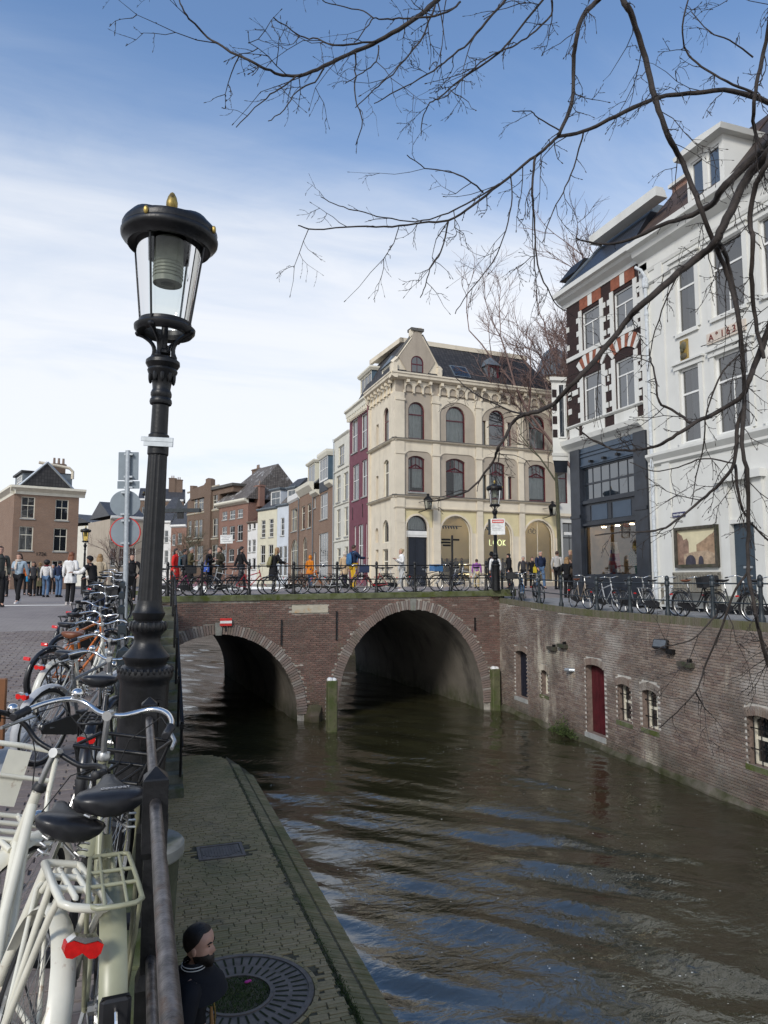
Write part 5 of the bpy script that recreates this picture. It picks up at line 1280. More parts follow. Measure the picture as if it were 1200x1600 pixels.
for a, b in ((A + .05, wins[2][0] - .35), (wins[2][0] - .1, wins[2][1] + .1), (wins[3][0] - .1, wins[3][1] + .1)): mb.box(a, -.03, zb0 + .45, b, 0, zb_l - .12)
each(mb, 'panel', M['stucco_white'], sh)
cornice(FW, sh, A - .15, B, zb0 - .05, [(.05, 0), (.12, .1), (.3, .25), (.34, .42), (.1, .5)], M['stucco_white'])
cornice(FW, sh, A - .25, B, zc0 - .22, [(.04, 0), (.05, .16), (.26, .28), (.32, .38), (.45, .41), (.45, .60)], M['stucco_white'])
# slate mansard with its white top rail
zr0 = zc0 + .38; zr1 = wz(985, 347)[1] + .3
mb = MB(FW); a2, b2 = A - .2, B
mb.add([(a2, -.3, zr0), (b2, -.3, zr0), (b2, .55, zr1), (a2 + 1.9, .55, zr1)], [(0, 1, 2, 3)]); mb.add([(a2, 6, zr0), (a2, -.3, zr0), (a2 + 1.9, .55, zr1), (a2 + 1.9, 6, zr1)], [(0, 1, 2, 3)]); mb.add([(b2, -.3, zr0), (b2, 6, zr0), (b2, 6, zr1), (b2, .55, zr1)], [(0, 1, 2, 3)])
o = mb.build('roof', M['slate'], sh, recalc=False); uv = o.data.uv_layers.new(name='UVMap')
for p in o.data.polygons:
 for li in p.loop_indices: co = o.data.vertices[o.data.loops[li].vertex_index].co; uv.data[li].uv = (co.y, co.z)
mb = MB(FW); mb.tube([(a2, -.32, zr0), (a2 + 1.9, .53, zr1)], .05, 5); mb.build('hip_flashing', M['lead'], sh)
cornice(FW, sh, a2 + 1.8, b2 + .9, zr1, [(-.5, 0), (-.44, .08), (-.40, .24), (-.34, .26), (-.34, .32)], M['stucco_white'], 'roof_rail')
mb = MB(FW); mb.box(a2 + 1.9, .6, zr1, b2, 6, zr1 + .3); mb.build('flat_roof', M['lead'], sh)
dmr = MB(FW); dmr.box(a2 - .55, .55, zr0 + .1, a2 + .3, 1.5, zr0 + .95); dmr.build('side_dormer', M['galv'], sh)
dmr = MB(FW); dmr.rings([[(a2 - .8, .35, zr0 + .95), (a2 + .4, .35, zr0 + .95), (a2 + .4, 1.7, zr0 + .95), (a2 - .8, 1.7, zr0 + .95)], [(a2 - .45, .7, zr0 + 1.5), (a2 + .5, .7, zr0 + 1.5), (a2 + .5, 1.4, zr0 + 1.5), (a2 - .45, 1.4, zr0 + 1.5)]], True, True); dmr.build('dormer_roof', M['slate_grey'], sh)
shell(FW, sh, A + .01, B, GZ - .1, zc0, 7, M['dark_brick'])
# corner oriel with stripes
zo0, zo1 = zb0 - .05, wz(893, 592)[1]
FO = Frame((15.2, 23.86), math.atan2(-.13, .6)); wO = .60
def tri(g, z): return [(-g, -g, z), (wO, -g, z), (wO, 1.1, z), (wO - .05, 1.1 + g, z)]
mb = MB(FO); mb.rings([tri(0, zo0), tri(0, zo1)], True, True); mb.build('oriel', M['stucco_white'], sh)
mb = MB(FO); H = zo1 - zo0
for k in range(4): z = zo0 + .62 + k * (H - .75) / 4; mb.box(.015, -.012, z, .2, .0, z + (H - .75) / 4 - .22)
each(mb, 'brick_stripe', M['dark_brick'], sh)
window(FO, sh, (.24, .52, zo0 + .6, zo1 - .12), ww, -.05, .045, 1, (), M['glass_sky'])
for nm, mt_, a_, b_ in (('oriel_cap', 'stucco_white', (.1, zo1 + .002), (.1, zo1 + .14)), ('oriel_base', 'stucco_white', (.06, zo0 - .12), (.08, zo0 - .003)), ('oriel_base', 'stucco_white', (.03, zo0 - .3), (.03, zo0 - .123)), ('oriel_corbel', 'shop_black', (-.12, zo0 - .75), (.0, zo0 - .303))):
 mb = MB(FO); mb.rings([tri(*a_), tri(*b_)], True, True); mb.build(nm, M[mt_], sh)
# shopfront
sA, sB = wu(897.5), wu(1017); zt_s = zb0 - .06
pl_ = [(sA, wu(912)), (wu(998), wu(1017.5))]
for a, b in pl_:
 mb = MB(FW); mb.cbox(a, -.16, GZ - .1, b, .1, zt_s, .015); mb.box(a - .0, -.19, wz(905, 811)[1], b, -.12, wz(905, 806)[1]); mb.build('pilaster', M['shop_black'], sh)
a, b = pl_[0][1] + .002, pl_[1][0] - .002
def lvl(x, y): return wz(x, y)[1]
tz0, tz1 = lvl(956, 776), lvl(956, 723); wz0, wz1 = lvl(958, 899), lvl(958, 818)
mb = MB(FW); mb.box(a, -.06, tz1 + .05, b, .1, zt_s); mb.build('fascia', M['shop_blue'], sh)
for zz_ in (tz1 + .10, tz1 + .45, zt_s - .2): MB(FW).box(a, -.10, zz_, b, -.06, zz_ + .05).build('fascia_rail', M['shop_blue'], sh)
mb = MB(FW)
for q in (.25, .5, .75): u = a + (b - a) * q; mb.box(u - .06, -.25, tz1 + .16, u + .06, -.10, tz1 + .24)
each(mb, 'sign_lamp', M['iron'], sh)
window(FW, sh, (a, b, tz0, tz1 + .05), M['shop_black'], .02, .06, 6, (.5,), M['glass_sky'], None, None, .035, name='transom_window')
mb = MB(FW); mb.box(a, .0, wz1 + .02, b, .1, tz0 - .002); mb.build('panel', M['shop_black'], sh)
for k, (q0, q1) in enumerate(((.04, .14), (.17, .46), (.49, .54), (.57, .88), (.9, .97))):
 MB(FW).box(a + (b - a) * q0, -.02, wz1 + .2, a + (b - a) * q1, 0, tz0 - .2).build('fascia_panel', M['shop_blue'] if k in (1, 3) else M['shop_black'], sh)
MB(FW).box(a, -.08, tz0 - .12, b, 0, tz0 - .003).build('ledge', M['shop_black'], sh); MB(FW).box(a, -.09, wz1 + .02, b, 0, wz1 + .1).build('ledge', M['shop_black'], sh)
M['shop_glass'] = glass_mat('shop window glass', (.75, .78, .78), 2.2)
window(FW, sh, (a, b, wz0, wz1 + .02), M['shop_black'], .02, .05, 1, (), M['shop_glass'], name='shop_window')
MB(FW).box(a, -.06, GZ - .1, b, .1, wz0).build('stall_riser', M['shop_black'], sh)
mb = MB(FW); mb.add([(a, .15, GZ), (b, .15, GZ), (b, 3, GZ), (a, 3, GZ), (a, .15, wz1), (b, .15, wz1), (b, 3, wz1), (a, 3, wz1)], [(0, 1, 2, 3), (7, 6, 5, 4), (3, 2, 6, 7), (0, 3, 7, 4), (1, 5, 6, 2)]); mb.build('shop_room', plain('dim brown shop wall', (.42, .30, .19), .8, 0, .3, 1.5), sh, recalc=False)
MB(FW).box(a + .05, .2, wz0 - .1, b - .05, .9, wz0 - .03).build('window_shelf', M['stucco_white'], sh)
mb = MB(FW)
for q in range(4): mb.box(a + .4 + q * .8, .5, wz1 - .04, a + .52 + q * .8, .6, wz1 - .01)
each(mb, 'shop_light', M['shop_fill'], sh)  # small glowing boxes added to brighten the dark shop room
mb = MB(FW)
for q in range(5): x0 = a + .3 + q * .62; mb.box(x0, 2.9, wz0 + .35, x0 + .42, 2.97, wz0 + 1.45)
each(mb, 'wall_panel', M['cream_wood'], sh)
# goods in the window: pyramid of boxes, plant pot
M['pkg'] = pieces('gift boxes', [(0, (.5, .04, .06)), (.3, (.75, .70, .68)), (.5, (.10, .12, .35)), (.7, (.65, .10, .14)), (1, (.8, .72, .6))], .5)
u, z = wz(953, 895); t = thing('box_pyramid', 'tapering stack of red, white and blue boxes in the shop window', 'display', FW.w(u, .2, wz0 - .03)); mb = MB(FW)
for k in range(9):
 hw = .30 - .028 * k
 for q in range(4 if k < 4 else 2 if k < 7 else 1):
  n = 4 if k < 4 else 2 if k < 7 else 1; x0 = u - hw + 2 * hw * q / n; mb.box(x0, .12, wz0 - .03 + k * .135, x0 + 2 * hw / n - .006, .3, wz0 + .1 + k * .135)
each(mb, 'box', M['pkg'], t)
u, z = wz(993, 895); t = thing('potted_plant', 'leafy green plant in a turquoise pot in the shop window', 'plant', FW.w(u, .45, wz0 - .03))
M['teal'] = plain('turquoise glaze', (.05, .30, .27), .3); M['leaf'] = plain('house plant leaf', (.045, .085, .03), .5, 0, .4, 10)
mb = MB(FW); mb.lathe([(.16, 0), (.23, .36), (.22, .36), (.2, .3)], (u - .1, .3, wz0 - .03), 14); mb.build('pot', M['teal'], t)
mb = MB(FW); r = random.Random(3)
for k in range(220):
 c = Vector((u + r.gauss(-.22, .24), .3 + r.gauss(0, .06), wz0 + .5 + r.gauss(.1, .17))); d = Vector((r.gauss(0, 1), r.gauss(0, .4), r.gauss(.3, 1))).normalized() * .09; e = Vector((d.z, 0, -d.x)) * .3
 mb.add([tuple(c - e), tuple(c + d), tuple(c + e), tuple(c - d)], [(0, 1, 2, 3)])
mb.build('foliage', M['leaf'], t, recalc=False)['kind'] = 'stuff'
# ---- white house dated 1635
wh = thing('white_house', 'white stucco house with tall blue reflecting windows and a dated stone tablet', 'house', FW.w(B, 0, GZ))
WE = 21.5
zct = wz(1100, 345)[1]; zband = wz(1125, 690)[1]
tw1 = FW.box(1057, 1087.5, 406, 519); tw2 = FW.box(1111, 1163, 375, 487); lw1 = FW.box(1054.5, 1090, 571, 692); lw2 = FW.box(1106, 1168, 554, 678)
ztu, zbu = (tw1[3] + tw2[3]) / 2, (tw1[2] + tw2[2]) / 2; ztl, zbl = (lw1[3] + lw2[3]) / 2, (lw1[2] + lw2[2]) / 2
P1 = tw2[0] - tw1[0]
cols = [tw1[:2], tw2[:2]]; u3 = cols[1][1] + .58; cols.append((u3, u3 + 1.0))
wl2 = []
M['glass_house'] = glass_mat('clear house glass', (.5, .55, .6), 2.6)
for k, c in enumerate(cols): wl2 += [(c[0], c[1], zbu, ztu), (c[0], c[1], zbl, ztl)]
dr = list(FW.box(1145.5, 1184, 817, 926)); dr[2] = GZ + .3
mb = MB(FW); facade(mb, B, WE, GZ - .1, zct, wl2 + [tuple(dr)], .14); mb.build('front_wall', M['stucco_white'], wh)
interior(FW, wh, B + .1, WE - .1, GZ + 3.5, zct - .3, .6); shell(FW, wh, B + .01, WE, GZ - .1, zct, 8, M['stucco_white'])
for w in wl2:
 wide = w[1] - w[0] > 1
 x = window(FW, wh, w, ww, .05, .07, 2 if wide else 1, (.66,), M['glass_house'], M['stucco_white'], CUR((0, .16, 0), (.84, 1, 0)) if wide else CUR((.3, 1, .0)), .03, 'bottom')
 mb = MB(FW); mb.box(w[0] - .16, -.05, w[2] - .0, w[0] - .002, .0, w[3] + .002); mb.box(w[1] + .002, -.05, w[2], w[1] + .16, .0, w[3] + .002); mb.box(w[0] - .2, -.08, w[3] + .004, w[1] + .2, .0, w[3] + .16); mb.box(w[0] - .24, -.14, w[3] + .162, w[1] + .24, .0, w[3] + .22); each(mb, 'architrave', M['stucco_white'], wh)
mb = MB(FW); mb.box(B + .02, -.06, GZ, B + .42, .0, zct - .2); mb.box(B + .75, -.05, GZ, B + 1.1, 0, zct - .2); each(mb, 'pilaster', M['stucco_white'], wh)
cornice(FW, wh, B, WE, zct - .55, [(.03, 0), (.06, .1), (.06, .45), (.3, .62), (.36, .8), (.52, .86), (.52, 1.05)], M['stucco_white'])
cornice(FW, wh, B, WE, zct - 1.0, [(.02, 0), (.07, .05), (.07, .1)], M['stucco_white'], 'ledge')
cornice(FW, wh, B + .2, WE, zband - .3, [(.03, 0), (.1, .06), (.1, .14), (.22, .3), (.22, .38)], M['stucco_white'], 'ledge')
M['pipe_grey'] = plain('pale grey drainpipe', (.55, .58, .60), .5)
mb = MB(FW); up = wu(1026); mb.tube([(up, -.12, GZ), (up, -.12, zct - .7), (up - .1, -.2, zct - .45), (up - .25, -.3, zct - .3)], .055, 8); mb.lathe([(.09, 0), (.11, .05), (.11, .3), (.07, .36)], (up, -.12, zct - 1.1), 8)
for q in np.arange(GZ + 1, zct - 1, 1.7): mb.lathe([(.07, q), (.07, q + .08)], (up, -.12, 0), 8)
mb.build('drainpipe', M['pipe_grey'], wh)
zrd = zct + .5; sn_ = Vector((0, -3.4, 2.9)).normalized(); tl = []
for j in range(14):
 for i in range(15):
  q = (j + .5) / 16; tl.append((basis(FW.d, (FW.n * 2.9 + Vector((0, 0, 3.4))).normalized(), (FW.n * -3.4 + Vector((0, 0, 2.9))).normalized(), FW.w(B + .12 + i * .235, -.3 + 2.9 * q - .02, zrd + 3.4 * q + .03)), (.225, .31, .035)))
lay(wh, tl, pieces('brown clay pantiles', [(0, (.05, .032, .026)), (.5, (.075, .05, .04)), (1, (.10, .065, .05))], .7), 'roof_tile', 210)
mb = MB(FW)
mb.add([(B, -.3, zrd), (WE, -.3, zrd), (WE, 2.6, zrd + 3.4), (B, 2.6, zrd + 3.4)], [(0, 1, 2, 3)]); mb.add([(B, 6, zrd), (B, -.3, zrd), (B, 2.6, zrd + 3.4)], [(0, 1, 2)]); mb.add([(B, 2.6, zrd + 3.4), (WE, 2.6, zrd + 3.4), (WE, 6, zrd), (B, 6, zrd)], [(0, 1, 2, 3)])
M['tile_brown'] = rooftile('brown pantiles', (.035, .024, .02), (.055, .038, .03), .22, .28)
o = mb.build('roof', M['tile_brown'], wh, recalc=False); uv = o.data.uv_layers.new(name='UVMap')
for p in o.data.polygons:
 for li in p.loop_indices: co = o.data.vertices[o.data.loops[li].vertex_index].co; uv.data[li].uv = (co.y, co.z * 1.4)
mb = MB(FW); mb.box(B - .1, 1.6, zrd + 1.0, B + .7, 3.2, zrd + 2.5); uvwall(mb.build('chimney', M['brick_red'], wh)); MB(FW).box(B - .2, 1.5, zrd + 2.5, B + .8, 3.3, zrd + 2.62).build('chimney_cap', M['stucco_white'], wh)
du0, du1 = wu(1100), wu(1162)
mb = MB(FW); zd0, zd1 = zrd - .05, lvl(1128, 213); dw = [(du0 + .16, (du0 + du1) / 2 - .08, zd0 + .35, zd1 - .2), ((du0 + du1) / 2 + .08, du1 - .16, zd0 + .35, zd1 - .2)]
facade(mb, du0, du1, zd0, zd1, dw, .08, -.1); mb.add([(du0, -.1, zd0), (du0, 3, zd0), (du0, 3, zd1), (du0, -.1, zd1)], [(0, 1, 2, 3)]); mb.add([(du1, -.1, zd0), (du1, 3, zd0), (du1, 3, zd1), (du1, -.1, zd1)], [(3, 2, 1, 0)]); mb.build('dormer', M['stucco_white'], wh)
for w in dw: window(FW, wh, w, ww, -.06, .05, 1, (), M['glass_sky'])
mb = MB(FW); um = (du0 + du1) / 2; mb.rings([[(du0 - .2, y, zd1), (du1 + .2, y, zd1), (du1 + .26, y, zd1 + .14), (um, y, zd1 + .14 + .10), (du0 - .26, y, zd1 + .14)] for y in (-.4, 3.2)], True, True); mb.build('dormer_roof', M['stucco_white'], wh)
# tablets, plates and the door
M['ochre'] = plain('gilded ochre relief', (.30, .20, .05), .6, 0, .3, 12); M['dark_red'] = plain('dark red lettering', (.16, .028, .018), .6, 0, .1); M['pink_stone'] = plain('pale pink stone', (.60, .52, .44), .8, 0, .1, 3)
u, z = wz(1135, 520); hw = (wu(1166) - wu(1105)) / 2
MB(FW).box(u - hw, -.05, z - .15, u + hw, .0, z + .17).build('date_tablet', M['pink_stone'], wh)
text_mesh('date_lettering', 'A°1635', .29, facing(FW, u, -.055, z + .01), M['dark_red'], wh, .012, spacing=1.5)
u, z = wz(1070.5, 548); t = MB(FW); t.cbox(u - .16, -.06, z - .34, u + .16, .0, z + .34, .01); t.build('relief_panel', M['ochre'], wh)
mb = MB(FW); mb.ball((u, -.10, z + .1), (.085, .08, .12), 10, 8); mb.ball((u, -.06, z + .14), (.12, .05, .15), 10, 8); mb.ball((u, -.12, z + .0), (.05, .06, .08), 8, 6); mb.ball((u, -.07, z - .18), (.14, .06, .1), 10, 6); mb.build('head_relief', M['brick_moss'], wh)
u, z = wz(1061.5, 804); sp_ = MB(FW); sp_.box(u - .27, -.035, z - .075, u + .27, -.003, z + .075); M['sign_blue'] = plain('enamel street sign blue', (.03, .03, .10), .3); sn = thing('street_sign', 'small dark blue street name plate on the white wall', 'sign', FW.w(u, -.02, z)); sp_.build('plate', M['sign_blue'], sn); mb = MB(FW)
for q in range(9): mb.box(u - .21 + q * .047, -.039, z - .035 + .01 * (q % 2), u - .21 + q * .047 + .028, -.0352, z + .035 - .008 * (q % 3))
each(mb, 'print_line', M['sign_white'], sn)
u, z = wz(1132, 856); text_mesh('house_number', '4', .2, facing(FW, u, -.01, z), M['iron'], wh)
M['door_slate'] = plain('slate blue door paint', (.035, .055, .075), .4, 0, .12, 3)
mb = MB(FW); mb.box(dr[0], .08, dr[2], dr[1], .14, dr[3]); d = mb.build('door', M['door_slate'], wh)
mb = MB(FW); u0_, u1_ = dr[0], dr[1]; hh = dr[3] - dr[2]
for qa, qb in ((.06, .36), (.42, .95)): mb.box(u0_ + .12, .066, dr[2] + hh * qa, u1_ - .12, .081, dr[2] + hh * qb)
each(mb, 'door_panel', M['door_slate'], d); MB(FW).box(u0_ + .3, .05, dr[2] + hh * .38, u0_ + .6, .08, dr[2] + hh * .41).build('letterbox', M['galv'], d)
mb = MB(FW); mb.box(u0_ - .32, -.09, GZ, u0_ - .003, .0, dr[3] + 1.2); mb.box(u1_ + .003, -.09, GZ, u1_ + .32, .0, dr[3] + 1.2); mb.box(u0_ - .4, -.22, dr[3] + 1.2, u1_ + .4, .0, dr[3] + 1.42); mb.box(u0_ - .0, -.06, dr[3] + .003, u1_, .0, dr[3] + .12); each(mb, 'door_surround', M['stucco_white'], wh)
MB(FW).box(u0_ - .1, -.5, GZ - .02, u1_ + .1, .14, dr[2] - .003).build('doorstep', M['stone'], wh)
# framed picture on the wall: generic canal view in brown tones
pu0, pu1, pz0, pz1 = FW.box(1057, 1124.5, 822, 886.5)
pf = thing('framed_picture', 'large dark framed picture of an old canal view hung on the white wall', 'picture', FW.w((pu0 + pu1) / 2, 0, (pz0 + pz1) / 2))
mb = MB(FW)
for q in ((pu0, pz0, pu1, pz0 + .09), (pu0, pz1 - .09, pu1, pz1), (pu0, pz0 + .09, pu0 + .09, pz1 - .09), (pu1 - .09, pz0 + .09, pu1, pz1 - .09)): mb.box(q[0], -.1, q[1], q[2], -.003, q[3])
mb.build('frame', M['oldwood'], pf)
def flat(nm, poly, mat, y): mb = MB(FW); mb.add([(pu0 + (pu1 - pu0) * p[0], y, pz0 + (pz1 - pz0) * p[1]) for p in poly], [tuple(range(len(poly)))]); return mb.build(nm, mat, pf, recalc=False)
pm = lambda n, c: plain(n, c, .6, 0, .35, 7)
flat('picture_sky', [(.05, .05), (.95, .05), (.95, .95), (.05, .95)], plain('print pale yellow', (.62, .55, .36), .5, 0, .12, 2.5), -.03)
flat('picture_houses', [(.05, .05), (.32, .05), (.32, .62), (.28, .72), (.2, .68), (.16, .80), (.1, .84), (.05, .9)], pm('print brown', (.28, .18, .13)), -.034)
flat('picture_houses', [(.5, .05), (.95, .05), (.95, .84), (.8, .76), (.68, .66), (.5, .55)], pm('print tan', (.36, .24, .15)), -.034)
flat('picture_bridge', [(.2, .05), (.95, .05), (.95, .3), (.75, .40), (.45, .38), (.2, .33)], pm('print light tan', (.42, .31, .21)), -.038)
for cx_, w_, h_ in ((.36, .12, .24), (.60, .06, .2)): flat('picture_arch', [(cx_ - w_, .05)] + [(cx_ + w_ * math.cos(math.pi * (1 - k / 8)), .14 + h_ * .7 * math.sin(math.pi * k / 8)) for k in range(9)] + [(cx_ + w_, .05)], pm('print dark', (.05, .045, .06)), -.042)
# bench against the white wall
bu = wu(1088); bn = thing('bench', 'weathered wooden slatted bench against the white house under the picture', 'bench', FW.w(bu, -.4, GZ))
M['teak'] = plain('weathered teak', (.23, .21, .17), .85, 0, .25, 6)
mb = MB(FW)
for q in range(15): u = bu - .85 + q * .121; mb.box(u, -.14, GZ + .42, u + .075, -.115, GZ + .9)
each(mb, 'slat', M['teak'], bn); mb = MB(FW); mb.box(bu - .95, -.15, GZ + .9, bu + .95, -.1, GZ + .98); mb.box(bu - .95, -.15, GZ + .36, bu + .95, -.1, GZ + .42); each(mb, 'back_rail', M['teak'], bn)
mb = MB(FW)
for q in range(4): mb.box(bu - .95, -.62 + q * .125, GZ + .40, bu + .95, -.52 + q * .125, GZ + .43)
each(mb, 'seat_slat', M['teak'], bn); mb = MB(FW)
for u in (bu - .93, bu + .87): mb.box(u, -.62, GZ, u + .06, -.56, GZ + .6); mb.box(u, -.15, GZ, u + .06, -.09, GZ + .93); mb.box(u, -.64, GZ + .6, u + .07, -.1, GZ + .64)
each(mb, 'leg', M['teak'], bn)
# ---- pale house right of the cream corner house, and its turret
nb_ = thing('pale_shop_house', 'narrow white plaster house squeezed between the cream corner house and the striped house', 'house', FF.w(UR + .05, .1, G0))
zt_ = Z_C1 - .6; o1 = fb(874, 888.5, 729, 786); o1 = (o1[0], max(o1[1], o1[0] + .6), o1[2], o1[3]); o2 = (UR + .5, UR + 2.4, G0 + .3, ZB - .6)
mb = MB(FF); facade(mb, UR + .05, UR + 5, G0 - .2, zt_, [o1, o2], .15, .1); mb.build('front_wall', M['stucco_white'], nb_); shell(FF, nb_, UR + .06, UR + 5, G0 - .2, zt_, 6, M['stucco_white'])
window(FF, nb_, o1, M['maroon_wood'], .2, .06, 1, (.68,), gl, None, CUR((0, 1, 0))); window(FF, nb_, o2, M['iron'], .2, .08, 3, (.75,), M['glass_dark'])
cornice(FF, nb_, UR + .1, UR + 5, zt_ - .1, [(-.05, 0), (.2, .2), (.2, .4)], M['stucco_white']); cornice(FF, nb_, UR + .1, UR + 5, Z_S1 - 1.0, [(-.08, 0), (.1, .1), (.1, .3)], M['cream'], 'ledge')
u, z = FF.uz(881, 834.5); MB(FF).box(u - .4, -.6, z - .1, u + .4, -.54, z + .1).build('sign_board', M['sign_white'], nb_)
tc_ = at_d(866, 600, 56); tw_ = thing('turret', 'grey domed turret showing above the roofs behind the cream corner house', 'tower', (tc_.x, tc_.y, G0))
zt0 = at_d(866, 600, 56).z; zt1 = at_d(866, 541, 56).z
mb = MB(); mb.lathe([(1.35, G0), (1.35, zt0 - .3)], (tc_.x, tc_.y, 0), 8); mb.build('wall', M['cream'], tw_); mb = MB(); mb.lathe([(1.55, zt0 - .3), (1.6, zt0 - .1), (1.45, zt0), (1.45, zt0 + .4)], (tc_.x, tc_.y, 0), 8); mb.build('cornice', M['cream'], tw_)
hh = zt1 - zt0; mb = MB(); mb.lathe([(1.6, zt0 + .35), (1.3, zt0 + .35 + hh * .35), (.9, zt0 + .3 + hh * .7), (.3, zt1 - .1), (.05, zt1)], (tc_.x, tc_.y, 0), 8); mb.build('roof', M['lead'], tw_)
# ================================================================== STREET FURNITURE
fh = Vector((math.sin(YAW), math.cos(YAW), 0))
def lamp_at(x, y, d0):
 r = ray(x, y); t = d0 / r.dot(fh); return EYE + r * t
M['lamp_inner'] = plain('grey-green lamp unit', (.20, .21, .17), .5, 0, .2, 12)
M['lamp_glass'] = glass_mat('lantern glass', (.93, .95, .93), 1.45)
M['lamp_glass_amber'] = glass_mat('amber lantern glass', (.95, .82, .45), 1.45)
# ---- the big lamp post: profile read off the photograph, (y, half width in px)
D0 = 4.3 * math.cos(PITCH); AXT = lambda y: 270 - (y - 330) * .0575
prof = [(1290, 39), (1200, 38), (1070, 36.5), (1063, 38), (1060, 40), (1057, 41.5), (1050, 42), (1045, 41), (1041, 36), (1038, 31), (1033, 32), (1029, 35), (1025, 35.5), (1021, 32), (1014, 26), (1006, 21), (1000, 19.5), (992, 20.5), (988, 24), (983, 27.5), (977, 28), (972, 26), (969, 20.5), (966, 22), (961, 24), (957, 25), (953, 22), (944, 19.5), (938, 18.8), (900, 17.2), (800, 16.0), (712, 14.6), (710, 16), (680, 15.6), (678, 13), (634, 12.6), (632, 16), (629, 17), (625, 16.5), (622, 14.5), (619, 15.8), (615, 16), (612, 15), (609, 13.5), (600, 14.5), (590, 17.5), (583, 22), (580, 23), (577, 21.5), (574, 23.5), (570, 26), (565, 25.5), (561, 21), (558, 14)]
PL = [];
for y, hw in prof:
 p = lamp_at(AXT(y), y, D0); dd = (p - EYE).dot(_f); PL.append((hw * dd / FPX, p.z))
base = lamp_at(AXT(1290) - 1, 1290, D0); lz = base.z
zpx = lambda y: lamp_at(AXT(y), y, D0).z - lz
def street_lamp(label, loc, lean=0, group=None, glass='lamp_glass', sc=1.0, rz=0, big=False):
 t = thing('street_lamp', label, 'street lamp', loc, group)
 T = Matrix.Translation(loc) @ Matrix.Rotation(lean, 4, fh) @ Matrix.Rotation(rz, 4, 'Z') @ Matrix.Scale(sc, 4)
 n = 24 if big else 12
 mb = MB(T=T); pr = [(r, z - lz) for r, z in PL]
 k0 = [i for i, q in enumerate(prof) if q[0] == 938][0]; k1 = [i for i, q in enumerate(prof) if q[0] == 712][0]; k2 = [i for i, q in enumerate(prof) if q[0] == 634][0]
 mb.lathe(pr[:k0 + 1], (0, 0, 0), n); mb.build('base', M['iron'], t, True, 35)
 mb = MB(T=T); rs = []     # fluted shaft
 N_ = 48 if big else 12
 for i in range(k0, k1 + 1):
  rs.append([((pr[i][0] * (1 - (.07 if j % 4 in (1, 2) and big else 0))) * math.cos(2 * math.pi * j / N_), (pr[i][0] * (1 - (.07 if j % 4 in (1, 2) and big else 0))) * math.sin(2 * math.pi * j / N_), pr[i][1]) for j in range(N_)])
 mb.rings(rs, True, True); mb.build('shaft', M['iron'], t, True, 30)
 mb = MB(T=T); mb.lathe(pr[k1:k2 + 1], (0, 0, 0), n); mb.build('collar', M['iron'], t, True, 35)
 mb = MB(T=T); mb.lathe(pr[k2:], (0, 0, 0), n); cap = mb.build('capital', M['iron'], t, True, 35)
 if big:
  mb = MB(T=T)
  for j in range(10):
   a = 2 * math.pi * j / 10; z = zpx(590); mb.ball((.072 * math.cos(a), .072 * math.sin(a), z), (.014, .014, .04), 6, 5)
  each(mb, 'leaf_ornament', M['iron'], cap, True)
  mb = MB(T=T); z0 = zpx(1050)
  for j in range(28): a = 2 * math.pi * j / 28; mb.ball((.152 * math.cos(a), .152 * math.sin(a), z0 + .015), (.012, .012, .022), 5, 4)
  for j in range(20): a = 2 * math.pi * j / 20; mb.ball((.098 * math.cos(a), .098 * math.sin(a), zpx(978)), (.015, .015, .03), 5, 4)
  o = mb.build('beading', M['iron'], t, True); o['kind'] = 'stuff'
  mb = MB(T=T)     # inspection door facing the street side
  for j in (-1, 1): mb.box(j * .045 - .006, -.155, .25, j * .045 + .006, -.13, .72)
  mb.box(-.051, -.155, .72, .051, -.13, .732); mb.box(-.051, -.155, .238, .051, -.13, .25); mb.build('door_frame', M['iron'], t)
 zr_ = zpx(516); zt_ = zpx(388)
 mb = MB(T=T); mb.lathe([(.021, zpx(560)), (.021, zpx(512))], (0, 0, 0), 10); mb.lathe([(.03, zpx(556)), (.045, zpx(553)), (.045, zpx(549)), (.03, zpx(546)), (.03, zpx(540))], (0, 0, 0), 8); mb.build('stem', M['iron'], t, True)
 mb = MB(T=T)
 for j in range(4):
  a = 2 * math.pi * (j + .5) / 4; pts = []
  for q in np.linspace(0, 1, 9):
   rr_ = .07 + .105 * q ** 1.5 - .03 * math.sin(q * math.pi); zz_ = zpx(560) + (zpx(520) - zpx(560)) * q ** .8; pts.append((rr_ * math.cos(a), rr_ * math.sin(a), zz_))
  mb.tube(pts, [.018 if k in (0, 8) else .013 for k in range(9)], 6)
  mb.ball(pts[0], .021, 6, 5); mb.ball(pts[-1], (.022, .022, .018), 6, 5)
 each(mb, 'scroll_bracket', M['iron'], t, True)
 mb = MB(T=T); mb.lathe([(.115, zr_ + .01), (.118, zr_ - .02), (.165, zr_ - .028), (.182, zr_ - .008), (.184, zr_ + .012), (.172, zr_ + .022), (.160, zr_ + .03), (.158, zr_ + .05), (.142, zr_ + .052), (.140, zr_ + .02), (.115, zr_ + .01)], (0, 0, 0), n * 2 if big else n, cap=False); mb.build('lower_ring', M['iron'], t, True)
 mb = MB(T=T); mb.lathe([(.143, zr_ + .048), (.205, zt_ + .03)], (0, 0, 0), n * 2, cap=False); mb.build('glass', M[glass], t, True)
 mb = MB(T=T)
 for j in range(4): a = 2 * math.pi * (j + .25) / 4 + .35; mb.tube([(.166 * math.cos(a), .166 * math.sin(a), zr_ + .02), (.236 * math.cos(a), .236 * math.sin(a), zt_ + .01)], .0065, 6)
 each(mb, 'rod', M['iron'], t)
 # roof: waved canopy with a rim
 mb = MB(T=T); rim = zt_ + .0
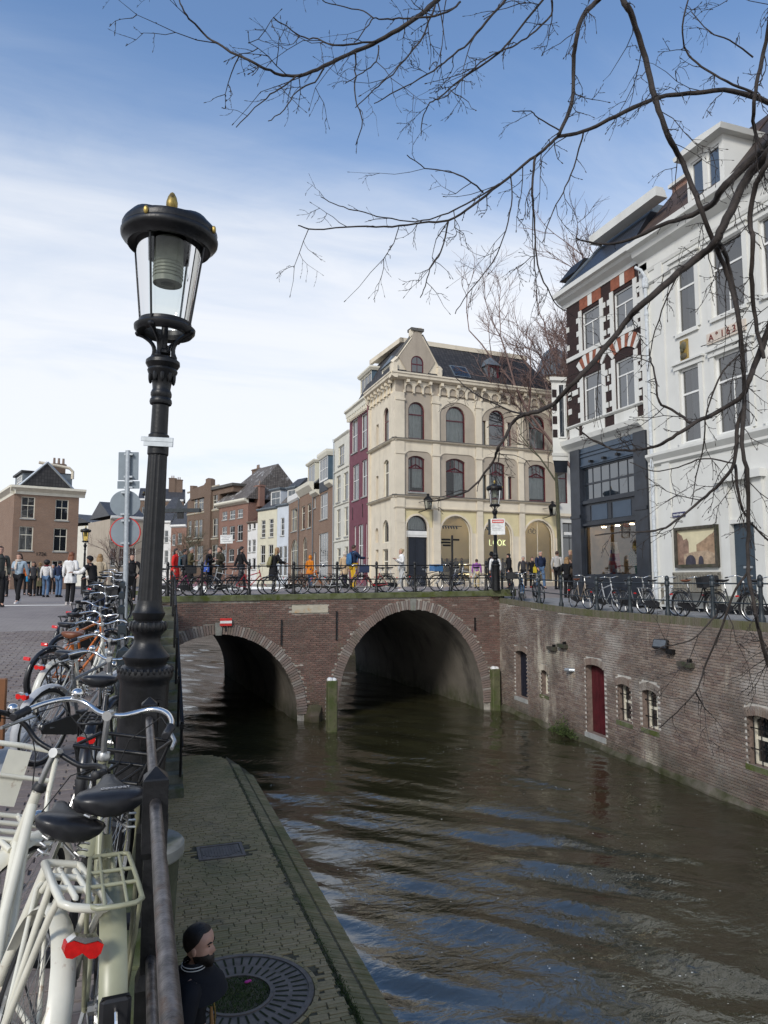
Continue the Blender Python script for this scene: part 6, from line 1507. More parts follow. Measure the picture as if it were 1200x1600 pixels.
 mb.lathe([(.16, rim + .045), (.205, rim + .015), (.232, rim - .005), (.25, rim - .005), (.262, rim + .02), (.283, rim + .035), (.293, rim + .05), (.295, rim + .07), (.286, rim + .085)], (0, 0, 0), n * 2, cap=False)
 m_ = n * 2; rs = []
 for q, (rr_, hh_) in enumerate(((.287, .085), (.289, .112), (.280, .132), (.256, .147), (.215, .152), (.17, .160), (.125, .177), (.08, .205), (.045, .232), (.02, .246), (.005, .248))):
  rs.append([((rr_) * math.cos(2 * math.pi * j / m_), rr_ * math.sin(2 * math.pi * j / m_), rim + hh_ + (.018 * math.sin(4 * 2 * math.pi * j / m_) * (rr_ > .1) * (rr_ < .28))) for j in range(m_)])
 mb.rings(rs, False, True); mb.lathe([(.205, rim + .06), (.10, rim + .07)], (0, 0, 0), n, cap=False); mb.build('canopy', M['iron'], t, True, 50)
 mb = MB(T=T); mb.lathe([(.012, rim + .235), (.025, rim + .25), (.036, rim + .278), (.036, rim + .30), (.027, rim + .335), (.013, rim + .362), (.002, rim + .37)], (0, 0, 0), 12); mb.build('finial', M['gilt'], t, True)
 mb = MB(T=T)
 for j in range(4): a = 2 * math.pi * (j + .25) / 4 + .35; mb.ball((.293 * math.cos(a), .293 * math.sin(a), rim + .10), (.015, .015, .026), 7, 6)
 each(mb, 'small_finial', M['gilt'], t, True)
 mb = MB(T=T); mb.lathe([(.088, rim + .05), (.088, zpx(440)), (.088, zpx(444)), (.045, zpx(444)), (.045, zpx(436)), (.02, zpx(434))], (0, 0, 0), n);
 for q in range(5): mb.lathe([(.088, zpx(436) + q * .022), (.093, zpx(436) + q * .022 + .006), (.088, zpx(436) + q * .022 + .012)], (0, 0, 0), n, cap=False)
 mb.build('lamp_unit', M['lamp_inner'], t, True)
 return t
main_lamp = street_lamp('tall black cast iron lamp post with gilded tip close to the camera', (base.x, base.y, lz), R(1.45), None, 'lamp_glass', 1.0, .3, True)
# banded straps on the post
for y, w, dz, sl in ((690, 25, .026, 9), (697, 21, .028, 5)):
 p = lamp_at(AXT(y) + 2, y, D0); mb = MB(T=Matrix.Translation(p - fh * .068) @ Matrix.Rotation(-YAW, 4, 'Z') @ Matrix.Rotation(R(3), 4, 'Y')); mb.cbox(-.097 if y < 695 else -.08, -.006, -dz / 2, .097, .004, dz / 2, .002)
 mb.build('plate_strip', M['galv'], main_lamp)
# stone plinth and corbel under it
pst = thing('lamp_pedestal', 'round grey stone pedestal carrying the near lamp post on the quay wall', 'pedestal', (base.x, base.y, WHARF_Z))
mb = MB(); mb.lathe([(.262, .06), (.27, .07), (.27, .125), (.258, .138), (.15, .14)], (base.x, base.y, 0), 32); mb.build('slab', M['stone'], pst, True, 30)
mb = MB(); mb.lathe([(.165, .15), (.175, .19), (.175, .28), (.16, .30)], (base.x, base.y, 0), 24); mb.build('foot_ring', M['iron'], pst, True, 30)
mb = MB(); mb.lathe([(.20, WHARF_Z - .1), (.20, -1.2), (.22, -.6), (.235, -.1), (.245, .059)], (base.x, base.y, 0), 28); mb.build('buttress', plain('dark mossy stone', (.065, .07, .04), .9, 0, .4, 5, .4), pst, True, 30)
q0 = base.z
MB().lathe([(.14, .15), (.135, lz + .02)], (base.x, base.y, 0), 24).build('socket', M['iron'], pst, True)
# small pale plate clipped beside the pedestal
bl = at_d(775, 918, 27.6)
street_lamp('black street lamp with a notice box at the right end of the bridge', (bl.x, bl.y, cop_z(13) + .20), 0, None, 'lamp_glass', 1.12)
for px_, py_, D, lab in ((131, 905, 40, 'yellow-glassed street lamp on the left bank behind the woman in white'), (231, 905, 33, 'street lamp half hidden behind the near lamp post')):
 p = at_d(px_, py_, D); street_lamp(lab, (p.x, p.y, street_z(24)), 0, None, 'lamp_glass_amber', 1.0 if D == 40 else 1.35)
# ---- notice box on the bridge lamp, with print
M['print_grey'] = plain('grey print', (.35, .35, .36), .6)
nbx = at_d(778, 823, 27.2); t = thing('notice_board', 'white notice board with a red heading on the bridge lamp post', 'notice', nbx); T = Matrix.Translation(nbx) @ Matrix.Rotation(-YAW + R(-8), 4, 'Z'); sc = 27.2 / FPX
MB(T=T).cbox(-11 * sc, -.03, -12.5 * sc, 11 * sc, .06, 12.5 * sc, .01).build('board', M['sign_white'], t); MB(T=T).box(-9 * sc, -.036, 6 * sc, 9 * sc, -.031, 11 * sc).build('heading', M['sign_red'], t)
mb = MB(T=T)
for q in range(5): mb.box(-9 * sc, -.035, (4 - q * 2.4) * sc, (8 - 3 * (q % 2)) * sc, -.031, (4.6 - q * 2.4) * sc)
each(mb, 'print_line', M['print_grey'], t); MB(T=T).box(-8 * sc, -.041, 7.8 * sc, 8 * sc, -.0365, 9.2 * sc).build('print_line', M['sign_white'], t); MB(T=T).box(-15 * sc, -.02, -12 * sc, -11.5 * sc, .3, 12 * sc).build('side_box', M['iron_green'], t)
# ---- finger post in front of the cream house
p = at_d(707, 905, 38); fp = thing('finger_post', 'black finger post with three small arms in front of the cream house', 'signpost', (p.x, p.y, .95)); zt0 = at_d(707, 836, 38).z
MB().tube([(p.x, p.y, .9), (p.x, p.y, zt0)], .06, 8).build('pole', M['iron'], fp)
for q, (x0, x1, y) in enumerate(((690, 706, 843), (689, 706, 847.5), (692, 706, 852), (708, 722, 843))):
 a, b = at_d(x0, y, 38), at_d(x1, y, 38); mb = MB(); mb.box(a.x, p.y - .02, a.z - .05, b.x, p.y + .02, a.z + .05); mb.build('arm', M['iron'], fp)
# ---- traffic signs seen from behind, left of the lamp post
sgD = 15.6; spx = lambda x, y: at_d(x, y, sgD); k_ = sgD / FPX
gp_ = at_d(196, 945, sgD); ts = thing('traffic_sign', 'galvanised sign pole with two round signs and two square plates seen from behind', 'road sign', (gp_.x, gp_.y, street_z(gp_.y)))
top_ = lamp_at(200, 704, (gp_ - EYE).dot(fh)); mb = MB(); mb.tube([(gp_.x, gp_.y, street_z(gp_.y) - .1), (top_.x, top_.y, top_.z)], .055, 10); mb.build('pole', M['galv'], ts, True)
def pole_x(y): return 200 - (y - 704) * .018
M['sign_back'] = plain('grey sign back', (.20, .235, .26), .5, .2, .1, 4)
for y0, y1, hw, kind in ((705, 750, 15.5, 'rect'), (751, 763, 17, 'rect'), (765, 808, 23.5, 'disc'), (809, 853.5, 23, 'ring')):
 c = lamp_at((198 if kind != 'rect' else 199) - (4 if kind != 'rect' else 0), (y0 + y1) / 2, (gp_ - EYE).dot(fh)); c = c - fh * -.07; h_ = (y1 - y0) / 2 * k_; w_ = hw * k_
 T = Matrix.Translation(c) @ Matrix.Rotation(-YAW + R(6), 4, 'Z') @ Matrix.Rotation(R(-1), 4, 'Y')
 mb = MB(T=T)
 if kind == 'rect': mb.cbox(-w_, -.012, -h_, w_, .012, h_, .004); o = mb.build('sign_plate', M['sign_back'], ts)
 else: mb.rings([[(w_ * math.cos(2 * math.pi * j / 32), yy, h_ * math.sin(2 * math.pi * j / 32)) for j in range(32)] for yy in (-.01, .01)], True, True); o = mb.build('sign_disc', M['sign_back'], ts)
 if kind == 'ring': MB(T=T).torus((0, 0, 0), w_ - .0, .016, 40, 6).build('red_rim', M['sign_red'], o, True)
 mb = MB(T=T)
 for dz in (h_ * .8, -h_ * .8): mb.box(-.075, -.1, dz - .02, .11, -.0125, dz + .02)
 each(mb, 'clamp', M['galv'], o)
# ---- black direction sign on a gallows post behind the lamp
gD = 22; a = at_d(226, 930, gD); gs = thing('gallows_sign', 'black metal gallows post with a long arm behind the near lamp post', 'signpost', (a.x, a.y, street_z(a.y)))
zt_ = at_d(226, 797, gD).z; mb = MB(); mb.box(a.x - .1, a.y - .1, street_z(a.y), a.x + .1, a.y + .1, zt_); mb.build('post', M['iron_green'], gs)
b = at_d(313, 798, gD); dv = (Vector((b.x, b.y, 0)) - Vector((a.x, a.y, 0))); T = Matrix.Translation((a.x, a.y, zt_ - .06)) @ Matrix.Rotation(math.atan2(dv.y, dv.x), 4, 'Z')
MB(T=T).box(-.1, -.09, -.005, dv.length, .09, .11).build('arm', M['iron_green'], gs); MB(T=T).box(dv.length * .58, -.05, -.2, dv.length * .68, .05, -.01).build('lamp', M['iron'], gs)
# ---- white banner on a pole among the people
p = at_d(353, 885, 60); bn_ = thing('banner_sign', 'white printed banner on a pole in front of the red brown tiled house', 'banner', (p.x, p.y, .9)); z0, z1 = at_d(353, 849, 60).z, at_d(353, 835.5, 60).z
T = Matrix.Translation((p.x, p.y, (z0 + z1) / 2)) @ Matrix.Rotation(-YAW, 4, 'Z') @ Matrix.Rotation(R(-2), 4, 'Y'); MB(T=T).box(-.52, -.02, -(z1 - z0) / 2, .52, .02, (z1 - z0) / 2).build('cloth', M['sign_white'], bn_)
mb = MB(T=T)
for q in range(4): mb.box(-.42 + .1 * (q % 2), -.026, .24 - q * .15, .44 - .12 * (q % 3), -.021, .29 - q * .15)
each(mb, 'print_line', M['print_grey'], bn_); MB().tube([(p.x, p.y + .05, .9), (p.x, p.y + .05, z0 + .1)], .03, 6).build('pole', M['galv'], bn_)
# ================================================================== RAILINGS
nr = thing('railing', 'near black handrail with square posts and worn steel rails beside the parked bicycles', 'railing', (.06, 2.4, 0))
def pyramid_post(mb, x, y, z0, z1, w=.038):
 mb.rings([[(x - q, y - q, z), (x + q, y - q, z), (x + q, y + q, z), (x - q, y + q, z)] for q, z in ((w * 1.15, z0), (w * 1.15, z0 + .42), (w * 1.0, z0 + .44), (w * .8, z0 + .46), (w * .8, z1 - .27), (w, z1 - .25), (w, z1 - .035), (w * .92, z1 - .03), (.003, z1))], True, True)
RZ1, RZ0 = .96, .50
for y in (-.4, 1.0, 2.42, 3.84):
 mb = MB(); pyramid_post(mb, .07, y, 0, 1.065); mb.build('post', M['iron'], nr)
for z in (RZ1, RZ0):
 for y0, y1 in ((-.4, 1.0), (1.0, 2.42), (2.42, 3.84)):
  mb = MB(); mb.tube([(.07, y0 + .03, z), (.07, (y0 + y1) / 2, z), (.07, y1 - .03, z)], .0185 if z == RZ1 else .016, 12); mb.build('rail', M['iron_worn'], nr, True)
lr = thing('railing', 'black railing with dark capped posts behind the row of parked bicycles up to the bridge', 'railing', (-.2, 12, 0))
lp = [(-.10, 6.45), (-.16, 8.6), (-.22, 10.75), (-.27, 12.9), (-.30, 15.0), (-.32, 17.1), (-.33, 19.2), (-.34, 21.3), (-.35, 23.4)]
for x, y in lp: mb = MB(); pyramid_post(mb, x, y, street_z(y) - .03, street_z(y) + 1.08, .045); mb.build('post', M['iron_green'], lr)
for (xa, ya), (xb, yb) in zip(lp[:-1], lp[1:]):
 for z in (.95, .5): MB().tube([(xa, ya, street_z(ya) + z), (xb, yb, street_z(yb) + z)], .019, 8).build('rail', M['iron'], lr, True)
# ---- stone stairs down to the wharf and their rail
st = thing('staircase', 'mossy stone stairs leading from the bridge down to the wharf behind the lamp post', 'stairs', (.3, 18, WHARF_Z))
nst, rise, run, sy = 19, .187, .335, 15.1
M['step'] = plain('worn mossy step stone', (.15, .15, .115), .85, 0, .3, 4, .3, .2, ((.07, .085, .03), 2.4, .52))
for k in range(nst):
 y0 = sy + k * run; mb = MB(); mb.cbox(-.155, y0, WHARF_Z - .2 if k < 1 else WHARF_Z + (k - 1) * rise - .25, .98, y0 + run + .04, WHARF_Z + (k + 1) * rise, .012); mb.build('step', M['step'], st)
mb = MB(); mb.box(-.155, sy + .3, -3.9, .96, sy + nst * run, WHARF_Z - .21)
mb.rings([[(-.15, sy + k * run, WHARF_Z - .3), (.95, sy + k * run, WHARF_Z - .3), (.95, sy + k * run, WHARF_Z + max(0, k - 1) * rise - .02), (-.15, sy + k * run, WHARF_Z + max(0, k - 1) * rise - .02)] for k in range(1, nst + 1)], True, True)
mb.box(-.15, sy + nst * run, -3.9, .96, 25, .84); mb.build('core', M['brick_moss'], st)
srl = thing('railing', 'thin black railing along the water side of the stone stairs', 'railing', (.76, 18, WHARF_Z))
sp = []
for k in (1, 5, 9, 13, 17, 21):
 y = sy + k * run; z = WHARF_Z + min(k + 1, nst) * rise; sp.append((.92, y, z)); mb = MB(); mb.tube([(.92, y, z - .05), (.92, y, z + 1.05)], .028, 6); mb.box(.88, y - .04, z + .9, .96, y + .04, z + 1.0); mb.build('post', M['iron'], srl)
for a, b in zip(sp[:-1], sp[1:]):
 for dz in (1.0, .55): MB().tube([(a[0] + .03, a[1], a[2] + dz), (b[0] + .03, b[1], b[2] + dz)], .02, 6).build('rail', M['iron'], srl, True)
# ---- bridge railing
br = thing('railing', 'black iron railing with ball-topped posts along the bridge', 'railing', (7, BY, 1.1))
ball_post = lambda mb, x, y, z, h, s=1.0: mb.lathe([(.075 * s, 0), (.075 * s, .12), (.05 * s, .18), (.042 * s, .3), (.042 * s, h - .22), (.06 * s, h - .20), (.06 * s, h - .1), (.045 * s, h - .08), (.058 * s, h - .03), (.05 * s, h + .02), (.015 * s, h + .06)], (x, y, z), 10)
bx = [at_y(px_, 905, BY).x for px_ in (262, 316, 390, 460, 528, 590, 650, 706, 762)]; zb_ = lambda x: cop_z(x) + .19
for x in bx: mb = MB(); ball_post(mb, x, BY + .12, zb_(x), 1.1); mb.build('post', M['iron'], br, True)
for a, b in zip(bx[:-1], bx[1:]):
 for z in (1.0, .5): MB().tube([(a, BY + .12, zb_(a) + z), (b, BY + .12, zb_(b) + z)], .024, 6).build('rail', M['iron'], br, True)
rr = thing('railing', 'grey green iron railing along the top of the right quay wall', 'railing', (12.9, 17, .8))
rp = []
for px_, py_ in ((785, 935), (813, 939), (843, 943), (877, 949), (933, 956), (985, 961), (1044, 966), (1115, 972), (1191, 979), (1290, 987)):
 d = ray(px_, py_); best = min(np.arange(8, 26, .02), key=lambda y: abs((EYE + d * (y / d.y)).x - right_wall_x(y) - .14)); rp.append((right_wall_x(best) + .14, best, right_z(best) + .02))
for x, y, z in rp: mb = MB(); ball_post(mb, x, y, z, 1.0, 1.05); mb.build('post', M['iron_green'], rr, True)
for a, b in zip(rp[:-1], rp[1:]):
 for z in (.86, .42): MB().tube([(a[0], a[1], a[2] + z), (b[0], b[1], b[2] + z)], .019, 6).build('rail', M['iron_green'], rr, True)
# ---- tree grate and manhole on the wharf
M['cast'] = plain('weathered cast iron', (.17, .145, .125), .6, .3, .25, 8, .2, .4, ((.10, .085, .06), 3, .58))
tg = thing('tree_grate', 'round cast iron tree grate with slots set in the brick wharf', 'grate', GR); n = 72
mb = MB(); rin, rout = .345, .80
mb.lathe([(rin, -.03), (rin, .012), (rin + .035, .012), (rin + .035, .0), (rout - .05, 0), (rout - .05, .012), (rout, .012), (rout, -.03)], GR, n, cap=False); mb.build('plate', M['cast'], tg)
mb = MB()
for ring, (r0, r1, cnt) in enumerate(((.40, .54, 34), (.58, .735, 44))):
 for j in range(cnt):
  a = 2 * math.pi * (j + .5 * ring) / cnt; w = .011; c, s_ = math.cos(a), math.sin(a)
  mb.add([(GR.x + r * c - t * s_, GR.y + r * s_ + t * c, GR.z + .004) for r, t in ((r0, -w), (r1, -w), (r1, w), (r0, w))], [(0, 1, 2, 3)])
M['slot'] = plain('mossy slot', (.028, .034, .012), .95); each(mb, 'slot', M['slot'], tg)
mb = MB(); mb.lathe([(.345, -.02), (.2, -.012), (.0, -.008)], GR, 24); tag(mb.build('soil', plain('dark soil', (.032, .034, .016), .95, 0, .5, 9, .5), None), kind='structure')
r = random.Random(14); mb = MB()
for i in range(1500):
 q = .34 * math.sqrt(r.random()); a = r.uniform(0, 6.28); x, y = GR.x + q * math.cos(a), GR.y + q * math.sin(a); d = r.uniform(.01, .035); b = r.uniform(0, 6.28)
 mb.add([(x - .005, y, GR.z - .015), (x + .005, y, GR.z - .015), (x + d * math.cos(b), y + d * math.sin(b), GR.z + r.uniform(0, .03))], [(0, 1, 2)])
tag(mb.build('grass', plain('short grass', (.05, .085, .015), .8, 0, .5, 14), recalc=False), 'short grass and moss inside the round tree grate', 'grass', kind='stuff')
mb = MB(); c = Vector((GR.x + .13, GR.y + .17, GR.z + .02)); mb.ball(c, (.03, .022, .014), 7, 5); mb.ball(c + Vector((.03, .01, .0)), (.022, .02, .012), 6, 5)
tag(mb.build('litter', plain('pink wrapper', (.6, .05, .30), .4), None, True), 'crumpled pink wrapper lying in the grass of the tree grate', 'litter')
items = []
for j in range(44): a = 2 * math.pi * j / 44; items.append((basis(Vector((-math.sin(a), math.cos(a), 0)), Vector((math.cos(a), math.sin(a), 0)), Vector((0, 0, 1)), Vector((GR.x + .835 * math.cos(a), GR.y + .835 * math.sin(a), GR.z - .012))), (.112, .05, .03)))
lay(tg, items, M['wharf_brick'], 'rim_brick', 60)
mh = thing('manhole_cover', 'square framed iron drain cover with ribs set in the brick wharf', 'manhole', MH)
mb = MB()
for q in ((-.36, -.30, .36, -.25), (-.36, .25, .36, .30), (-.36, -.25, -.31, .25), (.31, -.25, .36, .25)): mb.box(MH.x + q[0], MH.y + q[1], MH.z - .03, MH.x + q[2], MH.y + q[3], MH.z + .012)
each(mb, 'frame', M['cast'], mh); mb = MB(); mb.box(MH.x - .30, MH.y - .24, MH.z - .03, MH.x + .30, MH.y + .24, MH.z + .002); mb.build('cover', M['cast'], mh); mb = MB()
for k in range(13): x = MH.x - .27 + k * .045; hy = .22 * math.sqrt(max(.05, 1 - ((x - MH.x) / .31) ** 2)); mb.box(x - .012, MH.y - hy, MH.z + .002, x + .012, MH.y + hy, MH.z + .010)
each(mb, 'rib', M['cast'], mh)
# brown board leaning at the left edge of the frame
bd = at_d(5, 1150, 6.0); lb = thing('board', 'brown wooden board edge standing at the far left of the street', 'board', (bd.x - .3, bd.y, street_z(bd.y)))
MB().cbox(bd.x - .8, bd.y - .03, bd.z - .1, bd.x + .01, bd.y + .03, bd.z + .48, .01).build('panel', plain('brown varnished wood', (.20, .085, .035), .5, 0, .2, 4), lb)
MB().box(bd.x - .5, bd.y - .02, street_z(bd.y), bd.x - .4, bd.y + .02, bd.z - .1).build('leg', M['oldwood'], lb)
# ================================================================== BICYCLES
M['tan_saddle'] = plain('brown leather saddle', (.16, .055, .025), .45, 0, .2, 20); M['alloy'] = plain('dull alloy', (.48, .48, .47), .35, .9, .15, 20)
PAINT = {k: plain(k + ' bicycle enamel', c, .32, 0, .12, 6, 0, .5, ((.15, .08, .04), 12, .72), True, .25) for k, c in dict(black=(.014, .014, .016), orange=(.62, .16, .02), silver=(.42, .43, .44), red=(.45, .025, .035), magenta=(.36, .03, .14), purple=(.10, .045, .16), blue=(.06, .17, .36), navy=(.02, .035, .09), grey=(.14, .145, .15), cream=(.62, .60, .52), bronze=(.24, .19, .14), green=(.03, .07, .05)).items()}
def make_bike(name, label, group, fr='black', style='step', steer=0, bars='swept', rack=True, fender='black', saddle='saddle', chaincase=True, carrier=None, fine=False, crate=None, light=True, rackmat=None, loc=(0, 0, 0), sadz=.93, rackz=.735, barz=1.03):
 t = thing(name, label, 'bicycle', loc, group); ORIG[t.name] = Vector((0, 0, 0))
 P = fr if not isinstance(fr, str) else PAINT[fr]; FD = fender if not isinstance(fender, str) else PAINT.get(fender, M.get(fender)); n = 10 if fine else 6
 RW = .335; hx = 1.09; ht, hb = Vector((.835, 0, .86)), Vector((.885, 0, .67)); bb = Vector((.46, 0, .29)); st = Vector((.30, 0, .76))
 ax = (ht - hb).normalized(); S = Matrix.Translation(ht) @ Matrix.Rotation(steer, 4, ax) @ Matrix.Translation(-ht)
 def wheel(cx, nm, T=None):
  mb = MB(T=T); mb.lathe([(.035, -.035), (.02, -.03), (.02, .03), (.035, .035)], (0, 0, 0), 8) if False else None
  mb.tube([(cx, -.05, RW), (cx, .05, RW)], .02, 8); mb.tube([(cx, -.03, RW), (cx, -.024, RW)], .034, 8); mb.tube([(cx, .024, RW), (cx, .03, RW)], .034, 8); w = mb.build(nm, M['alloy'], t, True)
  MB(T=T).torus((cx, 0, RW), RW - .018, .0185, 40 if fine else 26, 8 if fine else 6).build('tyre', M['rubber'], w, True)
  m2 = MB(T=T); m2.torus((cx, 0, RW), RW - .042, .010, 40 if fine else 26, 6 if fine else 4).build('rim', M['alloy'], w, True)
  m3 = MB(T=T); ns = 32 if fine else 16
  for k in range(ns):
   a = 2 * math.pi * k / ns; b = a + (.5 if k % 2 else -.5); s = .028 if k % 4 < 2 else -.028
   m3.tube([(cx + .03 * math.cos(b), s, RW + .03 * math.sin(b)), (cx + (RW - .045) * math.cos(a), 0, RW + (RW - .045) * math.sin(a))], .0016 if fine else .0022, 3, cap=False)
  m3.build('spokes', M['alloy'], w)
  return w
 wheel(0, 'rear_wheel'); wheel(hx, 'front_wheel', S)
 mb = MB(); r1 = .0165 if style != 'transport' else .021
 if style == 'step': mb.tube([ht + Vector((.012, 0, -.03)), (.72, 0, .55), (.58, 0, .36), tuple(bb)], r1, n); mb.tube([hb, (.74, 0, .45), (.6, 0, .31), tuple(bb + Vector((0, 0, -.01)))], r1, n)
 elif style == 'diamond': mb.tube([tuple(ht + Vector((.01, 0, -.04))), tuple(st - Vector((0, 0, .06)))], r1 * .95, n); mb.tube([hb, bb], r1, n)
 elif style == 'mtb': mb.tube([tuple(ht + Vector((.01, 0, -.05))), (.34, 0, .66)], .020, n); mb.tube([tuple(hb + Vector((-.01, 0, .04))), bb], .022, n)
 elif style == 'transport': mb.tube([tuple(ht + Vector((.0, .0, -.03))), (.60, .022, .48), (.44, .02, .30)], r1, n); mb.tube([tuple(ht + Vector((.02, -.0, -.06))), (.64, -.022, .46), (.46, -.02, .28)], r1, n); mb.tube([hb, (.70, 0, .46), tuple(bb)], r1, n)
 mb.tube([bb, st], r1, n); mb.tube([bb, st + Vector((-.008, 0, .0))], r1 * .9, n); mb.tube([ht + ax * .03, hb - ax * .02], .021, n)
 for s in (-1, 1): mb.tube([(0, s * .055, RW), tuple(bb + Vector((-.06, s * .035, 0))), tuple(bb)], .0105, n); mb.tube([(0, s * .055, RW), tuple(st + Vector((-.02, s * .02, -.08))), tuple(st + Vector((0, 0, -.06)))], .0085, n)
 mb.build('frame', P, t, True, 60)
 mb = MB(T=S)
 for s in (-1, 1): mb.tube([tuple(hb + Vector((0, 0, -.02))), tuple(hb + Vector((.008, s * .045, -.05))), (.945, s * .05, .50), (1.02, s * .05, .395), (hx, s * .052, RW)], .0115, n)
 mb.build('fork', P, t, True, 60)
 # seat post and saddle
 sx, sz = st.x - .035, sadz; mb = MB(); mb.tube([st - Vector((-.02, 0, .08)), (sx + .005, 0, sz - .04)], .0135, n); mb.build('seat_post', M['chrome'], t, True)
 mb = MB(); rs = []
 for q, (x, w, h, dz) in enumerate(((-.145, .05, .03, .018), (-.13, .095, .042, .022), (-.08, .118, .052, .018), (-.02, .105, .048, .006), (.04, .062, .040, .0), (.09, .036, .034, .004), (.13, .026, .028, .006), (.145, .012, .018, .0))):
  m_ = 14; w, h = (w * 1.06, h * 1.3) if fine else (w, h); dz += max(0, x + .1) * .14; rs.append([(sx + x, w * math.cos(2 * math.pi * j / m_), sz + dz + h * (.55 if math.sin(2 * math.pi * j / m_) > 0 else .8) * math.sin(2 * math.pi * j / m_) + (.012 * math.cos(2 * math.pi * j / m_) ** 2 if x < 0 else 0)) for j in range(m_)])
 mb.rings(rs, True, True); sd_ = mb.build('saddle', M[saddle], t, True, 75)
 if fine and style == 'step' and not light:
  text_mesh('saddle_lettering', 'COMFORT', .02, basis(Vector((0, -1, 0)), Vector((1, 0, .1)).normalized(), Vector((-.1, 0, 1)).normalized(), Vector((sx - .075, -.012, sadz + .060))), M['print_grey'], sd_, .001)
 mb = MB()
 for s in (-1, 1):
  pts = [(sx - .085 + .004 * (k % 2), s * .062 + .022 * math.cos(k * 1.25), sz - .085 + .0042 * k + 0) for k in range(16)] if fine else [(sx - .085, s * .062, sz - .08), (sx - .085, s * .062, sz - .02)]
  mb.tube([(sx - .085 + .02 * math.sin(k * 1.25), s * .062 + .02 * math.cos(k * 1.25), sz - .085 + .0045 * k) for k in range(17)] if fine else pts, .0045 if fine else .018, 5); mb.tube([(sx - .085, s * .062, sz - .085), (sx, s * .02, sz - .06), (sx + .11, s * .012, sz - .01)], .0045, 5)
 o = mb.build('spring', M['alloy'], sd_)
 # stem, bars, grips
 cl = Vector((.795, 0, barz)); mb = MB(T=S); mb.tube([ht, ht + ax * .12, cl + Vector((-.0, 0, -.01))], .0125, n); mb.tube([cl + Vector((-.012, 0, -.0)), cl + Vector((.035, 0, .0))], .021, n); mb.build('stem', M['alloy'], t, True)
 mb = MB(T=S); mb.lathe([(.028, 0), (.030, .012), (.024, .03)], tuple(ht + ax * .035), n + 4); mb.build('headset', M['black_plastic'] if style == 'transport' else M['alloy'], t, True)
 c2 = cl + Vector((.03, 0, 0))
 if bars == 'swept': half = [Vector((0, 0, 0)), Vector((.012, .05, .0)), Vector((.045, .11, .018)), Vector((.05, .17, .035)), Vector((.02, .23, .032)), Vector((-.05, .275, .018)), Vector((-.12, .295, .004)), Vector((-.215, .305, -.012))]
 elif bars == 'flat': half = [Vector((0, 0, 0)), Vector((0, .15, .01)), Vector((-.02, .3, .02)), Vector((-.025, .33, .02))]
 else: half = [Vector((0, 0, 0)), Vector((.0, .12, .0)), Vector((-.02, .2, .035)), Vector((-.06, .265, .05)), Vector((-.12, .30, .045)), Vector((-.2, .315, .04))]
 mb = MB(T=S); mir = lambda v, s: c2 + Vector((v.x, v.y * s, v.z))
 k_ = len(half) - 2 if bars != 'flat' else len(half) - 2
 if fine:     # smooth the bend
  hh = [];
  for i in range(len(half) - 1):
   p_1, p0_, p1_, p2_ = half[max(i - 1, 0)], half[i], half[i + 1], half[min(i + 2, len(half) - 1)]
   for q in np.arange(0, 1, .25): hh.append(.5 * ((2 * p0_) + (p1_ - p_1) * q + (2 * p_1 - 5 * p0_ + 4 * p1_ - p2_) * q * q + (3 * p0_ - p_1 - 3 * p1_ + p2_) * q ** 3))
  hfull = hh + [half[-1]]
 else: hfull = half
 mb.tube([mir(v, -1) for v in hfull[::-1]] + [mir(v, 1) for v in hfull[1:]], .0115, n); hb_ = mb.build('handlebar', M['chrome'] if style != 'transport' else M['iron'], t, True, 60)
 g0, g1 = half[-2], half[-1]
 for s in (-1, 1):
  a, b = mir(g0 + (g1 - g0) * .05, s), mir(g1 + (g1 - g0) * .08, s); mb = MB(T=S); mb.tube([a, a + (b - a) * .03, a + (b - a) * .06, b - (b - a) * .04, b], [.017, .0195, .017, .0175, .013], n); mb.build('grip', M['black_plastic'], hb_, True)
  if fine or bars == 'flat':
   c_ = mir(g0, s); mb = MB(T=S); mb.tube([c_ + Vector((.03, 0, -.01)), c_ + Vector((.045, -.01 * s, -.03)), c_ + Vector((-.02, .03 * s, -.05)), c_ + Vector((-.11, .045 * s, -.06))], [.011, .009, .008, .007], 6); mb.build('brake_lever', M['alloy'] if style != 'transport' else M['black_plastic'], hb_, True)
   mb = MB(T=S); mb.tube([c_ + Vector((.04, -.01 * s, -.02)), c_ + Vector((.13, -.08 * s, .01)), c_ + Vector((.13, -.2 * s, -.10)), tuple(hb + Vector((.03, 0, .05)))], .0028, 5); mb.build('cable', M['rubber'], hb_, True)
 if fine:
  c_ = mir(half[3] if len(half) > 4 else half[1], 1); mb = MB(T=S); mb.ball(c_ + Vector((-.01, 0, .03)), (.027, .027, .022), 12, 7); mb.build('bell', M['chrome'], hb_, True)
